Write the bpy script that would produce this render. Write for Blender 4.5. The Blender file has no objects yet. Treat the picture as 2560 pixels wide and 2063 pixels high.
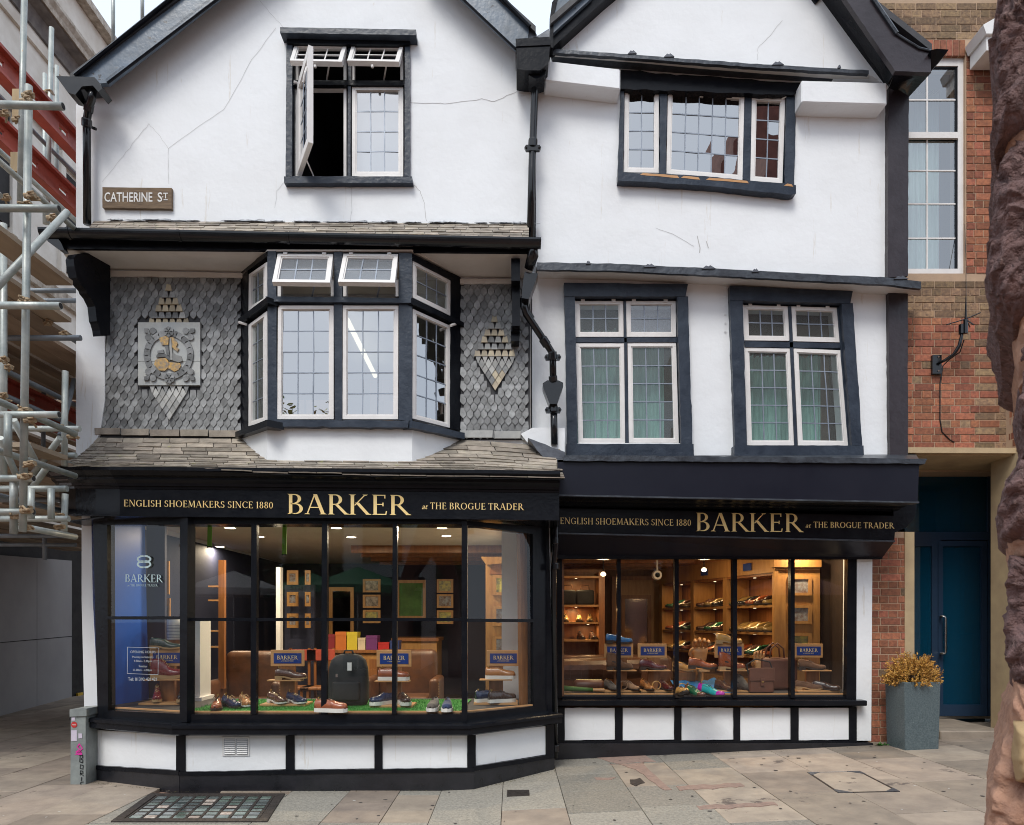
import bpy, bmesh, math, random
from mathutils import Vector, Matrix, noise
from mathutils.geometry import tessellate_polygon
random.seed(11)
R = math.radians
SC = bpy.context.scene
COL = SC.collection
# ---------------------------------------------------------------- camera
F = 1700.0; CX = 1280.0; HY = 1550.0; H = 1.6       # focal length, principal point and horizon (photo pixels), eye height
cam_d = bpy.data.cameras.new('camera')
cam = bpy.data.objects.new('camera', cam_d); COL.objects.link(cam)
cam.location = (0, 0, H); cam.rotation_euler = (R(90), 0, 0)
cam_d.sensor_width = 36; cam_d.lens = 36 * F / 2560
cam_d.shift_y = (HY - 1031.5) / 2560; cam_d.clip_start = 0.05; cam_d.clip_end = 900
cam_d.dof.use_dof = True; cam_d.dof.focus_distance = 6.7; cam_d.dof.aperture_fstop = 9.0
SC.camera = cam
# ---------------------------------------------------------------- sky, sun, exposure
W = bpy.data.worlds.new('World'); SC.world = W; W.use_nodes = True
nt = W.node_tree; nt.nodes.clear()
wo = nt.nodes.new('ShaderNodeOutputWorld'); bg = nt.nodes.new('ShaderNodeBackground')
sky = nt.nodes.new('ShaderNodeTexSky'); sky.sky_type = 'NISHITA'; sky.sun_disc = False
SUN_EL, SUN_AZ = R(52), R(200)
sky.sun_elevation = SUN_EL; sky.sun_rotation = SUN_AZ
sky.air_density = 1.0; sky.dust_density = 4.0; sky.ozone_density = 1.0
veil = nt.nodes.new('ShaderNodeMix'); veil.data_type = 'RGBA'
veil.inputs[0].default_value = 0.80
veil.inputs[7].default_value = (9.2, 10.3, 11.9, 1)     # even overcast veil over the whole dome
nt.links.new(sky.outputs[0], veil.inputs[6]); nt.links.new(veil.outputs[2], bg.inputs[0])
bg.inputs[1].default_value = 0.1
nt.links.new(bg.outputs[0], wo.inputs[0])
sd = bpy.data.lights.new('sun', 'SUN'); sd.energy = 1.8; sd.angle = R(24); sd.color = (1, .96, .9)
so = bpy.data.objects.new('sun', sd); COL.objects.link(so)
sdir = Vector((math.sin(SUN_AZ) * math.cos(SUN_EL), math.cos(SUN_AZ) * math.cos(SUN_EL), math.sin(SUN_EL)))
so.rotation_euler = sdir.to_track_quat('Z', 'Y').to_euler()
SC.view_settings.view_transform = 'Standard'; SC.view_settings.look = 'None'
SC.view_settings.exposure = 0.30; SC.view_settings.gamma = 1.0
SC.view_settings.use_curve_mapping = False
SC.render.engine = 'CYCLES'
SC.cycles.use_denoising = True; SC.cycles.filter_width = 1.0
SC.cycles.max_bounces = 8; SC.cycles.diffuse_bounces = 3; SC.cycles.glossy_bounces = 4
SC.cycles.transparent_max_bounces = 16; SC.cycles.transmission_bounces = 4
SC.cycles.sample_clamp_indirect = 6; SC.cycles.caustics_reflective = False; SC.cycles.caustics_refractive = False

# ---------------------------------------------------------------- geometry helpers
def P(px, py, Y):
    return Vector(((px - CX) / F * Y, Y, H + (HY - py) / F * Y))
class Face:
    """a vertical plane seen from (px0 at depth Y0) to (px1 at depth Y1); p() gives the point of that plane seen at a photo pixel"""
    def __init__(s, px0, Y0, px1, Y1):
        s.a = Vector(((px0 - CX) / F * Y0, Y0, 0)); s.b = Vector(((px1 - CX) / F * Y1, Y1, 0))
        t = (s.b - s.a).normalized(); s.t = t; s.n = Vector((t.y, -t.x, 0))
    def p(s, px, py, d=0.0):
        r = Vector(((px - CX) / F, 1, (HY - py) / F))
        k = (s.a.dot(s.n) + d) / r.dot(s.n)
        return Vector((0, 0, H)) + r * k
def FR(Y): return Face(0, Y, 2560, Y)
class MB:
    def __init__(s): s.v = []; s.f = []
    def add(s, vs, fs):
        o = len(s.v); s.v += [tuple(v) for v in vs]; s.f += [tuple(i + o for i in f) for f in fs]
    def build(s, name, mat, parent=None, smooth=False, recalc=True, bevel=0):
        me = bpy.data.meshes.new(name); me.from_pydata(s.v, [], s.f); me.update()
        if recalc or bevel:
            bm = bmesh.new(); bm.from_mesh(me)
            bmesh.ops.recalc_face_normals(bm, faces=bm.faces)
            if bevel:
                ed = [e for e in bm.edges if len(e.link_faces) == 2 and e.calc_face_angle(0) > 0.6]
                bmesh.ops.bevel(bm, geom=ed, offset=bevel, segments=4 if bevel >= .02 else 1, profile=.5, affect='EDGES', clamp_overlap=True)
                smooth = smooth or bevel >= .02
            bm.to_mesh(me); bm.free()
        if mat: me.materials.append(mat)
        if smooth:
            me.polygons.foreach_set('use_smooth', [True] * len(me.polygons)); me.update()
        o = bpy.data.objects.new(name, me); COL.objects.link(o)
        if parent is not None: par(o, parent)
        return o
def rootpos(p):
    v = Vector((0, 0, 0))
    while p is not None:
        if p.get('_abs'): return Vector(p['_abs'])
        p = p.parent
    return v
def par(o, p):
    o.parent = p
    if p.type == 'EMPTY' and p.get('_abs'):
        o.matrix_parent_inverse = Matrix.Translation(-Vector(p['_abs']))
def tag(o, label=None, cat=None, group=None, kind=None):
    if label: o['label'] = label
    if cat: o['category'] = cat
    if group: o['group'] = group
    if kind: o['kind'] = kind
    return o
def thing(name, label, cat, loc=(0, 0, 0), group=None, rz=0, absolute=True):
    o = bpy.data.objects.new(name, None); COL.objects.link(o); o.location = loc; o.empty_display_size = .1
    o.rotation_euler = (0, 0, rz)
    if absolute: o['_abs'] = tuple(loc)
    return tag(o, label, cat, group)
def node(name, parent):      # an Empty that is a part gathering sub-parts
    o = bpy.data.objects.new(name, None); COL.objects.link(o); o.empty_display_size = .1; par(o, parent); return o
def copy_tree(o, parent=None):
    c = o.copy(); COL.objects.link(c)
    if parent is not None: c.parent = parent
    for ch in list(o.children): copy_tree(ch, c)
    return c
def prism(mb, pts, vec):
    n = len(pts); vec = Vector(vec)
    vs = [Vector(p) for p in pts] + [Vector(p) + vec for p in pts]
    fs = [tuple(range(n)), tuple(range(2 * n - 1, n - 1, -1))] + [(i, i + n, (i + 1) % n + n, (i + 1) % n) for i in range(n)]
    mb.add(vs, fs)
def box(mb, a, b):
    (x0, y0, z0), (x1, y1, z1) = a, b
    prism(mb, [(x0, y0, z0), (x1, y0, z0), (x1, y0, z1), (x0, y0, z1)], (0, y1 - y0, 0))
def poly(mb, fa, pts, d, th):
    prism(mb, [fa.p(x, y, d) for x, y in pts], -fa.n * th)
def rect(mb, fa, x0, y0, x1, y1, d, th):
    poly(mb, fa, [(x0, y0), (x1, y0), (x1, y1), (x0, y1)], d, th)
def wob(pts, step=16, amp=1.0, seed=0):
    out = []; n = len(pts)
    for i in range(n):
        a = Vector(pts[i]); b = Vector(pts[(i + 1) % n]); L = (b - a).length; k = max(1, int(L / step))
        for j in range(k):
            q = a.lerp(b, j / k)
            if j: q = q + Vector((noise.noise(Vector((q.x * .05, q.y * .05, seed))), noise.noise(Vector((q.x * .05, q.y * .05, seed + 9.3))))) * amp * 2
            out.append((q.x, q.y))
    return out
def timber(mb, fa, pts, d, th, amp=1.0, seed=0):
    pts = wob(pts, 16, amp, seed)
    fr = [fa.p(x, y, d) for x, y in pts]; bk = [q - fa.n * th for q in fr]; n = len(fr)
    tr = tessellate_polygon([fr])
    mb.add(fr + bk, [tuple(t) for t in tr] + [tuple(i + n for i in t[::-1]) for t in tr] + [(i, (i + 1) % n, (i + 1) % n + n, i + n) for i in range(n)])
def holed(mb, fa, outer, holes, d, th):
    loops = [[fa.p(x, y, d) for x, y in outer]] + [[fa.p(x, y, d) for x, y in h] for h in holes]
    tr = tessellate_polygon(loops); flat = [q for l in loops for q in l]; n = len(flat)
    fs = [tuple(t) for t in tr] + [tuple(i + n for i in t) for t in tr]
    o = 0
    for l in loops:
        m = len(l); fs += [(o + i, o + (i + 1) % m, o + (i + 1) % m + n, o + i + n) for i in range(m)]; o += m
    mb.add(flat + [q - fa.n * th for q in flat], fs)
def tube(mb, pts, r, seg=10, caps=True):
    pts = [Vector(p) for p in pts]; rs = r if isinstance(r, (list, tuple)) else [r] * len(pts)
    vs = []; fs = []; up = Vector((0, 0, 1)); prev = None
    for i, p in enumerate(pts):
        t = (pts[min(i + 1, len(pts) - 1)] - pts[max(i - 1, 0)]).normalized()
        if prev is None:
            a = t.cross(up)
            if a.length < .1: a = t.cross(Vector((0, 1, 0)))
            a.normalize()
        else:
            a = (prev - t * prev.dot(t)).normalized()
        prev = a; b = t.cross(a)
        for k in range(seg):
            w = 2 * math.pi * k / seg; vs.append(p + (a * math.cos(w) + b * math.sin(w)) * rs[i])
    for i in range(len(pts) - 1):
        for k in range(seg):
            k2 = (k + 1) % seg; fs.append((i * seg + k, i * seg + k2, (i + 1) * seg + k2, (i + 1) * seg + k))
    if caps:
        fs.append(tuple(range(seg - 1, -1, -1))); o = (len(pts) - 1) * seg; fs.append(tuple(range(o, o + seg)))
    mb.add(vs, fs)
def lathe(mb, c, prof, seg=16):
    vs = []; fs = []; c = Vector(c)
    for r, z in prof:
        for k in range(seg):
            w = 2 * math.pi * k / seg; vs.append(c + Vector((r * math.cos(w), r * math.sin(w), z)))
    for i in range(len(prof) - 1):
        for k in range(seg):
            k2 = (k + 1) % seg; fs.append((i * seg + k, i * seg + k2, (i + 1) * seg + k2, (i + 1) * seg + k))
    fs.append(tuple(range(seg - 1, -1, -1))); o = (len(prof) - 1) * seg; fs.append(tuple(range(o, o + seg)))
    mb.add(vs, fs)
def sweep(mb, path, prof, closed=True):
    """profile (out, up) carried along a horizontal path; out is to the right of travel seen from above turned to the camera"""
    n = len(path); m = len(prof); vs = []; fs = []
    for i, p in enumerate(path):
        p = Vector(p); t = Vector(path[min(i + 1, n - 1)]) - Vector(path[max(i - 1, 0)]); t.z = 0; t.normalize()
        nn = Vector((t.y, -t.x, 0))
        if 0 < i < n - 1:
            t0 = Vector(path[i]) - Vector(path[i - 1]); t0.z = 0; t0.normalize()
            nn = nn / max(.5, nn.dot(Vector((t0.y, -t0.x, 0))))
        for o, u in prof: vs.append(p + nn * o + Vector((0, 0, u)))
    for i in range(n - 1):
        for j in range(m if closed else m - 1):
            j2 = (j + 1) % m; fs.append((i * m + j, i * m + j2, (i + 1) * m + j2, (i + 1) * m + j))
    if closed:
        fs.append(tuple(range(m))); fs.append(tuple(range((n - 1) * m + m - 1, (n - 1) * m - 1, -1)))
    mb.add(vs, fs)

# ---------------------------------------------------------------- materials
def mat(name, c1, c2=None, rough=.5, metal=0, nscale=6, bump=.15, bscale=60, rnd=0, coat=0, wear=None, stretch=None, rvar=.1, spec=.5, bdist=.004, emis=None, sheen=0, wave=0):
    m = bpy.data.materials.new(name); m.use_nodes = True; t = m.node_tree; N = t.nodes; L = t.links
    b = N['Principled BSDF']
    geo = N.new('ShaderNodeNewGeometry'); vec = geo.outputs['Position']
    if stretch:
        mp = N.new('ShaderNodeMapping'); mp.inputs['Scale'].default_value = stretch; L.new(vec, mp.inputs[0]); vec = mp.outputs[0]
    n1 = N.new('ShaderNodeTexNoise'); n1.inputs['Scale'].default_value = nscale; n1.inputs['Detail'].default_value = 6; n1.inputs['Roughness'].default_value = .6
    L.new(vec, n1.inputs['Vector'])
    c2 = c2 or tuple(x * .82 for x in c1)
    mr = N.new('ShaderNodeMapRange'); mr.inputs[1].default_value = .32; mr.inputs[2].default_value = .68; L.new(n1.outputs[0], mr.inputs[0])
    mx = N.new('ShaderNodeMix'); mx.data_type = 'RGBA'; mx.inputs[6].default_value = (*c1, 1); mx.inputs[7].default_value = (*c2, 1)
    L.new(mr.outputs[0], mx.inputs[0]); col = mx.outputs[2]
    if rnd:
        oi = N.new('ShaderNodeObjectInfo'); ad = N.new('ShaderNodeMath'); ad.operation = 'ADD'
        L.new(oi.outputs['Random'], ad.inputs[0]); L.new(geo.outputs['Random Per Island'], ad.inputs[1])
        fr = N.new('ShaderNodeMath'); fr.operation = 'FRACT'; L.new(ad.outputs[0], fr.inputs[0])
        wn = N.new('ShaderNodeTexWhiteNoise'); wn.noise_dimensions = '1D'; L.new(fr.outputs[0], wn.inputs['W'])
        hs = N.new('ShaderNodeHueSaturation'); L.new(col, hs.inputs['Color'])
        a = N.new('ShaderNodeMapRange'); a.inputs[3].default_value = 1 - rnd; a.inputs[4].default_value = 1 + rnd; L.new(fr.outputs[0], a.inputs[0]); L.new(a.outputs[0], hs.inputs['Value'])
        a2 = N.new('ShaderNodeMapRange'); a2.inputs[3].default_value = .5 - rnd * .022; a2.inputs[4].default_value = .5 + rnd * .022; L.new(wn.outputs[0], a2.inputs[0]); L.new(a2.outputs[0], hs.inputs['Hue'])
        col = hs.outputs[0]
    for wc, th, ws, wst in ([] if not wear else [wear] if isinstance(wear, tuple) else wear):
        mp = N.new('ShaderNodeMapping'); mp.inputs['Scale'].default_value = wst; L.new(geo.outputs['Position'], mp.inputs[0])
        n2 = N.new('ShaderNodeTexNoise'); n2.inputs['Scale'].default_value = ws; n2.inputs['Detail'].default_value = 9; n2.inputs['Roughness'].default_value = .7
        L.new(mp.outputs[0], n2.inputs['Vector'])
        w2 = N.new('ShaderNodeMapRange'); w2.inputs[1].default_value = th; w2.inputs[2].default_value = th + .04; L.new(n2.outputs[0], w2.inputs[0])
        mw = N.new('ShaderNodeMix'); mw.data_type = 'RGBA'; mw.inputs[7].default_value = (*wc, 1); L.new(w2.outputs[0], mw.inputs[0]); L.new(col, mw.inputs[6]); col = mw.outputs[2]
    L.new(col, b.inputs['Base Color'])
    b.inputs['Metallic'].default_value = metal; b.inputs['Specular IOR Level'].default_value = spec
    rr = N.new('ShaderNodeMapRange'); rr.inputs[3].default_value = max(.02, rough - rvar); rr.inputs[4].default_value = min(1, rough + rvar); L.new(n1.outputs[0], rr.inputs[0]); L.new(rr.outputs[0], b.inputs['Roughness'])
    if coat: b.inputs['Coat Weight'].default_value = coat; b.inputs['Coat Roughness'].default_value = .12
    if sheen: b.inputs['Sheen Weight'].default_value = sheen
    if bump:
        n3 = N.new('ShaderNodeTexNoise'); n3.inputs['Scale'].default_value = bscale; n3.inputs['Detail'].default_value = 8; L.new(vec, n3.inputs['Vector'])
        h = n3.outputs[0]
        if wave:
            n4 = N.new('ShaderNodeTexNoise'); n4.inputs['Scale'].default_value = 3.2; n4.inputs['Detail'].default_value = 2; L.new(geo.outputs['Position'], n4.inputs['Vector'])
            mm = N.new('ShaderNodeMath'); mm.operation = 'MULTIPLY_ADD'; mm.inputs[1].default_value = wave; L.new(n4.outputs[0], mm.inputs[0]); L.new(h, mm.inputs[2]); h = mm.outputs[0]
        bn = N.new('ShaderNodeBump'); bn.inputs['Strength'].default_value = bump; bn.inputs['Distance'].default_value = bdist
        L.new(h, bn.inputs['Height']); L.new(bn.outputs[0], b.inputs['Normal'])
    if emis:
        b.inputs['Emission Color'].default_value = (*emis[0], 1); b.inputs['Emission Strength'].default_value = emis[1]
    return m
def glass(name, tint=(.95, .97, .97), k=.0, rough=0.0, wav=.15, wscale=3.0, film=None):
    m = bpy.data.materials.new(name); m.use_nodes = True; t = m.node_tree; N = t.nodes; L = t.links; N.clear()
    o = N.new('ShaderNodeOutputMaterial'); mx = N.new('ShaderNodeMixShader'); tr = N.new('ShaderNodeBsdfTransparent'); gl = N.new('ShaderNodeBsdfGlossy')
    tr.inputs[0].default_value = (*tint, 1); gl.inputs['Roughness'].default_value = rough
    lw = N.new('ShaderNodeLayerWeight'); lw.inputs[0].default_value = .5
    pw = N.new('ShaderNodeMath'); pw.operation = 'POWER'; pw.inputs[1].default_value = 5.0; L.new(lw.outputs['Facing'], pw.inputs[0])
    fr = N.new('ShaderNodeMath'); fr.operation = 'MULTIPLY_ADD'; fr.inputs[1].default_value = .92; fr.inputs[2].default_value = .030; L.new(pw.outputs[0], fr.inputs[0])
    geo = N.new('ShaderNodeNewGeometry'); ns = N.new('ShaderNodeTexNoise'); ns.inputs['Scale'].default_value = wscale; ns.inputs['Detail'].default_value = 1.5
    L.new(geo.outputs['Position'], ns.inputs['Vector'])
    bn = N.new('ShaderNodeBump'); bn.inputs['Strength'].default_value = wav; bn.inputs['Distance'].default_value = .01; L.new(ns.outputs[0], bn.inputs['Height'])
    L.new(bn.outputs[0], gl.inputs['Normal'])
    ad = N.new('ShaderNodeMath'); ad.operation = 'ADD'; ad.use_clamp = True; ad.inputs[1].default_value = k; L.new(fr.outputs[0], ad.inputs[0])
    ml = N.new('ShaderNodeMath'); ml.operation = 'MULTIPLY_ADD'; ml.inputs[1].default_value = 1.0; ml.use_clamp = True; L.new(ad.outputs[0], ml.inputs[0]); ml.inputs[2].default_value = 0.0
    L.new(ml.outputs[0], mx.inputs[0]); L.new(tr.outputs[0], mx.inputs[1]); L.new(gl.outputs[0], mx.inputs[2])
    out = mx.outputs[0]
    if film:
        df = N.new('ShaderNodeBsdfDiffuse'); df.inputs[0].default_value = (*film[0], 1); m2 = N.new('ShaderNodeMixShader'); m2.inputs[0].default_value = film[1]
        L.new(out, m2.inputs[1]); L.new(df.outputs[0], m2.inputs[2]); out = m2.outputs[0]
    L.new(out, o.inputs[0]); return m
Z = (1, 1, 1)
m_render = mat('white_render', (.82, .845, .865), (.775, .795, .81), .8, bump=.4, bscale=22, nscale=1.3, wave=4, wear=[((.70, .685, .65), .66, 2.6, (1, 1, .4)), ((.71, .70, .67), .63, 5, (2.2, 2.2, .16)), ((.60, .57, .52), .735, 9, (1, 1, .7))], bdist=.006, rvar=.05)
m_soffit = mat('limewash', (.74, .72, .69), (.64, .61, .57), .85, bump=.3, bscale=20, nscale=3)
m_black = mat('black_gloss_paint', (.006, .007, .010), (.010, .011, .014), .22, spec=.15, bump=.5, bscale=30, nscale=9, wear=((.32, .33, .36), .715, 30, (1, 1, .4)), bdist=.003)
m_skybl = mat('sky_sheen_black_paint', (.022, .030, .045), (.045, .058, .080), .32, spec=.25, bump=.8, bscale=24, nscale=5, wear=((.40, .42, .45), .715, 18, (1, 1, .3)), bdist=.006)  # black paint with the sky's reflection put into a blue-grey base
m_brownbl = mat('brown_black_paint', (.022, .016, .020), (.035, .028, .034), .33, bump=.4, bscale=24, nscale=5, wear=((.50, .52, .55), .70, 13, (1.4, 1, .3)), bdist=.005)
m_lead = mat('lead_sheet', (.13, .14, .16), (.07, .075, .09), .4, metal=.4, bump=.5, bscale=14, nscale=9, bdist=.01)
m_came = mat('lead_came', (.30, .34, .40), (.20, .23, .28), .45, metal=.3, bump=.1)
m_sash = mat('white_sash_paint', (.80, .78, .76), (.70, .68, .66), .4, bump=.2, bscale=50)
m_slate = mat('grey_slate', (.28, .29, .295), (.14, .145, .145), .55, rnd=.42, nscale=14, bump=.6, bscale=34, bdist=.004)
m_slateb = mat('buff_slate', (.50, .43, .30), (.36, .31, .23), .6, rnd=.22, nscale=14, bump=.4, bscale=34)
m_slatel = mat('pale_slate', (.40, .40, .38), (.27, .28, .28), .6, rnd=.3, nscale=10, bump=.4, bscale=34)
m_slated = mat('dark_slate', (.035, .035, .04), (.025, .025, .028), .6, rnd=.3, nscale=10, bump=.4)
m_rslate = mat('roof_slate', (.37, .32, .26), (.20, .175, .145), .7, rnd=.36, nscale=9, bump=.7, bscale=26, wear=((.36, .35, .17), .63, 11, Z), bdist=.006)
m_gold = mat('gilt_paint', (.95, .74, .34), (.88, .64, .26), .38, bump=.05, metal=.15)
m_gilt = mat('worn_gilding', (.62, .36, .08), (.20, .19, .18), .4, metal=.3, nscale=26, bump=.5)
m_brick = mat('red_brick', (.37, .135, .07), (.20, .075, .045), .85, rnd=.36, nscale=30, bump=.7, bscale=70, wear=((.07, .04, .035), .66, 26, Z))
m_brickb = mat('brown_brick', (.30, .195, .105), (.14, .09, .06), .85, rnd=.38, nscale=30, bump=.7, bscale=70, wear=((.04, .03, .03), .62, 40, Z))
m_mortar = mat('mortar', (.47, .33, .22), (.38, .27, .19), .95, bump=.5)
m_stoneb = mat('buff_stone', (.50, .38, .22), (.38, .28, .17), .85, bump=.4, nscale=4, bscale=60)
m_slab = mat('york_paving', (.345, .285, .225), (.23, .19, .155), .75, rnd=.30, nscale=4.5, bump=.6, bscale=50, wear=((.13, .105, .09), .62, 3.0, Z), bdist=.004, rvar=.18)
m_slabg = mat('pebbled_paving', (.34, .315, .265), (.20, .19, .165), .7, rnd=.2, nscale=48, bump=1, bscale=90, wear=((.42, .38, .28), .64, 30, Z), bdist=.006, rvar=.2)
m_joint = mat('pavement_joint', (.30, .19, .14), (.17, .11, .085), .95, nscale=20, bump=.8)
m_pink = mat('pink_mortar', (.34, .235, .19), (.24, .17, .14), .9, nscale=24, bump=.9, bscale=80)
m_iron = mat('cast_iron', (.075, .062, .055), (.04, .033, .03), .6, metal=.5, nscale=30, bump=.8)
m_galv = mat('galvanised_tube', (.46, .48, .45), (.28, .32, .31), .45, metal=.3, nscale=9, bump=.3, rnd=.2, wear=((.34, .24, .16), .66, 14, (1, 1, .5)))
m_rust = mat('rusty_coupler', (.28, .17, .09), (.40, .33, .22), .7, nscale=40, bump=.7, metal=.2)
m_red = mat('red_beam', (.44, .07, .04), (.30, .05, .03), .5, nscale=5, bump=.2)
m_board = mat('scaffold_board', (.40, .31, .22), (.20, .15, .11), .85, rnd=.25, nscale=3, stretch=(1, .3, 1), bump=.5)
m_greytube = mat('dark_tube', (.22, .25, .28), (.15, .17, .19), .5, metal=.3)
m_cream = mat('cream_stucco', (.74, .70, .64), (.58, .53, .46), .85, nscale=2.2, bump=.4)
m_creamd = mat('weathered_cornice', (.58, .53, .46), (.28, .23, .18), .9, nscale=9, bump=.9)
m_hoard = mat('grey_hoarding', (.30, .295, .30), (.27, .265, .27), .55, nscale=2, bump=.1)
m_dark = mat('dark_void', (.03, .028, .027), (.02, .018, .018), .9)
m_wood = mat('oak_veneer', (.42, .225, .075), (.30, .15, .05), .4, nscale=5, stretch=(5, 5, .6), bump=.1)
m_woodr = mat('red_oak', (.30, .125, .042), (.18, .07, .026), .4, nscale=5, stretch=(5, 5, .6), bump=.1)
m_woodl = mat('beech_board', (.55, .30, .13), (.45, .23, .09), .4, nscale=6, stretch=(.8, 5, 5), bump=.05)
m_navy = mat('navy_wallpaper', (.014, .018, .045), (.018, .022, .05), .7, wear=((.16, .11, .05), .72, 22, Z), bump=0)
m_blue = mat('blue_board', (.004, .11, .58), (.003, .09, .50), .4, bump=.05, nscale=1.5)
m_signb = mat('sign_blue', (.012, .045, .22), (.01, .04, .19), .3, bump=0)
m_grass = mat('artificial_grass', (.05, .30, .04), (.02, .16, .02), .8, nscale=60, bump=1, bscale=150)
m_ceil = mat('shop_ceiling', (.62, .58, .50), (.58, .54, .46), .8)
m_floor = mat('shop_floor', (.10, .08, .06), (.06, .05, .04), .5, nscale=4)
m_fabric = mat('dark_fabric', (.018, .021, .023), (.010, .012, .014), .75, bump=.3, bscale=200)
m_leath = mat('tan_armchair_leather', (.13, .055, .026), (.06, .028, .016), .4, nscale=7, bump=.4)
m_white = mat('white_plastic', (.78, .78, .77), (.72, .72, .71), .4, bump=0)
m_lampg = mat('lamp_glow', (1, .9, .7), rough=.5, emis=((1, .86, .62), 9.0), bump=0)
m_fill = mat('teal_daylight_sheet', (.02, .30, .38), (.015, .24, .31), .8, bump=0)  # sheet colour standing for daylight behind the door glass
m_lampd = mat('small_lamp_glow', (1, .85, .6), rough=.5, emis=((1, .80, .5), 2.2), bump=0)
m_tubeg = mat('fluorescent_glow', (1, .95, .85), rough=.5, emis=((1, .90, .66), 1.25), bump=0)
m_vinyl = mat('pale_vinyl', (.55, .72, .76), (.52, .69, .73), .5, bump=0)
m_txtw = mat('white_lettering', (.75, .75, .72), (.6, .6, .58), .6, bump=0)
m_signw = mat('weathered_oak', (.20, .135, .075), (.10, .065, .04), .75, nscale=7, stretch=(1, 1, 7), bump=.6)
m_planter = mat('granite_planter', (.12, .155, .165), (.055, .08, .09), .36, nscale=70, bump=.6, bscale=90, wear=((.36, .40, .40), .66, 62, Z))
m_leafg = mat('golden_leaf', (.62, .34, .07), (.36, .18, .035), .7, rnd=.35, nscale=14, bump=0)
m_twig = mat('twig', (.10, .06, .03), rough=.9)
m_door = mat('navy_door_paint', (.022, .046, .088), (.018, .038, .076), .35, bump=.05)
m_steel = mat('brushed_steel', (.6, .6, .6), (.5, .5, .5), .25, metal=1, bump=0)
m_rock = mat('volcanic_stone', (.22, .13, .12), (.085, .048, .046), .95, nscale=30, bump=1, bscale=60, wear=[((.30, .20, .18), .60, 30, Z), ((.03, .018, .018), .66, 18, Z)], bdist=.03)
m_rockp = mat('pink_sandy_stone', (.46, .26, .17), (.30, .17, .12), .95, nscale=22, bump=1, bscale=40, wear=((.10, .06, .05), .66, 22, Z), bdist=.012)
m_rocky = mat('buff_quoin', (.44, .31, .16), (.32, .22, .11), .9, nscale=9, bump=.5)
m_plastic = mat('black_plastic', (.006, .007, .009), (.009, .010, .012), .16, bump=.05, spec=.5)
m_green = mat('green_curtain', (.30, .54, .48), (.15, .34, .30), .85, nscale=4, stretch=(6, 6, .8), bump=.4, bscale=8, bdist=.03)
m_blind = mat('white_blind', (.66, .70, .74), (.58, .62, .66), .8, nscale=1.2, bump=0)
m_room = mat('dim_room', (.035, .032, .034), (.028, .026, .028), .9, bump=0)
m_carton = mat('cardboard', (.62, .36, .20), (.55, .31, .17), .8, bump=0)
m_curt = mat('pale_curtain', (.80, .88, .86), (.62, .72, .68), .85, nscale=3, stretch=(14, 14, .3), bump=.5, bscale=9, bdist=.02)
g_shop = glass('shop_glass', (.94, .96, .96), .022, wav=.03, wscale=1.2)
g_old = glass('old_leaded_glass', (.72, .76, .78), .50, wav=.10, wscale=4)
g_dim = glass('dusty_leaded_glass', (.88, .92, .92), .03, wav=.10, wscale=4, film=((.58, .64, .62), .11))
g_top = glass('frosty_leaded_glass', (.62, .66, .68), .14, rough=.15, wav=.1, wscale=5, film=((.55, .6, .66), .25))
g_door = glass('daylit_blue_glass', (.10, .34, .50), .09, wav=.02, film=((.006, .095, .18), .38))  # blue film colour stands in for daylight inside the hall
g_rwin = glass('sash_window_glass', (.80, .9, .92), .30, wav=.06, wscale=2)
# ---------------------------------------------------------------- lettering
TH, TN = .135, .048
def _seg(x0, y0, x1, y1, w):     # slanted or straight stroke, w measured horizontally for stems and vertically for bars
    if abs(y1 - y0) < 1e-6: return [(x0, y0 - w / 2), (x1, y0 - w / 2), (x1, y0 + w / 2), (x0, y0 + w / 2)]
    return [(x0 - w / 2, y0), (x0 + w / 2, y0), (x1 + w / 2, y1), (x1 - w / 2, y1)]
def _arc(cx, cy, rx, ry, a0, a1, tv=TH, th=TN, n=12):
    o = []; i_ = []
    for k in range(n + 1):
        a = R(a0 + (a1 - a0) * k / n); c, s = math.cos(a), math.sin(a)
        o.append((cx + rx * c, cy + ry * s)); i_.append((cx + (rx - tv) * c, cy + (ry - th) * s))
    return [[o[k], o[k + 1], i_[k + 1], i_[k]] for k in range(n)]
def _sf(x, y, w=.30):
    d = .032 if y < .5 else -.032
    return [(x - w / 2, y), (x + w / 2, y), (x + w * .22, y + d * 1.5), (x - w * .22, y + d * 1.5)]
def _stem(x, w=TH, y0=0, y1=1, s0=.30, s1=.30):
    return [_seg(x, y0, x, y1, w)] + ([_sf(x, 0, s0)] if s0 else []) + ([_sf(x, 1, s1)] if s1 else [])
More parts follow.
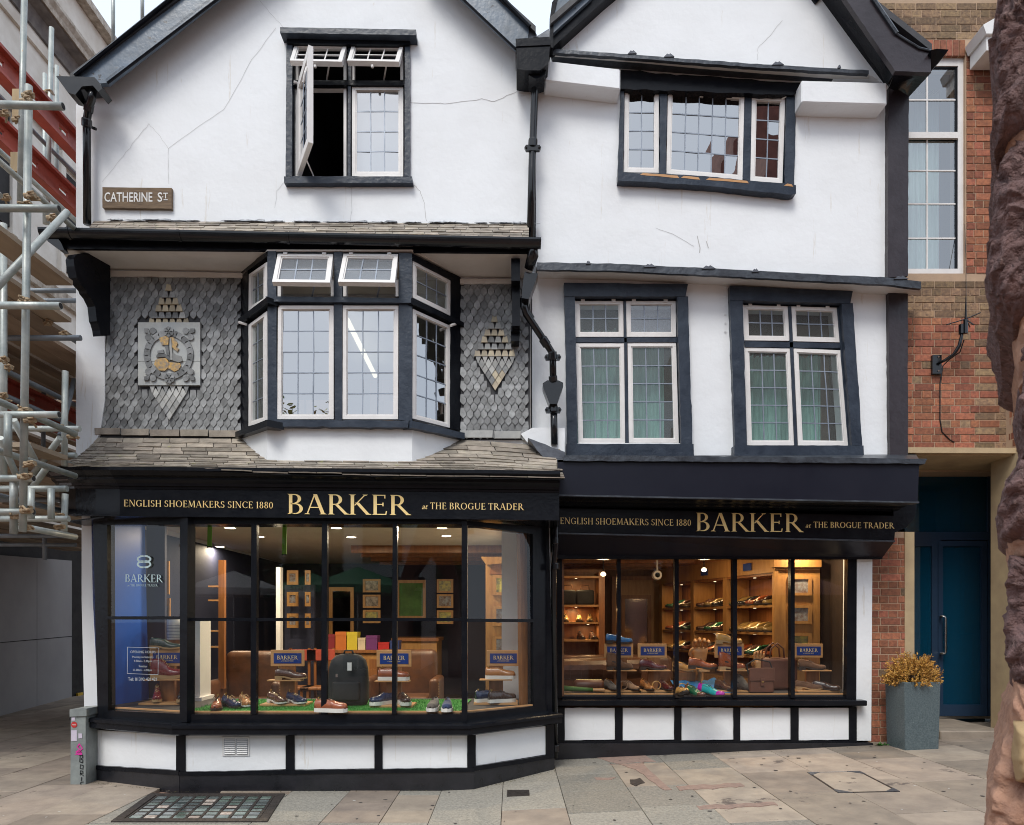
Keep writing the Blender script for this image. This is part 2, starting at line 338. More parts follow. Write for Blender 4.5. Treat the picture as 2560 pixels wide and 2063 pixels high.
def glyph(c):
    g = []
    if c == 'A':
        g = [_seg(.10, 0, .40, 1, TN * 1.1), _seg(.74, 0, .42, 1, TH * 1.1), _seg(.19, .34, .60, .34, TN), _sf(.10, 0, .24), _sf(.74, 0, .30)]; w = .86
    elif c == 'B':
        g = _stem(.17, s0=.26, s1=.26) + _arc(.33, .765, .26, .235, -90, 90) + _arc(.35, .27, .31, .27, -90, 90) + [_seg(.17, 1 - TN / 2, .34, 1 - TN / 2, TN), _seg(.17, .54 - TN / 2, .36, .54 - TN / 2, TN), _seg(.17, TN / 2, .36, TN / 2, TN)]; w = .70
    elif c in 'CG':
        g = _arc(.47, .5, .42, .5, 48, 312) + [_seg(.755, .74, .755, .93, TN)]; w = .84
        if c == 'G': g += [_seg(.745, .05, .745, .44, TH), _sf(.73, .44, .28), _seg(.60, .42, .86, .42, TN)]; w = .92
        else: g += [_seg(.755, .10, .755, .22, TN)]
    elif c == 'D':
        g = _stem(.17, s0=.26, s1=.26) + _arc(.36, .5, .46, .5, -90, 90) + [_seg(.17, 1 - TN / 2, .37, 1 - TN / 2, TN), _seg(.17, TN / 2, .37, TN / 2, TN)]; w = .90
    elif c in 'EF':
        g = _stem(.17, s0=.26, s1=.26) + [_seg(.17, 1 - TN / 2, .56, 1 - TN / 2, TN), _seg(.17, .52, .48, .52, TN), _seg(.555, .82, .555, 1, TN), _seg(.48, .43, .48, .61, TN)]
        if c == 'E': g += [_seg(.17, TN / 2, .60, TN / 2, TN), _seg(.59, 0, .62, .19, TN)]
        w = .68
    elif c == 'H': g = _stem(.17) + _stem(.71) + [_seg(.17, .52, .71, .52, TN)]; w = .88
    elif c == 'I': g = _stem(.17); w = .34
    elif c == 'K': g = _stem(.17) + [_seg(.26, .46, .68, 1, TN * 1.2), _seg(.80, 0, .36, .60, TH * 1.15), _sf(.68, 1, .22), _sf(.82, 0, .24)]; w = .88
    elif c == 'L': g = _stem(.17) + [_seg(.17, TN / 2, .58, TN / 2, TN), _seg(.57, 0, .60, .20, TN)]; w = .64
    elif c == 'M': g = [_seg(.13, 0, .18, 1, TN), _seg(.50, .08, .20, 1, TH), _seg(.50, .08, .82, 1, TN), _seg(.90, 0, .85, 1, TH), _sf(.13, 0, .24), _sf(.90, 0, .28), _sf(.14, 1, .16), _sf(.90, 1, .18)]; w = 1.04
    elif c == 'N': g = [_seg(.15, 0, .15, 1, TN), _seg(.76, .0, .17, 1, TH), _seg(.78, 0, .78, 1, TN), _sf(.15, 0, .24), _sf(.78, 1, .24), _sf(.10, 1, .16)]; w = .92
    elif c == 'O': g = _arc(.48, .5, .44, .5, 0, 360, n=22); w = .96
    elif c in 'PR':
        g = _stem(.17, s0=.28, s1=.26) + _arc(.34, .74, .27, .26, -90, 90) + [_seg(.17, 1 - TN / 2, .35, 1 - TN / 2, TN), _seg(.17, .48 + TN / 2, .35, .48 + TN / 2, TN)]; w = .66
        if c == 'R': g += [_seg(.78, 0, .38, .50, TH * 1.1), _sf(.80, 0, .22)]; w = .82
    elif c == 'S': g = _arc(.31, .745, .235, .255, 30, 262, TH * .9) + _arc(.31, .265, .26, .265, -150, 92, TH * .9) + [_seg(.50, .76, .50, .93, TN), _seg(.08, .08, .08, .27, TN)]; w = .62
    elif c == 'T': g = _stem(.36, s1=0) + [_seg(.04, 1 - TN / 2, .68, 1 - TN / 2, TN), _seg(.05, .80, .03, 1, TN), _seg(.67, .80, .69, 1, TN)]; w = .72
    elif c == 'U': g = [_seg(.17, .30, .17, 1, TH), _seg(.74, .30, .74, 1, TN), _sf(.17, 1), _sf(.74, 1, .24)] + _arc(.436, .31, .334, .31, 180, 360, .09, TN * 1.3); w = .88
    elif c == '1': g = _stem(.22, s1=0) + [_seg(.10, .84, .22, .94, TN * 1.4)]; w = .42
    elif c == '8': g = _arc(.31, .75, .22, .25, 0, 360, .11, n=16) + _arc(.31, .26, .26, .265, 0, 360, .12, n=16); w = .62
    elif c == '0': g = _arc(.31, .5, .27, .5, 0, 360, .12, n=18); w = .62
    elif c == '9': g = _arc(.31, .70, .25, .30, 0, 360, .11, n=16) + _arc(.20, .5, .36, .5, -70, 30, .12); w = .62
    else: w = .34
    return g, w
def serif_layout(text, track=.05):
    x = 0; out = []
    for c in text:
        if c == ' ': x += .32; continue
        g, w = glyph(c)
        for s in g: out.append([(x + a, b) for a, b in s])
        x += w + track
    return out, x - track
def serif_text(mb, fn, text, px0, base0, px1, base1, cap, d=.004, track=.05, th=.004):
    """fn(px, py, d) -> point; letters set between px0 and px1 on a base line, cap height in photo pixels"""
    polys, w = serif_layout(text, track); s = (px1 - px0) / w
    for k, q in enumerate(polys):
        dd = d + (k % 7) * .00012
        pts = [fn(px0 + a * s, base0 + (base1 - base0) * a / w - b * cap, dd) for a, b in q]
        back = [fn(px0 + a * s, base0 + (base1 - base0) * a / w - b * cap, dd - th) for a, b in q]
        n = len(pts); mb.add(pts + back, [tuple(range(n)), tuple(range(2 * n - 1, n - 1, -1))] + [(i, i + n, (i + 1) % n + n, (i + 1) % n) for i in range(n)])
_fc = {}
def plain_geo(text, bold=0.0, shear=0.0):
    key = (text, bold, shear)
    if key in _fc: return _fc[key]
    cu = bpy.data.curves.new('lettering', 'FONT'); cu.body = text; cu.offset = bold; cu.shear = shear; cu.resolution_u = 3
    o = bpy.data.objects.new('lettering', cu); COL.objects.link(o)
    bpy.context.view_layer.update()
    me = bpy.data.meshes.new_from_object(o.evaluated_get(bpy.context.evaluated_depsgraph_get()))
    v = [(p.co.x, p.co.y) for p in me.vertices]; f = [tuple(p.vertices) for p in me.polygons]
    bpy.data.objects.remove(o); bpy.data.curves.remove(cu); bpy.data.meshes.remove(me)
    _fc[key] = (v, f); return v, f
def plain_text(mb, fn, text, px0, base0, px1, base1, cap, d=.004, bold=0.0, shear=0.0):
    v, f = plain_geo(text, bold, shear)
    x0 = min(a for a, b in v); x1 = max(a for a, b in v); H1 = .70
    s = (px1 - px0) / (x1 - x0)
    vs = [fn(px0 + (a - x0) * s, base0 + (base1 - base0) * (a - x0) / (x1 - x0) - b / H1 * cap, d) for a, b in v]
    mb.add(vs, f)
def strokes(mb, fn, lines, w, d=.004):      # hand-drawn lines: each a list of pixel points, w in pixels
    k = 0
    for ln in lines:
        for a, b in zip(ln, ln[1:]):
            a = Vector(a); b = Vector(b); t = (b - a).normalized(); n = Vector((-t.y, t.x)) * w / 2; a = a - t * w * .3; b = b + t * w * .3; k += 1
            mb.add([fn(q.x, q.y, d + (k % 5) * .0001) for q in (a + n, b + n, b - n, a - n)], [(0, 1, 2, 3)])

# ---------------------------------------------------------------- windows
def surf_px(fa, q, base=0.0):
    tl, tr, br, bl = [Vector(p) for p in q]
    def s(u, v, d=0.0):
        a = tl.lerp(tr, u); b = bl.lerp(br, u); c = a.lerp(b, v); return fa.p(c.x, c.y, d + base)
    s.w = ((tr - tl).length + (br - bl).length) / 2; s.h = ((bl - tl).length + (br - tr).length) / 2; s.n = fa.n
    return s
def surf_3d(tl, tr, br, bl):
    tl, tr, br, bl = [Vector(p) for p in (tl, tr, br, bl)]
    n = (tr - tl).cross(bl - tl).normalized()
    if n.y > 0: n = -n
    def s(u, v, d=0.0): return tl.lerp(tr, u).lerp(bl.lerp(br, u), v) + n * d
    s.w = (tr - tl).length * 250; s.h = (bl - tl).length * 250; s.n = n
    return s
def sbar(mb, s, u0, v0, u1, v1, d, th):
    prism(mb, [s(u0, v0, d), s(u1, v0, d), s(u1, v1, d), s(u0, v1, d)], -s.n * th)
def sash(parent, s, nx, ny, fw=12, gm=None, sm=None, th=.045, pn='pane', lead=2.6, fwb=None, rebate=True, lm=None, tilt=.0022):
    gm = gm or g_old; sm = sm or m_sash; fu, fv = fw / s.w, fw / s.h; fb = (fwb or fw) / s.h
    mb = MB()
    sbar(mb, s, 0, 0, 1, fv, th / 2, th); sbar(mb, s, 0, 1 - fb, 1, 1, th / 2, th)
    sbar(mb, s, 0, fv, fu, 1 - fb, th / 2 - .001, th); sbar(mb, s, 1 - fu, fv, 1, 1 - fb, th / 2 - .001, th)
    if rebate:
        ru, rv = 3 / s.w, 3 / s.h
        sbar(mb, s, fu, fv, 1 - fu, fv + rv, th / 4, th / 2); sbar(mb, s, fu, 1 - fb - rv, 1 - fu, 1 - fb, th / 4, th / 2)
        sbar(mb, s, fu, fv + rv, fu + ru, 1 - fb - rv, th / 4, th / 2); sbar(mb, s, 1 - fu - ru, fv + rv, 1 - fu, 1 - fb - rv, th / 4, th / 2)
        fu += ru; fv += rv; fb += rv
    mb.build('sash', sm, parent)
    lb = MB(); lu, lv = lead / s.w / 2, lead / s.h / 2
    U = [fu + (1 - 2 * fu) * i / nx for i in range(nx + 1)]; V = [fv + (1 - fv - fb) * j / ny for j in range(ny + 1)]
    jit = [[random.uniform(-.6, .6) for _ in range(ny + 1)] for _ in range(nx + 1)]
    for i in range(1, nx):
        for j in range(ny):
            a, b = U[i] + jit[i][j] / s.w, U[i] + jit[i][j + 1] / s.w
            prism(lb, [s(a - lu, V[j], .004), s(a + lu, V[j], .004), s(b + lu, V[j + 1], .004), s(b - lu, V[j + 1], .004)], -s.n * .008)
    for j in range(1, ny):
        for i in range(nx):
            a, b = V[j] + jit[i][j] / s.h * .7, V[j] + jit[i + 1][j] / s.h * .7
            prism(lb, [s(U[i], a - lv, .0045), s(U[i + 1], b - lv, .0045), s(U[i + 1], b + lv, .0045), s(U[i], a + lv, .0045)], -s.n * .009)
    if nx * ny > 1: lb.build('lead_came', lm or m_came, parent)
    for i in range(nx):
        for j in range(ny):
            g = MB(); t = [random.uniform(-tilt, tilt) for _ in range(3)]
            g.add([s(U[i], V[j], t[0]), s(U[i + 1], V[j], t[1]), s(U[i + 1], V[j + 1], t[2]), s(U[i], V[j + 1], t[0] + t[2] - t[1])], [(0, 1, 2, 3)])
            g.build(pn, gm, parent, recalc=False)
def hinge(mb, s, us, v=0.0, w=.035):
    for u in us: sbar(mb, s, u - w, v - .035, u + w, v + .045, .032, .02)
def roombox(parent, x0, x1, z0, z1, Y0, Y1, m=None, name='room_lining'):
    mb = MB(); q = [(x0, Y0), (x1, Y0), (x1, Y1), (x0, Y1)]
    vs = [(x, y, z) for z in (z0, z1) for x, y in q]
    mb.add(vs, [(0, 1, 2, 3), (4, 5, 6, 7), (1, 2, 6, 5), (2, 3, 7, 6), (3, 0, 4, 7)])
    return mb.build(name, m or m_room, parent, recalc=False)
def crack(parent, fa, pts, d=.002, w=1.1):
    mb = MB(); out = []
    for a, b in zip(pts, pts[1:]):
        for k in range(5):
            q = Vector(a).lerp(Vector(b), k / 5)
            out.append((q.x + random.uniform(-1.3, 1.3), q.y + random.uniform(-1.3, 1.3)))
    out.append(pts[-1]); strokes(mb, fa.p, [out], w, d); return mb.build('wall_crack', m_crack, parent, recalc=False)
m_crack = mat('crack_shadow', (.52, .51, .51), rough=1, bump=0)
m_crackf = mat('fine_crack', (.62, .62, .63), rough=1, bump=0)
def slate_course(mb_list, tl, tr, br, bl, th=.008, lift=.006, jag=0.004):
    """one slate as a thin slab: head tucked in, tail lifted"""
    n = (Vector(tr) - Vector(tl)).cross(Vector(bl) - Vector(tl)).normalized()
    if n.z < 0 and abs(n.z) > .2: n = -n
    if n.y > .3: n = -n
    tl, tr, br, bl = [Vector(p) for p in (tl, tr, br, bl)]
    c = (br + bl) / 2; e = (br - bl)
    tail = [br + n * lift, bl.lerp(br, .66) + n * (lift + random.uniform(-.002, .003)) + (bl - tl).normalized() * random.uniform(-jag, jag),
            bl.lerp(br, .3) + n * (lift + random.uniform(-.002, .003)) + (bl - tl).normalized() * random.uniform(-jag, jag), bl + n * lift]
    fr = [tl, tr] + tail
    prism(mb_list, fr, -n * th)

# ---------------------------------------------------------------- the ground
def gz(x): return .10 + .047 * max(0.0, x + .6) if x < 6 else .10 + .047 * 6.6
g = MB(); xs = [-400, -12, -.6, 6, 400]
vs = []; 
for x in xs:
    for y in (-300, 400): vs.append((x, y, gz(x) - .035))
g.add(vs, [(2 * i, 2 * i + 2, 2 * i + 3, 2 * i + 1) for i in range(len(xs) - 1)])
tag(g.build('ground', m_joint, recalc=False), kind='structure')
pav = MB(); pav.add([(-12, 2, gz(-12) - .03), (-.6, 2, gz(-.6) - .03), (6, 2, gz(6) - .03), (7, 2, gz(7) - .03), (7, 15, gz(7) - .03), (6, 15, gz(6) - .03), (-.6, 15, gz(-.6) - .03), (-12, 15, gz(-12) - .03)],
    [(0, 1, 6, 7), (1, 2, 5, 6), (2, 3, 4, 5)])
pavement = tag(pav.build('pavement', m_joint, recalc=False), kind='structure')
HOLE = [(-3.13, 5.02, -1.93, 5.86)]
def gpt(px, py):    # point of the sloping pavement seen at a photo pixel
    rx, rz = (px - CX) / F, (HY - py) / F; Y = 6
    for _ in range(20): Y = (gz(rx * Y) - H) / rz
    return Vector((rx * Y, Y, gz(rx * Y)))
def slab(pts, m, th=.05, top=0.0, name='paving_slab', inset=.004):
    c = sum((Vector((x, y, 0)) for x, y in pts), Vector()) / len(pts)
    if any(a < c.x < b2 and b < c.y < d for a, b, b2, d in HOLE): return
    q = []
    for x, y in pts:
        v = Vector((x, y, 0)); v = v + (c - v).normalized() * inset; q.append((v.x, v.y, gz(v.x) + top))
    mb = MB(); prism(mb, q, (0, 0, -th)); return mb.build(name, m, pavement, bevel=.0025)
def strip(x0, x1, ys, m, ends=None):
    for a, b in zip(ys, ys[1:]):
        slab([(x0, a), (x1, a), (x1, b), (x0, b)], random.choice(m) if isinstance(m, list) else m, top=random.uniform(-.002, .002))
def ystrip(y0, y1, lo, hi):
    y = y0 - random.uniform(0, hi); out = [y]
    while y < y1: y += random.uniform(lo, hi); out.append(y)
    return out
# right of the angled joint: sandstone flags; left: older pebbly slabs with pink mortar
flags = [2.05, 2.66, 3.24, 3.84, 4.46, 5.06, 5.62, 6.0]
for a, b in zip(flags, flags[1:]): strip(a, b, ystrip(4.1, 7.9, .55, .95), m_slab)
strip(6.0, 6.9, ystrip(4.1, 7.9, .6, .9), m_slab)
old = [-3.13, -2.55, -1.93, -1.42, -.98, -.62, -.08, .42, .98, 1.50, 2.05]
for i, (a, b) in enumerate(zip(old, old[1:])):
    strip(a, b, ystrip(4.1, 7.2, .5, 1.0), [m_slabg, m_slabg, m_slabg, m_slab])
strip(-3.13, -1.93, [4.2, 4.6, 5.0], m_slabg)
lf = [-3.13, -3.70, -4.30, -4.9, -5.6, -6.3, -7.0, -7.8, -8.6, -9.4]
for a, b in zip(lf, lf[1:]):
    ys = ystrip(4.1, 14.5 if b < -4.3 else 7.2, .7, 1.2)
    for y0, y1 in zip(ys, ys[1:]): slab([(b, y0), (a, y0), (a, y1), (b, y1)], m_slab, top=random.uniform(-.002, .002))
# repairs in pink mortar, a few millimetres proud of the flags
def patch(pxs, m, h=.004, name='mortar_patch'):
    pts = [gpt(x, y) for x, y in wob(pxs, 10, 2.0, len(pxs))]
    mb = MB(); fr = [p + Vector((0, 0, h)) for p in pts]; tr = tessellate_polygon([fr]); n = len(fr)
    mb.add(fr + [p - Vector((0, 0, .03)) for p in pts], [tuple(t) for t in tr] + [(i, (i + 1) % n, (i + 1) % n + n, i + n) for i in range(n)])
    return mb.build(name, m, pavement)
patch([(1490, 1895), (1612, 1888), (1640, 1905), (1520, 1913), (1600, 1905), (1680, 1975), (1662, 1976), (1590, 1925)], m_pink)
patch([(1690, 1966), (1850, 1958), (1862, 1966), (1700, 1978)], m_pink)
patch([(1740, 2015), (1935, 2006), (1945, 2014), (1750, 2026)], m_pink)
patch([(1486, 1945), (1540, 1944), (1528, 1950), (1492, 1951)], m_pink, .0045)
patch([(1575, 1950), (1600, 1946), (1612, 1958), (1590, 1966), (1576, 1960)], m_iron, .005, 'bitumen_patch')
# cast iron pavement light with glass tiles
pl = thing('pavement_light', 'cast iron pavement light of square glass tiles set in front of the bay', 'pavement light', (-2.53, 5.44, .10))
mb = MB(); X0, X1, Y0, Y1 = -3.11, -1.95, 5.04, 5.84; zt = .104
for a, b, c_, d in ((X0, Y0, X1, Y0 + .06), (X0, Y1 - .06, X1, Y1), (X0, Y0 + .06, X0 + .07, Y1 - .06), (X1 - .07, Y0 + .06, X1, Y1 - .06)):
    box(mb, (a, b, .04), (c_, d, zt))
mb.build('frame', m_iron, pl, bevel=.002)
m_tile = [mat('glass_tile_green', (.17, .215, .185), (.07, .11, .09), .12, rnd=.3, nscale=20, bump=.2, coat=.5), mat('glass_tile_grey', (.20, .23, .22), (.05, .07, .07), .15, rnd=.35, nscale=14, bump=.2, coat=.5),
          mat('chipped_tile', (.55, .50, .44), (.28, .20, .16), .6, rnd=.2, nscale=40, bump=.8)]
nx, ny = 9, 7; gx0, gx1, gy0, gy1 = X0 + .085, X1 - .085, Y0 + .075, Y1 - .075; rib = MB()
for i in range(nx + 1):
    x = gx0 + (gx1 - gx0) * i / nx; box(rib, (x - .009, gy0, .05), (x + .009, gy1, .0995))
for j in range(ny + 1):
    y = gy0 + (gy1 - gy0) * j / ny; box(rib, (gx0, y - .0085, .05), (gx1, y + .0085, .0990))
box(rib, (X0 + .06, Y0 + .05, .05), (X1 - .06, Y1 - .05, .0955))
rib.build('rib', m_iron, pl)
for i in range(nx):
    for j in range(ny):
        w = (gx1 - gx0) / nx; h = (gy1 - gy0) / ny; x = gx0 + w * (i + .5); y = gy0 + h * (j + .5)
        mb = MB(); box(mb, (x - w / 2 + .010, y - h / 2 + .010, .06), (x + w / 2 - .010, y + h / 2 - .010, .1005 + random.uniform(-.004, .001)))
        mb.build('glass_tile', m_tile[2] if random.random() < .14 else random.choice(m_tile[:2]), pl, bevel=.006)
for o in pl.children:      # the frame sits a little askew to the flags
    for v in o.data.vertices: v.co.x += (Y1 - v.co.y) * .17; v.co.z += .0075
HOLE.clear(); slab([(-3.13, 5.02), (-1.93, 5.02), (-1.93, 5.86), (-3.13, 5.86)], m_slabg, top=-.001)
# small iron grate and inset cover
gr = thing('drain_grate', 'small square rusty iron cover in the pavement before the bay corner', 'drain cover', gpt(1297, 1983))
c = gpt(1297, 1983); mb = MB(); box(mb, (c.x - .10, c.y - .10, c.z - .02), (c.x + .10, c.y + .10, c.z + .003)); mb.build('cover', m_iron, gr)
for k in range(7):
    mb = MB(); box(mb, (c.x - .09, c.y - .085 + k * .026, c.z + .002), (c.x + .09, c.y - .072 + k * .026, c.z + .007)); mb.build('rib', m_iron, gr)
mc = thing('manhole_cover', 'rectangular recessed manhole cover filled with paving and steel corners', 'manhole cover', gpt(2128, 1955))
q = [gpt(2018, 1932), gpt(2150, 1929), gpt(2250, 1980), gpt(2095, 1983)]
for k in range(4):
    a, b = q[k], q[(k + 1) % 4]; mb = MB(); t = (b - a).normalized() * .0; n = Vector((0, 0, 1)).cross(b - a).normalized() * .018
    prism(mb, [a + Vector((0, 0, .004)), b + Vector((0, 0, .004)), b - n + Vector((0, 0, .004)), a - n + Vector((0, 0, .004))], (0, 0, -.03)); mb.build('edge', m_steel if k == 0 else m_iron, mc)
    cc = (q[0] + q[1] + q[2] + q[3]) / 4
    p0 = a; e1 = (q[(k + 1) % 4] - a).normalized() * .11; e2 = (q[(k - 1) % 4] - a).normalized() * .11
    mb = MB(); prism(mb, [p0 + Vector((0, 0, .0065)), p0 + e1 + Vector((0, 0, .0065)), p0 + e2 + Vector((0, 0, .0065))], (0, 0, -.03)); mb.build('corner_plate', m_lead, mc)
mb = MB(); prism(mb, [p.lerp(cc, .04) + Vector((0, 0, .0025)) for p in q], (0, 0, -.03)); mb.build('inset_slab', m_slab, mc)

# dirt on the pavement: chewing gum, litter, moss along the shopfront foot
mb = MB(); gr_ = random.Random(21); gb_m = mat('old_gum', (.07, .06, .055), rough=.9, bump=0); gw_m = mat('pale_scrap', (.62, .60, .56), rough=.9, bump=0); mw_ = MB()
for k in range(150):
    x, y = gr_.uniform(-4.6, 4.6), gr_.uniform(4.4, 7.0); r_ = gr_.uniform(.006, .017); z = gz(x) + .0035; n = 7; b = mb if k % 6 else mw_; sx = gr_.uniform(.6, 1.6)
    if k % 6 == 0: r_ *= .6
    b.add([(x, y, z + .001)] + [(x + r_ * sx * math.cos(6.283 * i / n) * gr_.uniform(.8, 1.2), y + r_ * math.sin(6.283 * i / n), z) for i in range(n)], [(0, 1 + i, 1 + (i + 1) % n) for i in range(n)])
tag(mb.build('gum_spots', gb_m, pavement, recalc=False), kind='stuff'); tag(mw_.build('litter_scraps', gw_m, pavement, recalc=False), kind='stuff')
md = MB()
for (ax, ay), (bx_, by_) in (((213, 1953), (448, 1980)), ((448, 1980), (1185, 1975)), ((1185, 1975), (1386, 1926)), ((1395, 1900), (2180, 1868))):
    a, b = gpt(ax, ay), gpt(bx_, by_)
    for k in range(130):
        p = a.lerp(b, gr_.random()); p.y -= abs(gr_.gauss(0, .018)); p.x += gr_.gauss(0, .01); s_ = gr_.uniform(.003, .011)
        for j in range(3): d = Vector((gr_.uniform(-1, 1), gr_.uniform(-1, .3), gr_.uniform(.1, 1))) * s_; e = Vector((gr_.uniform(-1, 1), gr_.uniform(-1, 1), 0)) * s_ * .5; md.add([p, p + d, p + d * .5 + e], [(0, 1, 2)])
tag(md.build('grit_and_moss', mat('grit_moss', (.22, .18, .10), (.08, .09, .04), .95, nscale=60), pavement, recalc=False), kind='stuff')
# ================================================================ LEFT BUILDING
YW = 6.9
WL = FR(YW)
BL = thing('gabled_shop_building', 'white gabled building on the left with slate-hung first floor, oriel and bowed black shopfront', 'building', (-2, YW, 0))
# upper wall with window opening
mb = MB()
top_outer = [(190, 700), (190, 262), (262, 208), (545, -15), (886, -300), (1150, -15), (1289, 118), (1332, 170), (1327, 700)]
uw_hole = [(718, 86), (1024, 86), (1022, 442), (716, 442)]
holed(mb, WL, top_outer, [uw_hole], 0, .28); mb.build('upper_wall', m_render, BL)
crk = node('wall_cracks', BL)
for pts, m in (([(650, 2), (690, 50), (712, 72)], 1), ([(690, 70), (630, 150), (560, 275), (512, 305), (420, 372)], 1), ([(372, 310), (340, 350), (300, 400), (255, 455)], 1),
            ([(372, 310), (400, 340), (420, 372), (422, 460)], 1), ([(1024, 256), (1080, 258), (1115, 259), (1180, 252), (1205, 247), (1235, 254), (1290, 230), (1318, 208)], 0),
            ([(1032, 460), (1050, 478), (1062, 510), (1066, 552)], 0), ([(708, 458), (692, 478), (687, 520)], 1), ([(878, 460), (880, 520), (876, 552)], 1)):
    o = crack(BL, WL, pts, .002, 1.0 if m == 0 else .8); o.parent = None; par(o, crk)
    if m: o.data.materials[0] = m_crackf
# lower first-floor wall
mb = MB(); holed(mb, WL, [(190, 1150), (190, 701), (1327, 701), (1327, 1150)], [[(612, 703), (1138, 703), (1138, 1060), (612, 1060)]], 0, .28); mb.build('slate_backing_wall', m_soffit, BL)
mb = MB(); timber(mb, WL, [(190, 655), (262, 655), (262, 1000), (250, 1085), (232, 1110), (190, 1150)], .03, .03, .6); mb.build('corner_render', m_render, BL)
mb = MB(); timber(mb, WL, [(268, 676), (606, 683), (606, 694), (268, 690)], .035, .03, .8); mb.build('cove_band', m_soffit, BL); mb = MB(); timber(mb, WL, [(1150, 697), (1300, 697), (1300, 709), (1150, 709)], .035, .03, .8); mb.build('cove_band', m_soffit, BL)
# side and rear bulk, roof planes
mb = MB(); XL = WL.p(190, 0).x; XR = WL.p(1327, 0).x
box(mb, (XL, YW + .281, 0), (XL + .25, 14, 6.4)); box(mb, (XR - .3, YW + .281, 0), (XR - .05, 14, 6.3)); box(mb, (XL + .251, 13.7, 0), (XR - .301, 14, 6.4)); box(mb, (XL + .251, YW + .3, 2.75), (XR - .301, 13.69, 2.95)); box(mb, (XL + .251, YW + .3, 5.0), (XR - .301, 13.69, 5.15))
mb.build('side_wall', m_render, BL)
apx = P(886, -330, YW - .22); le = P(185, 192, YW - .22); re = P(1330, 72, YW - .22)
mb = MB()
for e in (le, re):
    e2 = e + (e - apx).normalized() * .05
    prism(mb, [apx, e2, e2 + Vector((0, 7, 0)), apx + Vector((0, 7, 0))], (0, 0, .06))
mb.build('roof', m_slated, BL)
# barge boards
fb = FR(YW - .20)
mb = MB(); timber(mb, fb, [(190, 190), (425, 2), (700, -215), (700, -122), (529, 4), (268, 207), (205, 213), (190, 200)], 0, .05, .5, 3);
m_barge = mat('weathered_sky_sheen_paint', (.12, .165, .22), (.07, .095, .125), .3, bump=.35, bscale=22, nscale=5, wear=((.02, .015, .015), .62, 9, (1, 1, 1.6)), bdist=.006)  # weathered black paint, sky reflection painted into the blue-grey base
mb.build('barge_board', m_barge, BL)
mb = MB(); timber(mb, fb, [(1050, -215), (1256, 2), (1323, 68), (1318, 112), (1289, 121), (1162, 1), (1050, -105)], 0, .05, .5, 4); mb.build('barge_board', m_barge, BL)
for a, b, r_ in (((186, 189), (700, -222), .018), ((1050, -218), (1325, 66), .018), ((268, 208), (700, -120), .012), ((1050, -103), (1289, 123), .012)):
    mb = MB(); tube(mb, [fb.p(*a, r_ * 2), fb.p(*b, r_ * 2)], r_, 6); mb.build('barge_trim', m_black, BL)
mb = MB(); pts = [(268, 209), (529, 6), (700, -118)]; 
for a, b in zip(pts, pts[1:]): prism(mb, [WL.p(a[0] - 4, a[1] - 4, 0), WL.p(b[0] - 4, b[1] - 4, 0), WL.p(b[0] - 4, b[1] - 4, .20), WL.p(a[0] - 4, a[1] - 4, .20)], (0, 0, .03))
mb.build('verge_soffit', m_black, BL)
# lead valley corner at the right eave
mb = MB(); poly(mb, FR(6.72), [(1288, 70), (1296, 58), (1330, 66), (1345, 92), (1292, 100)], 0, .3); poly(mb, FR(6.9), [(1340, 92), (1372, 72), (1384, 100), (1345, 104)], 0, .2); mb.build('valley_flashing', m_lead, BL)

# ---- upper casement window
win = node('casement_window', BL)
ff = FR(YW + .0)
mb = MB(); timber(mb, ff, [(700, 68), (1040, 74), (1040, 88), (700, 82)], .12, .12, .4, 5); mb.build('hood', m_skybl, win)
mb = MB(); poly(mb, ff, [(716, 83), (1026, 88), (1024, 112), (718, 108)], .05, .12)
poly(mb, ff, [(725, 108), (1020, 112), (1019, 120), (727, 117)], -.01, .06); mb.build('head', m_black, win)
mb = MB()
timber(mb, ff, [(716, 90), (731, 90), (729, 440), (714, 440)], .03, .12, .5, 6); timber(mb, ff, [(1012, 98), (1025, 98), (1025, 440), (1011, 440)], .03, .12, .5, 7)
timber(mb, ff, [(710, 441), (1030, 441), (1032, 457), (710, 457)], .07, .16, .8, 8)
timber(mb, ff, [(870, 106), (877, 106), (876, 440), (869, 440)], .0, .09, .3, 9)
mb.build('frame', m_skybl, win)
mb = MB(); timber(mb, ff, [(732, 200), (1011, 202), (1011, 213), (731, 212)], .01, .09, .5, 10); timber(mb, ff, [(731, 112), (737, 112), (736, 440), (730, 440)], -.015, .05, .5, 2); mb.build('transom', m_black, win)
fd = FR(YW + .04)
mb = MB()    # fixed white inner frames of the opening lights
for x0, y0, x1, y1 in ((737, 216, 866, 441), (739, 118, 866, 200), (879, 118, 1008, 200)):
    w = 7
    for r in ((x0, y0, x1, y0 + w), (x0, y0 + w, x0 + w, y1), (x1 - w, y0 + w, x1, y1)): rect(mb, fd, *r, 0, .05)
mb.build('inner_frame', m_sash, win)
sash(win, surf_px(fd, [(880, 216), (1008, 216), (1008, 441), (880, 441)]), 3, 4, 9)
Yh = YW + .02; Yo = Yh - .16
for x0, x1 in ((738, 868), (881, 1010)):
    s = surf_3d(P(x0, 118, Yh), P(x1, 118, Yh), P(x1 - 12, 161, Yo - .02), P(x0 - 12, 158, Yo)); sash(win, s, 3, 2, 9, g_old, lm=m_sash, lead=3)
    mb = MB(); hinge(mb, s, (.16, .82)); mb.build('hinge', m_sash, win)
    mb = MB(); tube(mb, [P(x0 + 85, 162, Yo), P(x0 + 79, 200, Yh + .03)], .008, 6); tube(mb, [P(x0 + 50, 163, Yo), P(x0 + 50, 169, Yo)], .014, 6); mb.build('stay', m_sash, win)
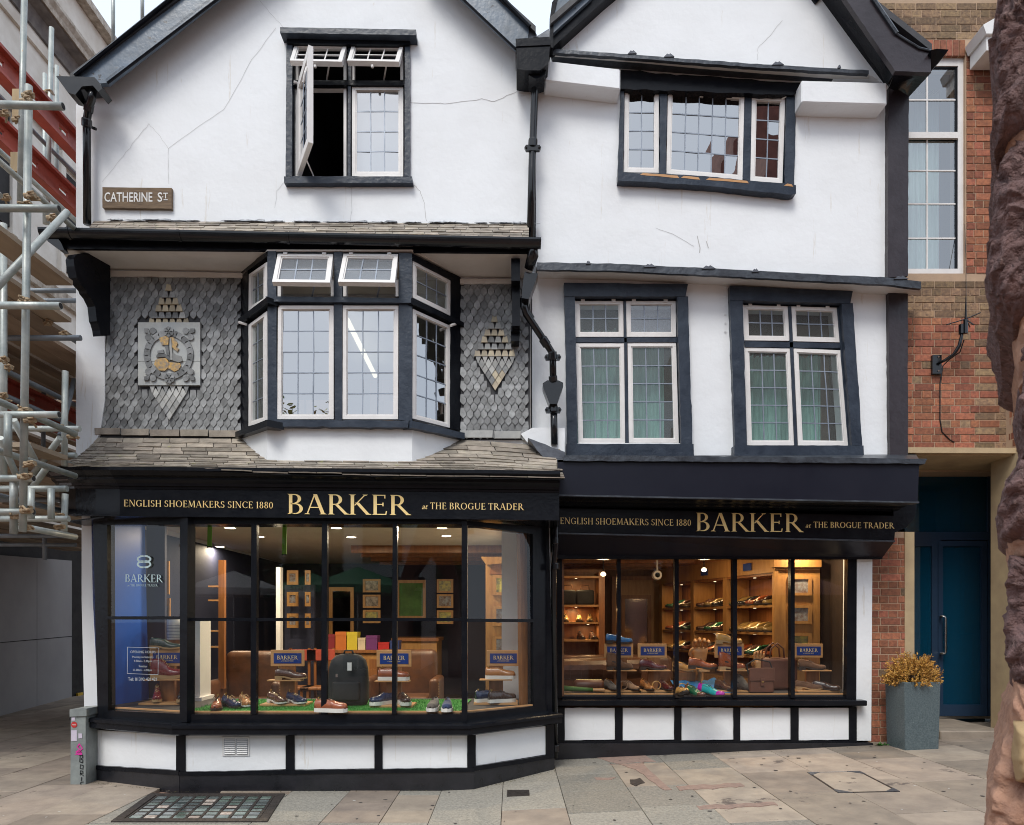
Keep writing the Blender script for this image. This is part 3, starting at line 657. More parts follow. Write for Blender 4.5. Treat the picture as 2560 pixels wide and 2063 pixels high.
# the open casement swings towards the street
hb = P(748, 214, Yh); hz = P(748, 440, Yh).z; ox = P(777, 0, 6.44).x
s = surf_3d((hb.x, Yh, hb.z), (ox, 6.44, hb.z), (ox, 6.44, hz), (hb.x, Yh, hz)); sash(win, s, 3, 4, 20, g_old)
mb = MB(); tube(mb, [s(.92, .2, .03), s(.95, .28, .05), s(.9, .36, .06)], .008, 6); tube(mb, [s(.5, 1.0, -.02), P(784, 441, Yh)], .007, 6); tube(mb, [P(735, 205, YW - .02), s(.02, -.01, 0)], .012, 6); mb.build('stay', m_sash, win)
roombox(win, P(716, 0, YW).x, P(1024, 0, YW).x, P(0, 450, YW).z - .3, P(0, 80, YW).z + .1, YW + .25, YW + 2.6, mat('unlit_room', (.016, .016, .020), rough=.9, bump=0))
mb = MB(); rect(mb, FR(YW + .14), 880, 236, 1010, 441, 0, .01); mb.build('blind', m_blind, win)

# ---- eaves gutter, fascia, soffit over the first floor
YG = 6.36
mb = MB(); g0 = P(104, 576, YG); g1 = P(1352, 602, YG); rr = .058
n = 14; prof = [(-rr * math.cos(R(180 * k / n)) + 0, -rr * math.sin(R(180 * k / n)) * 1.3) for k in range(n + 1)]; prof += [(a * .86, b * .86) for a, b in prof[::-1]]
sweep(mb, [g0, g0.lerp(g1, .5), g1], [(-a, b) for a, b in prof]); mb.build('gutter', m_plastic, BL, smooth=False)
mb = MB()
for px in (176, 452, 722, 995, 1272):
    t = (px - 104) / 1248; c = g0.lerp(g1, t); pr = [(-rr * 1.09 * math.cos(R(180 * k / n)), -rr * 1.42 * math.sin(R(180 * k / n))) for k in range(n + 1)]; pr += [(a * .9, b * .9) for a, b in pr[::-1]]
    sweep(mb, [c - Vector((.012, 0, 0)), c + Vector((.012, 0, 0))], [(-a, b) for a, b in pr])
mb.build('gutter_bracket', m_plastic, BL)
fg = FR(6.43)
mb = MB(); poly(mb, fg, [(150, 590), (1338, 606), (1338, 632), (150, 622)], 0, .03); mb.build('eaves_fascia', m_black, BL)
# flared left end of the eaves
mb = MB(); timber(mb, FR(6.36), [(95, 574), (128, 575), (152, 606), (160, 624), (150, 626), (120, 604)], 0, .07, 0); mb.build('eaves_end', m_plastic, BL)
mb = MB(); prism(mb, [P(150, 621, 6.46), P(1338, 631, 6.46), P(1327, 697, YW), P(185, 672, YW)], (0, 0, .02)); mb.build('eaves_soffit', m_soffit, BL)
# pent roof above the gutter
tl, tr = WL.p(236, 552), WL.p(1322, 560); bl, br = P(212, 590, 6.40), P(1322, 596, 6.40); bl.z = P(0, 588, 6.4).z
def patchslates(rows, tlf, blf, wmin, wmax, name, m, cond=None, th=.008, lift=.007, over=.35, parent=BL):
    """tlf(u), blf(u): top and bottom curves; rows of slates laid from the bottom up"""
    cnt = 0
    for r_ in range(rows):
        v0 = r_ / rows; v1 = (r_ + 1) / rows; u = -random.uniform(0, wmax)
        while u < 1:
            w = random.uniform(wmin, wmax); a, b = max(0, u), min(1, u + w - .0012); u += w
            if b - a < wmin * .25: continue
            va = max(0, v0 - over / rows)
            pt = lambda uu, vv: roofpt(tlf, blf, uu, vv)
            if cond and not cond((a + b) / 2, v1): continue
            q = [pt(a, va), pt(b, va), pt(b, v1 + random.uniform(-.006, .006)), pt(a, v1 + random.uniform(-.006, .006))]
            mb = MB(); slate_course(mb, *q, th=th, lift=lift * random.uniform(.6, 1.6)); mb.build(name, m, parent); cnt += 1
    return cnt
def roofpt(t, b, u, v): return t(u).lerp(b(u), v)
ub = node('pent_roof', BL)
mb = MB(); prism(mb, [tl, tr, br, bl], (0, 0, -.02)); mb.build('roof_deck', m_slated, ub)
patchslates(6, lambda u: tl.lerp(tr, u), lambda u: bl.lerp(br, u), .028, .055, 'eaves_slate', m_rslate, parent=ub)
mb = MB()
m_leadl = mat('pale_lead', (.42, .44, .47), (.16, .17, .19), .5, nscale=30, bump=.5, metal=.1)
for k in range(70):
    u = random.random() ** .9; p = tl.lerp(tr, u); w = random.uniform(.03, .22); h = random.choice((.004, .006, .01, .012, .022)); mb = MB()
    q = [p + Vector((w * a, -.05 - random.uniform(0, .02), -.028)) for a in (0, .3, .7, 1)] + [p + Vector((w * a, -.004, random.uniform(.3, 1) * h)) for a in (.95, .6, .35, .1)]
    prism(mb, q, (0, 0, .003)); mb.build('torn_flashing', m_leadl if k % 3 else m_lead, ub)

# ---- scalloped slate hanging
def scallop(cx, cy, w, h, kind='fish'):
    if kind == 'fish':
        a = [(-.42, -.85), (.42, -.85), (.5, -.02), (.47, .20), (.37, .36), (.24, .42), (.27, .49), (.13, .56), (0, .72), (-.13, .56), (-.27, .49), (-.24, .42), (-.37, .36), (-.47, .20), (-.5, -.02)]
    elif kind == 'trap': a = [(-.27, -.5), (.27, -.5), (.48, .5), (-.48, .5)]
    else: a = [(0, -1.0), (.5, 0), (0, 1.0), (-.5, 0)]
    return [(cx + x * w, cy + y * h) for x, y in a]
RING = (345, 806, 500, 963)
def tri_up(x, y, cx, y0, y1, hw): return y0 < y < y1 and abs(x - cx) < hw * (y - y0) / (y1 - y0)
hang = []
for (x0, x1, y0, y1, tag_) in ((250, 606, 700, 1088, 'L'), (1150, 1325, 712, 1090, 'R')):
    row = 0; y = y0
    while y < y1:
        x = x0 + (8.6 if row % 2 else 0); 
        lo = x0 if y > 840 or tag_ == 'R' else x0 + 22
        while x < x1 + (row % 2) * 0:
            ok = x > lo + 2 and x < x1 - 4
            if tag_ == 'L':
                if RING[0] - 4 < x < RING[2] + 4 and RING[1] - 6 < y < RING[3] + 10: ok = False
                if tri_up(x, y, 421, 702, 812, 52): ok = False
                if 960 < y < 1062 and abs(x - 423) < 44 * (1 - (y - 960) / 100) + 2: ok = False
            else:
                if tri_up(x, y, 1236, 786, 890, 46): ok = False
                if 886 < y < 985 and abs(x - 1238) < 50 * (1 - (y - 886) / 100) + 2: ok = False
            if ok: hang.append((y, x))
            x += 17.2
        y += 17.0; row += 1
hang.sort()
hs = node('slate_hanging', BL); m_ = len(hang) - 298; stuff = MB()
for k, (y, x) in enumerate(hang):
    pts = scallop(x + random.uniform(-.7, .7), y + random.uniform(-.8, .8), 16.0, 17.2); t = random.uniform(.008, .013); sk = random.uniform(-.4, .4)
    pts = [(a + sk * (b - y) * .05, b) for a, b in pts]
    mb = stuff if k < m_ else MB(); n = len(pts)
    fr = [WL.p(a, b, .012 + t * (0.25 + 1.2 * (b - y + 16) / 28)) for a, b in pts]; prism(mb, fr, (0, .014, 0))
    if k >= m_: mb.build('hung_slate', m_slate, hs)
tag(stuff.build('hung_slates', m_slate, hs), kind='stuff')
mb = MB(); poly(mb, WL, [(250, 695), (606, 695), (606, 1100), (250, 1100)], .006, .01); mb.build('slate_gap_shade', m_slated, hs)  # near-black ground paints the shadow into the gaps between slates
mb = MB(); poly(mb, WL, [(1150, 708), (1326, 708), (1326, 1100), (1150, 1100)], .006, .01); mb.build('slate_gap_shade', m_slated, hs)
for cx, rows, ytop, cols in ((421, 6, 712, None), (1236, 6, 790, None)):
    for r_ in range(rows):
        y = ytop + r_ * 17.2 + 6; nn = r_ + 1
        for k in range(nn):
            x = cx + (k - (nn - 1) / 2) * 17.2 + (r_ % 2) * .8
            mm = m_slateb if (r_ in (0, 2, 5) or (r_ == 3 and random.random() < .6)) else m_slatel if random.random() < .4 else m_slate
            mb = MB(); pp = scallop(x, y, 17, 16.6, 'trap'); fr = [WL.p(a, b, .020 + .016 * (b - y + 8) / 16) for a, b in pp]; prism(mb, fr, (0, .012, 0)); mb.build('trapezoid_slate', mm, hs)
for cx, ytop, side in ((423, 962, 0), (1238, 888, 1)):
    for r_ in range(10):
        y = ytop + r_ * 13.4
        for k in range(-4, 5):
            x = cx + k * 17.0 + (8.5 if r_ % 2 == 0 else 0)
            if y > ytop + 90 or abs(x - cx) > 51 * (1 - (y - ytop) / 92): continue
            mm = (m_slateb if (side and r_ > 2) else m_slatel) if random.random() < .8 else m_slate
            pp = scallop(x, y + 8, 16.2, 12.9, 'loz')
            if r_ == 0: pp = [(x - 8, y - 1), (x + 8, y - 1), (x + 1, y + 20), (x - 1, y + 20)]
            mb = MB(); fr = [WL.p(a, b, .024 + .00035 * r_ + .010 * (b - y + 8) / 16) for a, b in pp]; prism(mb, fr, (0, .010, 0)); mb.build('lozenge_slate', mm, hs)
for x0, x1, yy in ((236, 300, 1086), (302, 372, 1088), (374, 448, 1090), (450, 520, 1090), (522, 600, 1092)):
    mb = MB(); poly(mb, WL, [(x0, yy - 16), (x1, yy - 16), (x1 - 1, yy), (x0 + 1, yy)], .038, .012); mb.build('base_slate', m_rslate, hs)
for x0, x1, yy in ((1150, 1232, 1094), (1236, 1302, 1096), (1305, 1324, 1100)):
    mb = MB(); poly(mb, WL, [(x0, yy - 18), (x1, yy - 18), (x1 - 1, yy), (x0 + 1, yy)], .038, .012); mb.build('base_slate', m_slatel, hs)
# ---- ship roundel
em = node('ship_plaque', BL)
mb = MB(); rect(mb, WL, 345, 806, 500, 903, .045, .04); rect(mb, WL, 345, 904, 500, 963, .043, .04); mb.build('plaque', mat('pale_slab', (.52, .53, .50), (.40, .43, .44), .7, nscale=5), em)
def ringpts(cx, cy, r, a0, a1, n): return [(cx + r * math.cos(R(a0 + (a1 - a0) * k / n)), cy - r * math.sin(R(a0 + (a1 - a0) * k / n))) for k in range(n + 1)]
for k in range(22):        # garland of notched leaves
    a = 90 + 16.4 * k
    if 172 < a % 360 < 186: continue
    o = ringpts(421, 887, 62, a - 8.6, a + 8.6, 3); i_ = ringpts(421, 887, 47, a + 8.6, a - 8.6, 3)
    mid = ((o[0][0] + i_[-1][0]) / 2, (o[0][1] + i_[-1][1]) / 2); c2 = ringpts(421, 887, 55, a - 4, a - 4, 1)[0]
    mb = MB(); poly(mb, WL, o + i_ + [c2], .058 + .001 * (k % 3), .012); mb.build('garland_leaf', m_slate, em)
for cx, cy, r_ in ((421, 829, 12), (423, 946, 12)):
    for k in range(6):
        mb = MB(); poly(mb, WL, ringpts(cx + 8 * math.cos(k * 1.047 + .5), cy + 8 * math.sin(k * 1.047 + .5), 5.4, 0, 330, 9), .066, .012); mb.build('petal', m_slate, em)
for cx, cy, sx, sy in ((372, 835, 1, 1), (474, 835, -1, 1), (372, 937, 1, -1), (474, 937, -1, -1)):
    mb = MB()
    poly(mb, WL, ringpts(cx + 10 * sx, cy - 8 * sy, 8, 0, 330, 10), .060, .014); poly(mb, WL, ringpts(cx - 2 * sx, cy + 8 * sy, 8, 0, 330, 10), .0605, .014)
    poly(mb, WL, [(cx - 12 * sx, cy - 14 * sy), (cx - 2 * sx, cy - 14 * sy), (cx + 4 * sx, cy + 2 * sy), (cx - 12 * sx, cy - 5 * sy)], .061, .014); mb.build('corner_scroll', m_slate, em)
for pts, d, mm in (([(385, 912), (388, 900), (400, 896), (415, 895), (421, 903), (421, 918), (412, 927), (398, 926)], .060, m_gilt), ([(421, 905), (450, 908), (452, 914), (446, 925), (436, 929), (420, 921)], .058, m_gilt),
                   ([(390, 893), (392, 886), (412, 884), (426, 896), (424, 902), (412, 892), (398, 893)], .063, m_slate), ([(392, 880), (394, 876), (408, 874), (409, 883), (394, 884)], .062, m_slate),
                   ([(397, 845), (412, 840), (422, 843), (420, 862), (404, 862)], .060, m_gilt), ([(423, 842), (434, 844), (444, 858), (440, 868), (447, 872), (443, 880), (428, 866)], .058, m_gilt),
                   ([(424, 846), (428, 846), (431, 900), (426, 900)], .064, m_slatel), ([(412, 864), (420, 864), (424, 890), (416, 886)], .061, m_slate), ([(432, 880), (440, 888), (452, 890), (456, 902), (446, 906), (428, 900)], .061, m_slatel)):
    mb = MB(); poly(mb, WL, pts, d, .012); mb.build('ship_piece', mm, em)

# ---- oriel window
OR = node('oriel_window', BL)
YF = 6.42
fL, fC, fR_ = Face(602, YW, 668, YF), FR(YF), Face(1030, YF, 1155, YW)
def oriel_bits(fa, spec, m, d=.0, th=.09, amp=.6, name='frame'):
    mb = MB()
    for k, q in enumerate(spec): timber(mb, fa, q, d + .0012 * k, th, amp, k + len(q))
    return mb.build(name, m, OR)
oriel_bits(fC, [[(668, 628), (690, 628), (692, 1050), (670, 1050)], [(835, 630), (856, 630), (855, 1050), (837, 1050)], [(998, 632), (1030, 634), (1030, 1052), (996, 1050)]], m_skybl)
oriel_bits(fC, [[(690, 630), (998, 632), (998, 642), (690, 640)]], m_black, -.01)
oriel_bits(fC, [[(664, 741), (1028, 745), (1028, 757), (664, 754)]], m_skybl, .03, .12)
oriel_bits(fC, [[(662, 1050), (1022, 1051), (1020, 1069), (662, 1066)]], m_skybl, .07, .16, 1.4, 'sill')
oriel_bits(fL, [[(602, 672), (619, 660), (619, 1070), (600, 1078)], [(604, 672), (668, 628), (668, 640), (618, 678)]], m_black)
oriel_bits(fL, [[(594, 798), (668, 742), (668, 757), (596, 812)]], m_black, .03, .12)
oriel_bits(fL, [[(588, 1080), (668, 1049), (668, 1066), (588, 1094)]], m_black, .07, .16, .6, 'sill')
oriel_bits(fR_, [[(1127, 690), (1152, 705), (1152, 1078), (1126, 1070)], [(1030, 634), (1152, 694), (1152, 712), (1030, 650)]], m_black)
oriel_bits(fR_, [[(1030, 745), (1160, 806), (1160, 818), (1030, 760)]], m_black, .03, .12)
oriel_bits(fR_, [[(1030, 1052), (1162, 1082), (1162, 1098), (1030, 1069)]], m_skybl, .07, .16, .9, 'sill')
sw_ = dict(pn='pane')
sash(OR, surf_px(fC, [(695, 764), (834, 764), (834, 1048), (693, 1048)], -.03), 3, 5, 9)
sash(OR, surf_px(fC, [(857, 764), (996, 764), (995, 1048), (856, 1048)], -.03), 3, 5, 9)
sash(OR, surf_px(fL, [(621, 812), (667, 778), (667, 1052), (620, 1066)], -.03), 2, 5, 8, g_dim, lead=2)
sash(OR, surf_px(fL, [(622, 686), (667, 655), (667, 752), (621, 778)], -.03), 2, 2, 7, g_dim, lead=2)
sash(OR, surf_px(fR_, [(1032, 772), (1126, 815), (1126, 1070), (1031, 1046)], -.03), 3, 5, 8)
sash(OR, surf_px(fR_, [(1032, 652), (1127, 702), (1127, 790), (1032, 744)], -.03), 3, 2, 8, g_dim)
for x0, x1, dx in ((694, 834, -8), (858, 996, -8)):
    s = surf_3d(P(x0 + 2, 640, YF + .02), P(x1, 641, YF + .02), P(x1 + dx, 712, YF - .17), P(x0 + dx - 4, 710, YF - .17)); sash(OR, s, 3, 2, 9, g_top, lead=3)
    mb = MB(); hinge(mb, s, (.14, .84)); mb.build('hinge', m_sash, OR)
    mb = MB(); tube(mb, [P((x0 + x1) / 2 + 22, 716, YF - .15), P((x0 + x1) / 2 + 16, 742, YF + .05)], .008, 6); mb.build('stay', m_came, OR)
    mb = MB(); rect(mb, fC, x0, 700, x0 + 8, 741, -.01, .05); rect(mb, fC, x1 - 7, 700, x1, 741, -.01, .05); mb.build('inner_frame', m_sash, OR)
for fa, a, b in ((fL, (597, 806), (619, 812)), (fR_, (1127, 814), (1144, 808))):
    mb = MB(); tube(mb, [fa.p(*a, .05), fa.p(*b, -.01)], .014, 6); mb.build('hinge', m_sash, OR)
# apron below the sill, met by the shop roof
xs = [fL.p(602, 0).xy, fC.p(668, 0).xy, fC.p(1030, 0).xy, fR_.p(1155, 0).xy]
mb = MB(); zt_ = P(0, 1060, YF).z; n4 = 4
vs = [(x, y, z) for z in (zt_, 2.95) for x, y in xs]; vs = [(v[0], v[1] - (.0 if v[2] > 3.2 else .0), v[2]) for v in vs]
mb.add(vs, [(0, 1, 5, 4), (1, 2, 6, 5), (2, 3, 7, 6), (0, 4, 7, 3), (0, 3, 2, 1), (4, 5, 6, 7)]); mb.build('apron', m_render, OR)
# flat head over the oriel and room behind it
mb = MB(); mb.add([(x, y, z) for z in (P(0, 628, YF).z, P(0, 624, YF).z) for x, y in xs], [(0, 1, 2, 3), (7, 6, 5, 4), (0, 1, 5, 4), (1, 2, 6, 5), (2, 3, 7, 6)]); mb.build('head_board', m_soffit, OR)
mb = MB(); zb, zh = zt_, P(0, 632, YF).z
bx = [(-3.4, 9.4), (-.2, 9.4)]
mb.add([(-3.4, YW + .3, zb), (-.2, YW + .3, zb), (-.2, 9.6, zb), (-3.4, 9.6, zb), (-3.4, YW + .3, zh), (-.2, YW + .3, zh), (-.2, 9.6, zh), (-3.4, 9.6, zh)], [(0, 1, 2, 3), (4, 5, 6, 7), (2, 3, 7, 6), (0, 3, 7, 4), (1, 2, 6, 5)])
mb.build('store_room', mat('store_room_paint', (.42, .36, .30), (.36, .30, .25), .9, bump=0), OR, recalc=False)
mb = MB(); tube(mb, [P(868, 800, 7.3), P(938, 940, 9.0)], .03, 8); mb.build('fluorescent_tube', m_tubeg, OR)

# ---- roof over the shop window
eave = [(104, 1170, 6.45), (125, 1168, 6.22), (170, 1169, 6.02), (240, 1170, 5.90), (330, 1172, 5.84), (500, 1175, 5.80), (700, 1183, 5.80), (1000, 1190, 5.80), (1250, 1193, 5.80), (1412, 1196, 5.80)]
eave3 = [P(*e) for e in eave]
top3 = [P(245, 1094, 6.88), P(252, 1094, 6.88), P(262, 1094, 6.88), P(275, 1095, 6.88), P(350, 1095, 6.88), P(490, 1096, 6.88), P(680, 1097, 6.88), P(960, 1098, 6.88), P(1180, 1100, 6.88), P(1400, 1118, 6.88)]
def curve(L):
    ds = [0]
    for a, b in zip(eave3, eave3[1:]): ds.append(ds[-1] + (b - a).length)
    T = ds[-1]
    def f(u):
        s = min(max(u, 0), 1) * T
        for i in range(len(ds) - 1):
            if s <= ds[i + 1] + 1e-9: return L[i].lerp(L[i + 1], (s - ds[i]) / (ds[i + 1] - ds[i]))
        return L[-1]
    return f
ctop, ceav = curve(top3), curve(eave3)
def bell(u, v):    # flared profile between wall and eaves
    p = ctop(u).lerp(ceav(u), v); p.z -= .085 * math.sin(math.pi * v ** .8); return p
roofpt_old = roofpt
def roofpt(t, b, u, v): return bell(u, v) if t is ctop else t(u).lerp(b(u), v)
lr = node('shop_roof', BL); mb = MB(); NU, NV = 40, 8
vs = [bell(i / NU, j / NV) - Vector((0, 0, .012)) for j in range(NV + 1) for i in range(NU + 1)]
mb.add(vs, [(j * (NU + 1) + i, j * (NU + 1) + i + 1, (j + 1) * (NU + 1) + i + 1, (j + 1) * (NU + 1) + i) for j in range(NV) for i in range(NU)]); mb.build('roof_deck', m_slated, lr, recalc=False)
def vis(u, v):
    p = bell(u, v); return not (xs[1][0] + .12 < p.x < xs[2][0] - .12 and p.y > 6.62)
patchslates(13, ctop, ceav, .038, .068, 'roof_slate', m_rslate, vis, th=.009, lift=.010, parent=lr)
mb = MB(); timber(mb, FR(6.66), [(1320, 1095), (1412, 1130), (1414, 1160), (1402, 1186), (1376, 1160), (1352, 1136)], 0, .2, 2); mb.build('lead_soaker', m_lead, lr)
mb = MB(); timber(mb, FR(6.84), [(1302, 1085), (1330, 1070), (1412, 1070), (1412, 1132), (1380, 1134), (1330, 1120)], 0, .1, 1.4); mb.build('render_foot', m_render, lr)

# ---- cornice, fascia and sign over the shop window
cpath = [P(*e) for e in [(150, 1222, 6.42), (160, 1222, 6.25), (190, 1222, 6.10), (240, 1222, 6.01), (300, 1223, 5.95), (450, 1224, 5.94), (800, 1227, 5.94), (1150, 1230, 5.94), (1398, 1233, 5.94)]]
z0 = cpath[5].z
prof = [(-.10, 0), (.012, 0), (.016, .018), (.034, .024), (.040, .046), (.062, .064), (.070, .074), (.072, .088), (.10, .102), (.128, .128), (.140, .136), (.140, .165), (-.10, .165)]
mb = MB(); sweep(mb, cpath, prof); mb.build('cornice', m_black, BL)
mb = MB(); sweep(mb, cpath, [(-.05, -.001), (.004, -.001), (.004, -.225), (.012, -.228), (.012, -.240), (-.05, -.240)]); fas = mb.build('sign_fascia', m_black, BL)
fS = FR(5.934)
mb = MB(); serif_text(mb, fS.p, 'ENGLISH SHOEMAKERS SINCE 1880', 309, 1266, 683, 1271.5, 16.5); mb.build('sign_lettering', m_gold, fas); mb = MB()
serif_text(mb, fS.p, 'THE BROGUE TRADER', 1075, 1273, 1309, 1275.5, 16.5); mb.build('sign_lettering', m_gold, fas)
mb = MB(); serif_text(mb, fS.p, 'BARKER', 716, 1285, 1023, 1288, 50, track=.03); mb.build('sign_lettering', m_gold, fas)
mb = MB(); plain_text(mb, fS.p, 'at', 1055, 1273, 1070, 1273, 13.5, shear=.35); mb.build('sign_lettering', m_gold, fas, recalc=False)
zf = P(450, 1290, 5.94).z
mb = MB(); prism(mb, [(p.x, p.y, zf) for p in (P(172, 0, 6.30), P(260, 0, 6.05), P(450, 0, 5.97), P(1396, 0, 5.97), P(1396, 0, 6.75), P(215, 0, 6.6))], (0, 0, .012)); so_ = mb.build('fascia_soffit', m_black, BL)

# ---- bay shop window
SW = node('shop_window', BL)
sL, sC, sR = Face(215, 6.38, 455, 6.0), FR(6.0), Face(1163, 6.0, 1342, 6.6)
mb = MB()
poly(mb, sL, [(226, 1287), (455, 1292), (455, 1312), (258, 1312), (226, 1300)], 0, .08)
poly(mb, sL, [(232, 1300), (268, 1312), (270, 1790), (244, 1790)], 0, .08); poly(mb, sL, [(246, 1776), (455, 1785), (455, 1806), (246, 1795)], .01, .09)
poly(mb, sL, [(450, 1292), (469, 1294), (467, 1806), (449, 1806)], .03, .09)
poly(mb, sL, [(256, 1541), (452, 1541), (452, 1549), (256, 1549)], .012, .03)
mb.build('glazing_frame', m_black, SW)
mb = MB(); rect(mb, sC, 458, 1293, 1168, 1310, 0, .08); rect(mb, sC, 458, 1786, 1168, 1806, .012, .09)
for a, b in ((628, 642), (804.5, 818), (981.5, 993)): poly(mb, sC, [(a, 1310), (b, 1310), (b - 2, 1786), (a - 2, 1786)], .02, .055)
rect(mb, sC, 1154, 1293, 1168, 1806, .025, .08)
for a, b in ((469, 626), (642, 803), (818, 980), (993, 1154)): rect(mb, sC, a - 1, 1545, b + 1, 1553, .014, .03)
mb.build('glazing_frame', m_black, SW)
mb = MB(); poly(mb, sR, [(1166, 1303), (1368, 1318), (1368, 1340), (1300, 1331), (1166, 1313)], .0, .08)
poly(mb, sR, [(1332, 1330), (1372, 1335), (1372, 1776), (1334, 1772)], .0, .08); poly(mb, sR, [(1166, 1784), (1372, 1762), (1372, 1780), (1166, 1806)], .01, .09)
poly(mb, sR, [(1166, 1547), (1336, 1548), (1336, 1556), (1166, 1555)], .014, .03); mb.build('glazing_frame', m_black, SW)
mb = MB(); poly(mb, sR, [(1300, 1334), (1332, 1334), (1332, 1768), (1306, 1770)], -.10, .05); mb.build('timber_post', m_woodr, SW)
def pane(fa, q, d=-.02, m=g_shop, p=SW):
    mb = MB(); mb.add([fa.p(x, y, d) for x, y in q], [(0, 1, 2, 3)]); return mb.build('pane', m, p, recalc=False)
pane(sL, [(262, 1308), (453, 1308), (453, 1545), (262, 1545)]); pane(sL, [(262, 1545), (453, 1545), (453, 1788), (262, 1780)])
for a, b in ((466, 632), (640, 808), (815, 985), (990, 1158)):
    pane(sC, [(a, 1306), (b, 1306), (b, 1549), (a, 1549)]); pane(sC, [(a, 1549), (b, 1549), (b, 1788), (a, 1788)])
pane(sR, [(1165, 1306), (1338, 1322), (1338, 1551), (1165, 1551)]); pane(sR, [(1165, 1551), (1338, 1551), (1338, 1770), (1165, 1788)])
# sill moulding and stall riser
spath = [P(196, 1806, 6.42), P(444, 1822, 5.93), P(1174, 1822, 5.93), P(1392, 1796, 6.62)]
spath = [Vector((p.x, p.y, .66)) for p in spath]; zs = P(0, 1807, 5.93).z
mb = MB(); sweep(mb, [Vector((p.x, p.y, zs - .004 + .0)) for p in spath], [(-.22, .0), (.07, 0), (.085, -.012), (.085, -.035), (.072, -.040), (.072, -.088), (.05, -.1), (-.22, -.1)]); sl = mb.build('sill_moulding', m_black, BL)
rpath = [P(212, 1900, 6.44), P(448, 1900, 5.98), P(1183, 1900, 5.98), P(1384, 1900, 6.62)]
def sec(zt, zb, out, name, m, path=rpath):
    mb = MB(); sweep(mb, [Vector((p.x, p.y, zt)) for p in path], [(-.10, 0), (out, 0), (out, zb - zt), (-.10, zb - zt)]); return mb.build(name, m, BL)
zr = zs - .10
sec(zr, .0, -.02, 'stall_riser', m_black)
rL, rC, rR = Face(212, 6.44, 448, 5.98), FR(5.98), Face(1183, 5.98, 1384, 6.62)
for fa, q in ((rL, [(224, 1824), (440, 1838), (440, 1926), (224, 1912)]), (rC, [(463, 1838), (714, 1838), (714, 1923), (463, 1931)]), (rC, [(736, 1838), (936, 1838), (936, 1921), (736, 1924)]), (rC, [(956, 1838), (1168, 1838), (1168, 1919), (956, 1922)]), (rR, [(1190, 1836), (1366, 1815), (1366, 1886), (1190, 1914)])):
    mb = MB(); timber(mb, fa, q, -.004, .03, .5); mb.build('riser_panel', m_render, BL)
for fa, q in ((rL, [(208, 1818), (224, 1820), (224, 1914), (208, 1914)]), (rC, [(440, 1836), (463, 1836), (463, 1934), (440, 1934)]), (rC, [(714, 1836), (736, 1836), (736, 1926), (714, 1926)]), (rC, [(936, 1836), (956, 1836), (956, 1924), (936, 1924)]), (rC, [(1168, 1836), (1189, 1836), (1189, 1922), (1168, 1922)]), (rR, [(1366, 1812), (1386, 1810), (1386, 1890), (1366, 1890)])):
    mb = MB(); poly(mb, fa, q, .008, .04); mb.build('riser_post', m_black, BL)
mb = MB()
for fa, q in ((rL, [(208, 1912), (446, 1927), (446, 1939), (208, 1922)]), (rC, [(446, 1930), (1186, 1920), (1186, 1930), (446, 1940)]), (rR, [(1186, 1916), (1386, 1886), (1386, 1896), (1186, 1928)])): timber(mb, fa, q, .02, .04, .8)
mb.build('base_rail', m_black, BL)
mb = MB()
for fa, q in ((rL, [(208, 1921), (448, 1938), (448, 2000), (208, 1975)]), (rC, [(446, 1939), (1186, 1929), (1186, 2000), (446, 2000)]), (rR, [(1186, 1927), (1386, 1895), (1386, 1950), (1186, 2000)])): poly(mb, fa, q, .012, .06)
m_plinth = mat('scuffed_plinth_paint', (.010, .011, .014), (.02, .02, .025), .3, bump=.5, bscale=30, nscale=6, wear=((.30, .28, .26), .685, 34, (1, 1, 1)))
mb.build('plinth', m_plinth, BL)
# vent
vg = node('air_vent', BL)
mb = MB(); rect(mb, rC, 555, 1842, 623, 1890, .006, .01); mb.build('vent_plate', m_white, vg); mb = MB(); rect(mb, rC, 560, 1847, 588, 1886, .008, .004); rect(mb, rC, 591, 1847, 619, 1886, .008, .004); mb.build('vent_slot', m_came, vg)
for c0 in (561, 592):
    for k in range(8):
        mb = MB(); y = 1848 + k * 4.8; prism(mb, [rC.p(c0, y, .010), rC.p(c0 + 26, y, .010), rC.p(c0 + 26, y + 3.6, .018), rC.p(c0, y + 3.6, .018)], (0, .006, 0)); mb.build('louvre', m_white, vg)
# white jamb strips either side of the bay
mb = MB(); poly(mb, FR(6.56), [(204, 1288), (228, 1288), (232, 1500), (248, 1800), (212, 1830), (204, 1500)], 0, .3); mb.build('white_jamb', m_render, BL)
mb = MB(); poly(mb, FR(6.72), [(1364, 1300), (1374, 1300), (1386, 1800), (1378, 1800)], 0, .1); mb.build('white_jamb', m_render, BL)
mb = MB(); poly(mb, FR(6.66), [(1330, 1310), (1372, 1310), (1384, 1800), (1335, 1800)], -.03, .2); mb.build('black_jamb', m_black, BL)
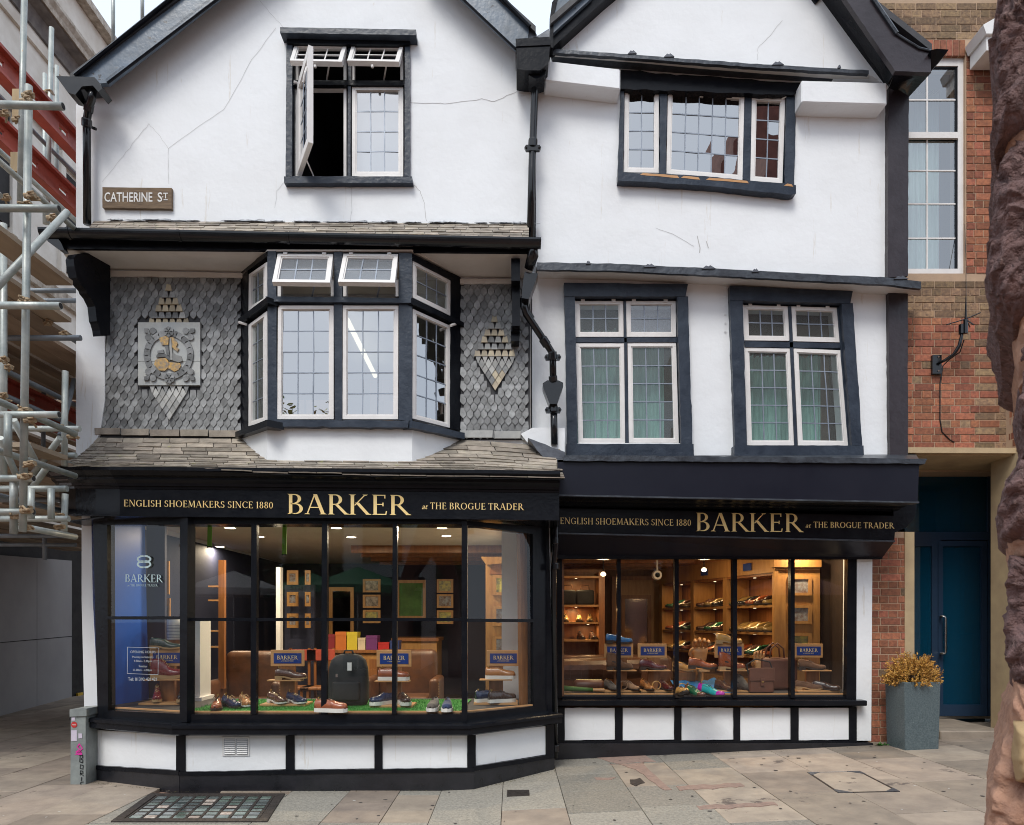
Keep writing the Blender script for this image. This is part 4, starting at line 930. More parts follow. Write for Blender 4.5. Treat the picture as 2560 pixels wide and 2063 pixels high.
# lettering on the glass
TQ = mat('small_print', (.55, .62, .66), rough=.5, bump=0)
gf = sL.p
def gfo(x, y, d): return sL.p(x, y, d - .012)
mb = MB(); serif_text(mb, gfo, 'BARKER', 312, 1455, 406, 1456, 19, track=.03, d=.006); serif_text(mb, gfo, 'THE BROGUE TRADER', 326, 1466, 394, 1466.5, 5.4, d=.006)
plain_text(mb, gfo, 'at', 319, 1466, 324, 1466, 4.5, shear=.3)
for sx in (-1, 1):      # interlaced mirrored double-B emblem
    for cy in (1398, 1411):
        for pts in _arc(0, 0, 15, 9.5, -88, 88, 4.4, 4.2, 12):
            q = [(360 + sx * (3.0 + x), cy + y) for x, y in pts]; d = .006 + .0002 * (sx + 1) + .0001 * (cy % 3)
            mb.add([gfo(x, y, d) for x, y in q], [(0, 1, 2, 3)])
        for yy in (cy - 9.5 + 2, cy + 9.5 - 2):
            q = [(360 + sx * a, b) for a, b in ((1, yy - 2.1), (9, yy - 2.1), (9, yy + 2.1), (1, yy + 2.1))]; mb.add([gfo(x, y, .0067 + .0001 * sx) for x, y in q], [(0, 1, 2, 3)])
mb.build('window_emblem', m_vinyl, SW, recalc=False)
mb = MB()
for t, x0, x1, y, c in (('OPENING HOURS', 326, 389, 1633, 6.5), ('Monday to Saturday', 331, 384, 1645, 5.4), ('9.30am - 5.30pm', 335, 379, 1655, 5.2), ('Sunday', 347, 367, 1668, 5.4), ('11.00am - 4.00pm', 333, 380, 1677.5, 5.2), ('Tel: 01392 421421', 320, 392, 1702, 8.2)):
    plain_text(mb, gfo, t, x0, y, x1, y + .5, c, d=.006)
for a, b in (((319, 1618), (396, 1620)), ((396, 1620), (395, 1687)), ((395, 1687), (318, 1684)), ((318, 1684), (319, 1618))): strokes(mb, gfo, [[a, b]], .9, .006)
mb.build('opening_hours_print', TQ, SW, recalc=False)
# timber brackets under the eaves
for pts, fa, m in (([(190, 636), (208, 633), (240, 634), (276, 640), (276, 690), (275, 839), (252, 840), (250, 826), (245, 808), (242, 803), (241, 792), (238, 766), (228, 745), (218, 733), (216, 726), (204, 713), (192, 694), (186, 665), (184, 648)], Face(185, 6.45, 276, 6.88), m_black),
                ):
    mb = MB(); poly(mb, fa, pts, .05, .09); mb.build('eaves_bracket', m, BL)
mb = MB(); rect(mb, FR(6.5), 1278, 646, 1300, 702, 0, .38); rect(mb, FR(6.62), 1280, 700, 1300, 815, 0, .25); rect(mb, FR(6.70), 1277, 815, 1298, 828, 0, .2); rect(mb, FR(6.74), 1278, 828, 1298, 853, 0, .16); mb.build('eaves_bracket', m_black, BL)

# ================================================================ pipes, sign
def pipe(t, pts, r, m=m_plastic): mb = MB(); tube(mb, pts, r, 14); return mb.build('pipe', m, t, smooth=True)
def collar(t, a, b, r, name='collar', m=m_plastic): mb = MB(); tube(mb, [a, a.lerp(b, .12), a.lerp(b, .88), b], [r * .96, r, r, r * .96], 14); return mb.build(name, m, t)
def clip(t, px, py, Y, w, m=m_plastic):
    mb = MB(); f = FR(Y); poly(mb, f, wob([(px - w, py - 6), (px + w, py - 6), (px + w + 4, py), (px + w, py + 8), (px - w, py + 8), (px - w - 4, py)], 50, 0), 0, .03); mb.build('clip', m, t)
    for s_ in (-1, 1):
        mb = MB(); tube(mb, [f.p(px + s_ * (w - 1), py + 1, .01), f.p(px + s_ * (w - 1), py + 1, .0)], .009, 8); mb.build('bolt', m, t)
dp = thing('downpipe', 'glossy black downpipe with hooked gutter end beside the street sign', 'drainpipe', P(218, 560, 6.8), 'black rainwater pipes')
pipe(dp, [P(232, 222, 6.62), P(229, 248, 6.62), P(222, 268, 6.70), P(217, 300, 6.78), P(217, 320, 6.80), P(218, 561, 6.80)], .036)
for a, b, r_ in (((231, 214), (229, 230), .043), ((224, 258), (220, 280), .043), ((217, 298), (217, 318), .046)): collar(dp, P(*a, 6.68), P(*b, 6.70), r_)
mb = MB(); tube(mb, [P(222, 316, 6.8), P(240, 323, 6.8)], .014, 8); mb.build('bracket', m_plastic, dp)
mb = MB(); timber(mb, FR(6.56), [(140, 190), (236, 193), (248, 206), (256, 220), (246, 230), (232, 214), (205, 216), (188, 237), (170, 232)], 0, .16, 0); mb.build('gutter_end', m_plastic, dp)
dp = thing('downpipe', 'long slightly leaning black downpipe under the lead box between the two gables', 'drainpipe', P(1330, 600, 6.8), 'black rainwater pipes')
pipe(dp, [P(1338, 172, 6.78), P(1338, 200, 6.80), P(1330, 420, 6.80), P(1326, 598, 6.80)], .037); clip(dp, 1332, 368, 6.76, 17); collar(dp, P(1332.5, 350, 6.79), P(1331.5, 370, 6.79), .047)
mb = MB(); f = FR(6.60); poly(mb, f, [(1289, 97), (1374, 92), (1377, 112), (1290, 116)], .01, .30); poly(mb, f, [(1291, 116), (1375, 112), (1371, 160), (1350, 176), (1312, 176), (1292, 172)], 0, .27); poly(mb, f, [(1316, 176), (1366, 170), (1362, 190), (1340, 198), (1322, 188)], -.05, .2); mb.build('hopper_head', m_black, dp)
dp = thing('swan_neck_downpipe', 'black swan-neck downpipe with two hoppers between the slate panel and the right house', 'drainpipe', P(1380, 1100, 6.85), 'black rainwater pipes')
mb = MB(); tube(mb, [P(1330, 602, 6.40), P(1332, 640, 6.42), P(1322, 672, 6.5)], [.055, .055, .045], 12); mb.build('gutter_elbow', m_plastic, dp, smooth=True)
mb = MB(); f = FR(6.50); poly(mb, f, [(1312, 680), (1345, 684), (1340, 700), (1322, 748), (1304, 745), (1308, 700)], 0, .16); mb.build('hopper_head', m_plastic, dp)
pipe(dp, [P(1310, 742, 6.62), P(1310, 768, 6.62), P(1316, 785, 6.64), P(1370, 866, 6.78), P(1380, 882, 6.82), P(1382, 900, 6.82), P(1383, 955, 6.82)], .034)
for a, b in (((1310, 746), (1310, 768)), ((1316, 782), (1328, 800)), ((1356, 846), (1368, 864)), ((1381, 880), (1382, 900)), ((1382, 940), (1383, 953))): collar(dp, P(*a, 6.70), P(*b, 6.72), .043)
clip(dp, 1382, 892, 6.78, 17)
mb = MB(); f = FR(6.70); poly(mb, f, [(1357, 958), (1368, 951), (1396, 951), (1408, 957), (1408, 966), (1393, 1010), (1374, 1010), (1358, 968)], 0, .14); mb.build('hopper_head', m_plastic, dp)
pipe(dp, [P(1384, 1008, 6.82), P(1386, 1112, 6.82)], .035); clip(dp, 1383, 1024, 6.78, 17); collar(dp, P(1383.5, 1014, 6.80), P(1384, 1032, 6.80), .043)
dp = thing('downpipe', 'black downpipe running down the gap between the two shopfronts', 'drainpipe', P(1390, 1890, 6.74), 'black rainwater pipes')
pipe(dp, [P(1392, 1215, 6.62), P(1389, 1370, 6.66), P(1384, 1420, 6.70), P(1388, 1895, 6.70)], .027, m_plastic)
for y in (1232, 1282, 1345, 1408, 1862): collar(dp, P(1389, y, 6.66), P(1389, y + 16, 6.66), .037)
# street sign
ss = thing('street_sign', 'weathered wooden name board reading CATHERINE ST on the white wall', 'street sign', WL.p(343, 495, .02))
mb = MB(); timber(mb, WL, [(256, 468), (429, 470), (429, 522), (256, 519)], .035, .034, .5, 4); mb.build('board', m_signw, ss)
mb = MB(); plain_text(mb, WL.p, 'CATHERINE', 261, 504, 381, 504, 23, .038, bold=.012); plain_text(mb, WL.p, 'S', 394, 504, 405.5, 504, 23, .038, bold=.012); plain_text(mb, WL.p, 'T', 408, 496, 420, 496, 14, .038, bold=.012)
rect(mb, WL, 409, 498.5, 419, 500.5, .038, .001); rect(mb, WL, 405.5, 491, 408, 493.5, .0382, .001); mb.build('lettering', m_txtw, ss, recalc=False)
# ================================================================ RIGHT BUILDING
YU, YD, YGb = 6.95, 7.08, 6.82
U, D, G_ = FR(YU), FR(YD), FR(YGb)
BR = thing('leaning_timber_shop', 'white timber-framed building on the right, leaning, with flat black shopfront', 'building', (2, YD, 0))
TOPH = [(1552, 178), (2000, 200), (1988, 470), (1545, 445)]
mb = MB(); holed(mb, U, [(1340, 130), (2160, 185), (2215, 205), (2222, 700), (1340, 668)], [[(1556, 190), (1992, 212), (1985, 462), (1550, 438)]], 0, .28); mb.build('upper_wall', m_render, BR)
mb = MB(); holed(mb, D, [(1330, 650), (2240, 700), (2240, 1170), (1330, 1160)], [[(1438, 742), (1692, 742), (1702, 1108), (1444, 1108)], [(1858, 752), (2103, 758), (2128, 1115), (1866, 1115)]], 0, .30); mb.build('lower_wall', m_render, BR)
mb = MB(); poly(mb, G_, [(1380, 122), (1378, 60), (1500, -20), (1790, -260), (2060, -20), (2120, 90), (2222, 218), (2180, 190)], 0, .25); mb.build('gable_wall', m_render, BR)
XL2 = D.p(1330, 0).x; XR2 = D.p(2270, 0).x
mb = MB(); box(mb, (XL2, YD + .301, 0), (XL2 + .2, 13, 6.6)); box(mb, (XR2 - .25, YU + .29, 2.6), (XR2, 7.9, 6.9)); box(mb, (XR2 - .25, 7.47, .2), (XR2 - .05, 13, 2.59)); box(mb, (XL2 + .201, 12.8, 0), (XR2 - .26, 13, 6.6)); box(mb, (XL2 + .21, YD + .31, 2.72), (XR2 - .26, 12.79, 2.95)); box(mb, (XL2 + .21, YD + .31, 5.1), (XR2 - .26, 12.79, 5.2)); mb.build('side_wall', m_soffit, BR)
ap = P(1790, -300, YGb - .2)
mb = MB()
for e in (P(1376, 60, YGb - .2), P(2330, 128, YGb - .25)): prism(mb, [ap, e, e + Vector((0, 6, 0)), ap + Vector((0, 6, 0))], (0, 0, .07))
mb.build('roof', m_slated, BR)
# ledges (string courses)
def ledge(pts, Yf, Yb, hgt, soff, name):
    mb = MB(); f = FR(Yf); timber(mb, f, [(x, y) for x, y in pts] + [(x, y + hgt) for x, y in pts[::-1]], 0, .035, .9, hgt); mb.build(name, m_leadb, BR)
    for (x0, y0), (x1, y1) in zip(pts, pts[1:]):
        mb = MB(); prism(mb, [P(x0, y0 + 1, Yf + .036), P(x1, y1 + 1, Yf + .036), Vector((P(x1, y1, Yf).x, Yb, P(x1, y1 + 1, Yf).z + .03)), Vector((P(x0, y0, Yf).x, Yb, P(x0, y0 + 1, Yf).z + .03))], (0, 0, -.012)); mb.build('ledge_top', m_leadb, BR)
    mb = MB()
    for (x0, y0), (x1, y1), s0, s1 in zip(pts, pts[1:], soff, soff[1:]):
        prism(mb, [P(x0, y0 + hgt, Yf + .02), P(x1, y1 + hgt, Yf + .02), P(x1, y1 + s1, Yb), P(x0, y0 + s0, Yb)], (0, 0, .015))
    mb.build('ledge_soffit', m_soffit, BR)
m_leadb = mat('black_painted_lead', (.03, .034, .042), (.06, .07, .085), .35, metal=.2, bump=.9, bscale=16, nscale=8, bdist=.01, wear=((.45, .47, .50), .70, 13, (1, 1, 2)))
ledge([(1382, 122), (1600, 138), (1860, 158), (2172, 176)], YGb - .07, YU - .0, 9, [30, 30, 32, 34], 'string_ledge')
ledge([(1342, 656), (1560, 660), (1800, 672), (2020, 684), (2220, 694), (2303, 704)], YU - .13, YD - .0, 18, [40, 42, 42, 44, 44, 34], 'string_ledge')
mb = MB()
for x, y, w in ((1465, 656, 12), (1610, 664, 30), (1755, 668, 34), (1880, 676, 18), (2235, 694, 36), (1570, 130, 22), (1660, 138, 26), (1930, 158, 30), (2095, 166, 8)):
    Y = YU - .135 if y > 300 else YGb - .072; pts = [(x, y + 4), (x + w * .3, y - 4), (x + w * .5, y - 2), (x + w * .6, y - 5), (x + w, y + 3)]
    timber(mb, FR(Y), pts, .006, .05, .5, x)
mb.build('torn_flashing', m_lead, BR)
# white corbels at both sides of the upper window
def corbel(x0, y0, x1, y1, h, Yf, Yb, under):
    mb = MB(); f = FR(Yf); a = [f.p(x0, y0), f.p(x1, y1), f.p(x1, y1 + h), f.p(x0, y0 + h)]
    b = [Vector((p.x, Yb, p.z)) for p in a]; b[2].z -= under * 0; mb.add(a + b, [(0, 1, 2, 3), (7, 6, 5, 4), (0, 4, 5, 1), (1, 5, 6, 2), (2, 6, 7, 3), (3, 7, 4, 0)]); mb.build('corbel_beam', m_render, BR, bevel=.012)
corbel(1362, 150, 1551, 172, 52, YU - .19, YU + .01, 0); corbel(2004, 200, 2218, 206, 56, YU - .19, YU + .01, 0)
# barge boards and eaves boxes of the right gable
gb = FR(YGb - .16)
mb = MB(); timber(mb, gb, [(1378, 40), (1384, 14), (1400, -20), (1520, -110), (1480, -6), (1384, 82)], 0, .05, .4, 1); mb.build('barge_board', m_barge, BR)
mb = MB(); poly(mb, FR(YGb - .12), [(1384, 80), (1480, -8), (1560, -80), (1560, -40), (1512, 0), (1380, 120)], 0, .14); timber(mb, gb, [(1374, 48), (1380, 6), (1398, -20), (1390, 16), (1384, 40), (1383, 120), (1376, 118)], .01, .12, .3); mb.build('barge_trim', m_black, BR)
mb = MB(); pts = [(2055, -30), (2115, -2), (2238, 178), (2328, 181), (2326, 126), (2290, 112), (2262, 98), (2240, 78), (2181, 0), (2120, -80)]
timber(mb, FR(YGb - .26), [(2115, -2), (2238, 178), (2328, 181), (2326, 128), (2296, 120), (2262, 98), (2240, 80), (2181, -2), (2130, -80), (2060, -90)], 0, .05, .4, 3); mb.build('barge_board', m_brownbl, BR)
def quadpr(pts3, m, name, p, th=.012):
    mb = MB(); prism(mb, pts3, (0, 0, th)); return mb.build(name, m, p)
A = lambda x, y: P(x, y, YGb - .255); B_ = lambda x, y: P(x, y, YGb)
quadpr([A(2060, -90), A(2115, -2), A(2238, 178), B_(2216, 218), B_(2153, 135), B_(2110, 115 - 40), B_(2050, -6), B_(2000, -80)], m_black, 'verge_soffit', BR)
quadpr([A(2238, 179), A(2328, 182), P(2272, 243, YU + .12), P(2222, 220, YGb)], m_black, 'eaves_box', BR)
mb = MB(); tube(mb, [P(2181, -6, YGb - .27), P(2242, 84, YGb - .27)], .02, 6); tube(mb, [P(2240, 84, YGb - .27), P(2262, 98, YGb - .27), P(2298, 120, YGb - .27), P(2330, 128, YGb - .27)], .010, 6); mb.build('verge_trim', m_leadb, BR)
mb = MB(); prism(mb, [P(2328, 125, 6.5), P(2342, 122, 6.5), P(2372, 124, 6.5), P(2362, 138, 6.52), P(2332, 172, 6.62), P(2328, 170, 6.62)], (0, .09, 0)); mb.build('gutter_end', m_black, BR)
mb = MB(); timber(mb, FR(6.8), [(2048, -30), (2062, -14), (2040, 8), (2030, -4)], 0, .06, .4); mb.build('roof_hook', m_black, BR)
# corner posts
mb = MB(); timber(mb, FR(YU - .06), [(2221, 210), (2272, 240), (2270, 690), (2220, 694)], 0, .3, .7, 4); mb.build('corner_post', m_brownbl, BR)
mb = MB(); timber(mb, FR(YD - .05), [(2221, 733), (2270, 735), (2270, 1139), (2225, 1138)], 0, .25, .8, 5); mb.build('corner_post', m_brownbl, BR)
# studs / nails on the pale post between the lower windows
for k in range(6): mb = MB(); tube(mb, [D.p(1813, 720 + k * 22, .008), D.p(1813, 720 + k * 22, 0)], .012, 6); mb.build('nail_head', m_render, BR)
mb = MB(); strokes(mb, U.p, [[(1743, 590), (1750, 620), (1749, 632)], [(1766, 604), (1771, 620)]], 2, .002); mb.build('render_scar', m_crack, BR, recalc=False)
crack(BR, U, [(1640, 570), (1690, 590), (1735, 616)], w=.7); crack(BR, G_, [(1955, 50), (1925, 90), (1895, 120), (1893, 150)], w=.7)
# ---- upper window
w1 = node('casement_window', BR)
mb = MB(); timber(mb, U, [(1552, 174), (1600, 176), (1640, 184), (1760, 190), (1880, 198), (1900, 202), (2001, 206), (1996, 228), (1984, 238), (1552, 222)], .06, .2, 1.6, 7); mb.build('lintel', m_black, w1)
mb = MB(); timber(mb, U, [(1552, 216), (1561, 218), (1558, 440), (1544, 438)], .03, .14, 1, 1); timber(mb, U, [(1650, 224), (1668, 225), (1665, 436), (1648, 434)], .02, .12, 1.3, 2)
timber(mb, U, [(1862, 234), (1880, 236), (1876, 452), (1856, 448)], .0, .12, 1.3, 3); timber(mb, U, [(1966, 238), (1990, 240), (1986, 468), (1962, 464)], .03, .14, 1.3, 4)
timber(mb, U, [(1545, 430), (1760, 440), (1990, 463), (1990, 484), (1980, 487), (1760, 464), (1545, 451)], .09, .18, 1.2, 5); mb.build('frame', m_skybl, w1)
mb = MB()
for x0, x1 in ((1600, 1698), (1702, 1750), (1765, 1872), (1960, 1983)):
    y0 = 432 + (x0 - 1560) * .075; y1 = 432 + (x1 - 1560) * .075; timber(mb, U, [(x0, y0 + 2), (x0 + 8, y0 - 3), (x1 - 4, y1 - 3), (x1, y1 + 3)], .092, .03, .6, x0)
mb.build('bare_timber_strip', m_woodl, w1)
g_up = glass('reflective_leaded_glass', (.5, .54, .57), .48, wav=.10, wscale=4)
sash(w1, surf_px(U, [(1562, 224), (1647, 223), (1647, 432), (1559, 430)], -.02), 2, 4, 9, g_up); sash(w1, surf_px(U, [(1670, 224), (1861, 236), (1856, 450), (1666, 434)], -.02), 5, 4, 9, g_up); sash(w1, surf_px(U, [(1880, 240), (1963, 245), (1956, 458), (1876, 452)], -.02), 2, 4, 9, g_up)
mb = MB(); tube(mb, [U.p(1568, 206, .04), U.p(1566, 226, 0)], .012, 6); tube(mb, [U.p(1972, 230, .05), U.p(1965, 240, .03), U.p(1955, 248, 0)], .012, 6); mb.build('hinge', m_sash, w1)
roombox(w1, U.p(1552, 0).x, U.p(1990, 0).x, U.p(0, 465).z - .2, U.p(0, 185).z, YU + .25, YU + 2.2)
# ---- lower windows
def lowwin(fr_, sashes, side, curtain, nmull, thick=30):
    w = node('casement_window', BR); o, i_ = fr_
    mb = MB()
    timber(mb, D, [o[0], o[1], (o[1][0] - thick * .2, i_[1][1]), (o[0][0] + 1, i_[0][1])], .065, .16, 1.0, 1)
    timber(mb, D, [(o[0][0] + 1, i_[0][1]), i_[0], i_[3], o[3]], .06, .15, 1.0, 2); timber(mb, D, [i_[1], (o[1][0], i_[1][1]), o[2], i_[2]], .06, .15, 1.0, 3)
    timber(mb, D, [(o[3][0] - 2, i_[3][1]), (o[2][0] + 3, i_[2][1]), (o[2][0] + 4, i_[2][1] + 31), (o[3][0] - 2, i_[3][1] + 31)], .10, .19, .8, 4)
    mb.build('frame', m_skybl, w)
    mb = MB()
    for q in nmull: timber(mb, D, q, .0, .1, .4, len(q))
    mb.build('mullion', m_skybl, w)
    mb = MB(); timber(mb, D, [i_[0], i_[1], (i_[1][0], i_[1][1] + 11), (i_[0][0], i_[0][1] + 11)], .0, .1, .3); mb.build('head_shadow_board', m_black, w)
    for q, nx_, ny_, gm_ in sashes:
        s = surf_px(D, q, -.03); sash(w, s, nx_, ny_, 9, gm_)
        if ny_ == 2: mb = MB(); hinge(mb, s, (.16, .80), w=.04); mb.build('hinge', m_sash, w)
    x0, x1 = D.p(i_[0][0], 0).x, D.p(i_[1][0] + 25, 0).x; z0_, z1_ = D.p(0, i_[3][1]).z, D.p(0, i_[0][1]).z
    roombox(w, x0 - .1, x1 + .1, z0_ - .05, z1_ + .05, YD + .29, YD + 1.5)
    cm = MB(); n = 60; top = z0_ + (z1_ - z0_) * curtain; vs = []
    for k in range(n + 1):
        x = x0 + (x1 - .16 - x0) * k / n
        for z in (z0_ - .02, z0_ + (top - z0_) * .5, top - .03 * abs(math.sin(k * .9))): vs.append((x, YD + .36 + .025 * math.sin(k * 1.3) + .02 * math.sin(k * .41), z))
    cm.add(vs, [(3 * k + j, 3 * k + 3 + j, 3 * k + 4 + j, 3 * k + 1 + j) for k in range(n) for j in (0, 1)]); cm.build('curtain', m_green, w, smooth=True, recalc=False)
    return w
lowwin((((1410, 707), (1720, 710), (1731, 1110), (1418, 1110)), ((1437, 741), (1693, 741), (1703, 1110), (1444, 1110))),
       [([(1438, 751), (1558, 751), (1559, 842), (1439, 842)], 3, 2, g_dim), ([(1565, 750), (1689, 752), (1690, 842), (1566, 842)], 3, 2, g_top), ([(1440, 858), (1560, 858), (1563, 1108), (1446, 1108)], 3, 5, g_dim), ([(1569, 857), (1690, 857), (1697, 1107), (1572, 1107)], 3, 5, g_dim)], 0, .88,
       [[(1559, 741), (1565, 741), (1572, 1108), (1564, 1108)], [(1438, 844), (1692, 844), (1694, 856), (1440, 856)]])
lowwin((((1824, 715), (2132, 728), (2156, 1114), (1838, 1114)), ((1857, 751), (2104, 758), (2130, 1114), (1867, 1114))),
       [([(1858, 762), (1969, 765), (1974, 852), (1861, 851)], 3, 2, g_dim), ([(1978, 765), (2092, 769), (2100, 856), (1980, 853)], 3, 2, g_dim), ([(1861, 869), (1976, 871), (1986, 1113), (1868, 1113)], 3, 5, g_dim), ([(1984, 871), (2102, 876), (2121, 1114), (1995, 1113)], 3, 5, g_dim)], 1, .72,
       [[(1970, 755), (1978, 755), (1994, 1114), (1986, 1114)], [(1861, 853), (2100, 858), (2102, 870), (1862, 868)], [(2092, 762), (2104, 762), (2129, 1114), (2121, 1114)]])
# ---- lead shelf, big black box fascia, sign box
YB = 6.36
zt_, zb_ = P(0, 1152, YB).z, P(0, 1260, YB).z
mb = MB(); prism(mb, [P(1392, 1150, YB), P(2300, 1152, YB), Vector((D.p(2290, 0).x, YD, D.p(0, 1136).z)), Vector((D.p(1400, 0).x, YD, D.p(0, 1140).z))], (0, 0, -.02)); mb.build('lead_shelf', m_leadb, BR)
mb = MB(); timber(mb, FR(YB - .03), [(1410, 1138), (1860, 1141), (2318, 1147), (2312, 1160), (1860, 1155), (1408, 1152)], 0, .1, 1.1, 2); mb.build('lead_edge', m_leadb, BR)
m_boxb = mat('satin_black_board', (.009, .010, .018), (.012, .013, .022), .36, spec=.22, bump=.25, bscale=10, nscale=2)
mb = MB(); poly(mb, FR(YB), [(1394, 1150), (2298, 1158), (2294, 1254), (1392, 1236)], 0, .6); mb.build('box_fascia', m_boxb, BR)
mb = MB(); prism(mb, [P(1391, 1236, YB - .012), P(2298, 1254, YB - .012), P(2298, 1258, YB - .012), P(1391, 1240, YB - .012)], (0, .1, 0)); mb.build('box_edge_trim', m_leadb, BR)
xl, xr = P(1394, 0, YB).x, P(2288, 0, YB).x; z_l, z_r = P(0, 1241, YB).z, P(0, 1253, YB).z
pth = [Vector((xl, YB + .36, z_l)), Vector(((xl + xr) / 2, YB + .36, (z_l + z_r) / 2)), Vector((xr, YB + .36, z_r))]
mb = MB(); sweep(mb, pth, [(-.1, 0), (.33, 0), (.33, -.010), (.25, -.014), (.22, -.024), (.14, -.027), (.11, -.038), (.04, -.044), (-.1, -.044)]); mb.build('cornice', m_black, BR)
YS = 6.68; fS2 = FR(YS)
mb = MB(); rect(mb, FR(7.0), 1386, 1236, 2206, 1398, 0, .06); mb.build('backing_board', m_black, BR)
mb = MB(); poly(mb, FR(6.74), [(2232, 1250), (2292, 1256), (2286, 1296), (2264, 1320), (2236, 1332)], 0, .3); mb.build('end_bracket', m_black, BR)
mb = MB(); poly(mb, fS2, [(1392, 1270), (2240, 1290), (2236, 1350), (1390, 1330)], 0, .2); sg = mb.build('sign_fascia', m_black, BR)
mb = MB(); poly(mb, fS2, [(1390, 1331), (2238, 1351), (2238, 1355), (1390, 1335)], .012, .03); mb.build('sign_edge_trim', m_leadb, BR)
mb = MB(); a = [fS2.p(1390, 1335), fS2.p(2236, 1354), P(2206, 1394, 7.0), P(1392, 1388, 7.0)]; prism(mb, a, (0, .10, .05)); mb.build('sloping_soffit_board', m_boxb, BR)
mb = MB(); serif_text(mb, fS2.p, 'ENGLISH SHOEMAKERS SINCE 1880', 1400, 1310, 1728, 1315, 16); mb.build('sign_lettering', m_gold, sg); mb = MB(); serif_text(mb, fS2.p, 'THE BROGUE TRADER', 2034, 1319, 2235, 1321.5, 14.5)
serif_text(mb, fS2.p, 'BARKER', 1738, 1328, 2005, 1330.5, 46, track=.03); plain_text(mb, fS2.p, 'at', 2014, 1319, 2028, 1319, 11, shear=.35); mb.build('sign_lettering', m_gold, sg)
# ---- right shop window
SX = node('shop_window', BR); YX = 7.10; fX = FR(YX)
mb = MB(); rect(mb, fX, 1390, 1380, 2146, 1398, 0, .1)
for q in ([(1391, 1398), (1405, 1398), (1405, 1745), (1391, 1745)], [(1543, 1398), (1552, 1398), (1552, 1745), (1543, 1745)], [(1687, 1398), (1697, 1398), (1697, 1745), (1687, 1745)], [(1832, 1398), (1843, 1398), (1843, 1745), (1832, 1745)], [(1977, 1398), (1987, 1398), (1987, 1745), (1977, 1745)], [(2119, 1398), (2144, 1398), (2140, 1748), (2116, 1748)]): poly(mb, fX, q, .01, .07)
rect(mb, fX, 1405, 1742, 2118, 1750, -.01, .08); mb.build('glazing_frame', m_black, SX)
for a, b in ((1403, 1545), (1551, 1689), (1696, 1834), (1842, 1979), (1986, 2120)):
    mb = MB(); mb.add([fX.p(x, y, -.03) for x, y in ((a, 1396), (b, 1396), (b, 1746), (a, 1746))], [(0, 1, 2, 3)]); mb.build('pane', g_shop, SX, recalc=False)
zsl = P(0, 1748, YX).z
mb = MB(); box(mb, (P(1388, 0, 6.98).x, 6.97, zsl - .055), (P(2167, 0, 6.98).x, YX + .1, zsl)); mb.build('sill', m_black, BR, bevel=.006)
f6 = FR(7.07)
mb = MB(); poly(mb, f6, [(1388, 1768), (2142, 1768), (2142, 1862), (1388, 1890)], -.012, .1); mb.build('stall_riser', m_black, BR)
for a, b in ((1412, 1537), (1557, 1685), (1704, 1833), (1851, 1976), (1997, 2122)): mb = MB(); timber(mb, f6, [(a, 1770), (b, 1770), (b, 1849), (a, 1851)], -.004, .03, .5, a); mb.build('riser_panel', m_render, BR)
for a, b in ((1390, 1411), (1538, 1556), (1686, 1703), (1834, 1850), (1977, 1996), (2123, 2142)): mb = MB(); rect(mb, f6, a, 1769, b, 1856, .008, .04); mb.build('riser_post', m_black, BR)
mb = MB(); rect(mb, f6, 1390, 1853, 2142, 1859, .014, .05); mb.build('base_rail', m_black, BR)
mb = MB(); poly(mb, f6, [(1388, 1859), (2182, 1858), (2184, 1866), (2184, 1900), (1388, 1930)], .03, .15); mb.build('plinth', m_plinth, BR)
mb = MB(); poly(mb, fX, [(2143, 1393), (2181, 1393), (2178, 1852), (2141, 1852)], .02, .3); mb.build('white_pilaster', m_render, BR)
mb = MB(); poly(mb, FR(7.12), [(1378, 1380), (1392, 1380), (1391, 1860), (1379, 1860)], 0, .2); mb.build('white_jamb', m_render, BR)

# ================================================================ BRICK BUILDING
YK = 7.2; K = FR(YK)
BK = thing('brick_building', 'red and brown brick building at the far right with tall sash window and blue doors', 'building', (5, YK, 0))
def bricks(rects, mid):
    """rects: (face, px0, px1, py0, py1, holes); courses laid downwards in Flemish bond"""
    out = []
    for f, px0, px1, py0, py1, hole, redf in rects:
        z1, z0_ = f.p((px0 + px1) / 2, py0).z, f.p((px0 + px1) / 2, py1).z; a, b = f.p(px0, 1550), f.p(px1, 1550); L = (b - a).length; t = (b - a).normalized()
        ch = .0775; r_ = 0; z = math.floor(z1 / ch) * ch
        while z > z0_ + .02:
            rr_ = int(round(z / ch)); x = -.11 if rr_ % 2 else -.02; k = 0; x -= .0
            while x < L:
                bl = .214 if (rr_ % 2 or py1 > 0 and False) else .102
                if rr_ % 2 == 0 and k % 9 == 8: bl = .214
                bl = bl - .010; xa, xb = max(0, x), min(L, x + bl); x += bl + .010; k += 1
                if xb - xa < .025: continue
                c = a + t * ((xa + xb) / 2); c.z = z - ch / 2
                pxc = CX + c.x / c.y * F; pyc = HY - (c.z - H) / c.y * F
                if hole and hole[0] < pxc < hole[1] and hole[2] < pyc < hole[3]: continue
                out.append((f, a, t, xa, xb, z, ch, redf(pxc, pyc)))
            z -= ch
    return out
def red_up(x, y):
    if x > 2412 and 135 < y < 690: return (x < 2468) or ((x < 2492) and int(y / 18) % 2 == 0)
    if y > 810 and x < 2480: return x < 2462 or int(y / 18) % 2 == 0
    if 795 < y <= 812: return x < 2470
    return False
ret = Face(2516, 7.2, 2549, 7.0); fr2 = FR(7.0)
BL_ = bricks([(K, 2165, 2516, -8, 98, None, red_up), (K, 2416, 2516, 98, 684, None, red_up), (K, 2262, 2516, 684, 1120, None, red_up), (ret, 2516, 2549, -8, 1120, None, lambda x, y: y > 780), (fr2, 2549, 2600, -8, 1120, None, lambda x, y: y > 780), (K, 2178, 2276, 1330, 1885, None, lambda x, y: True)], 0)
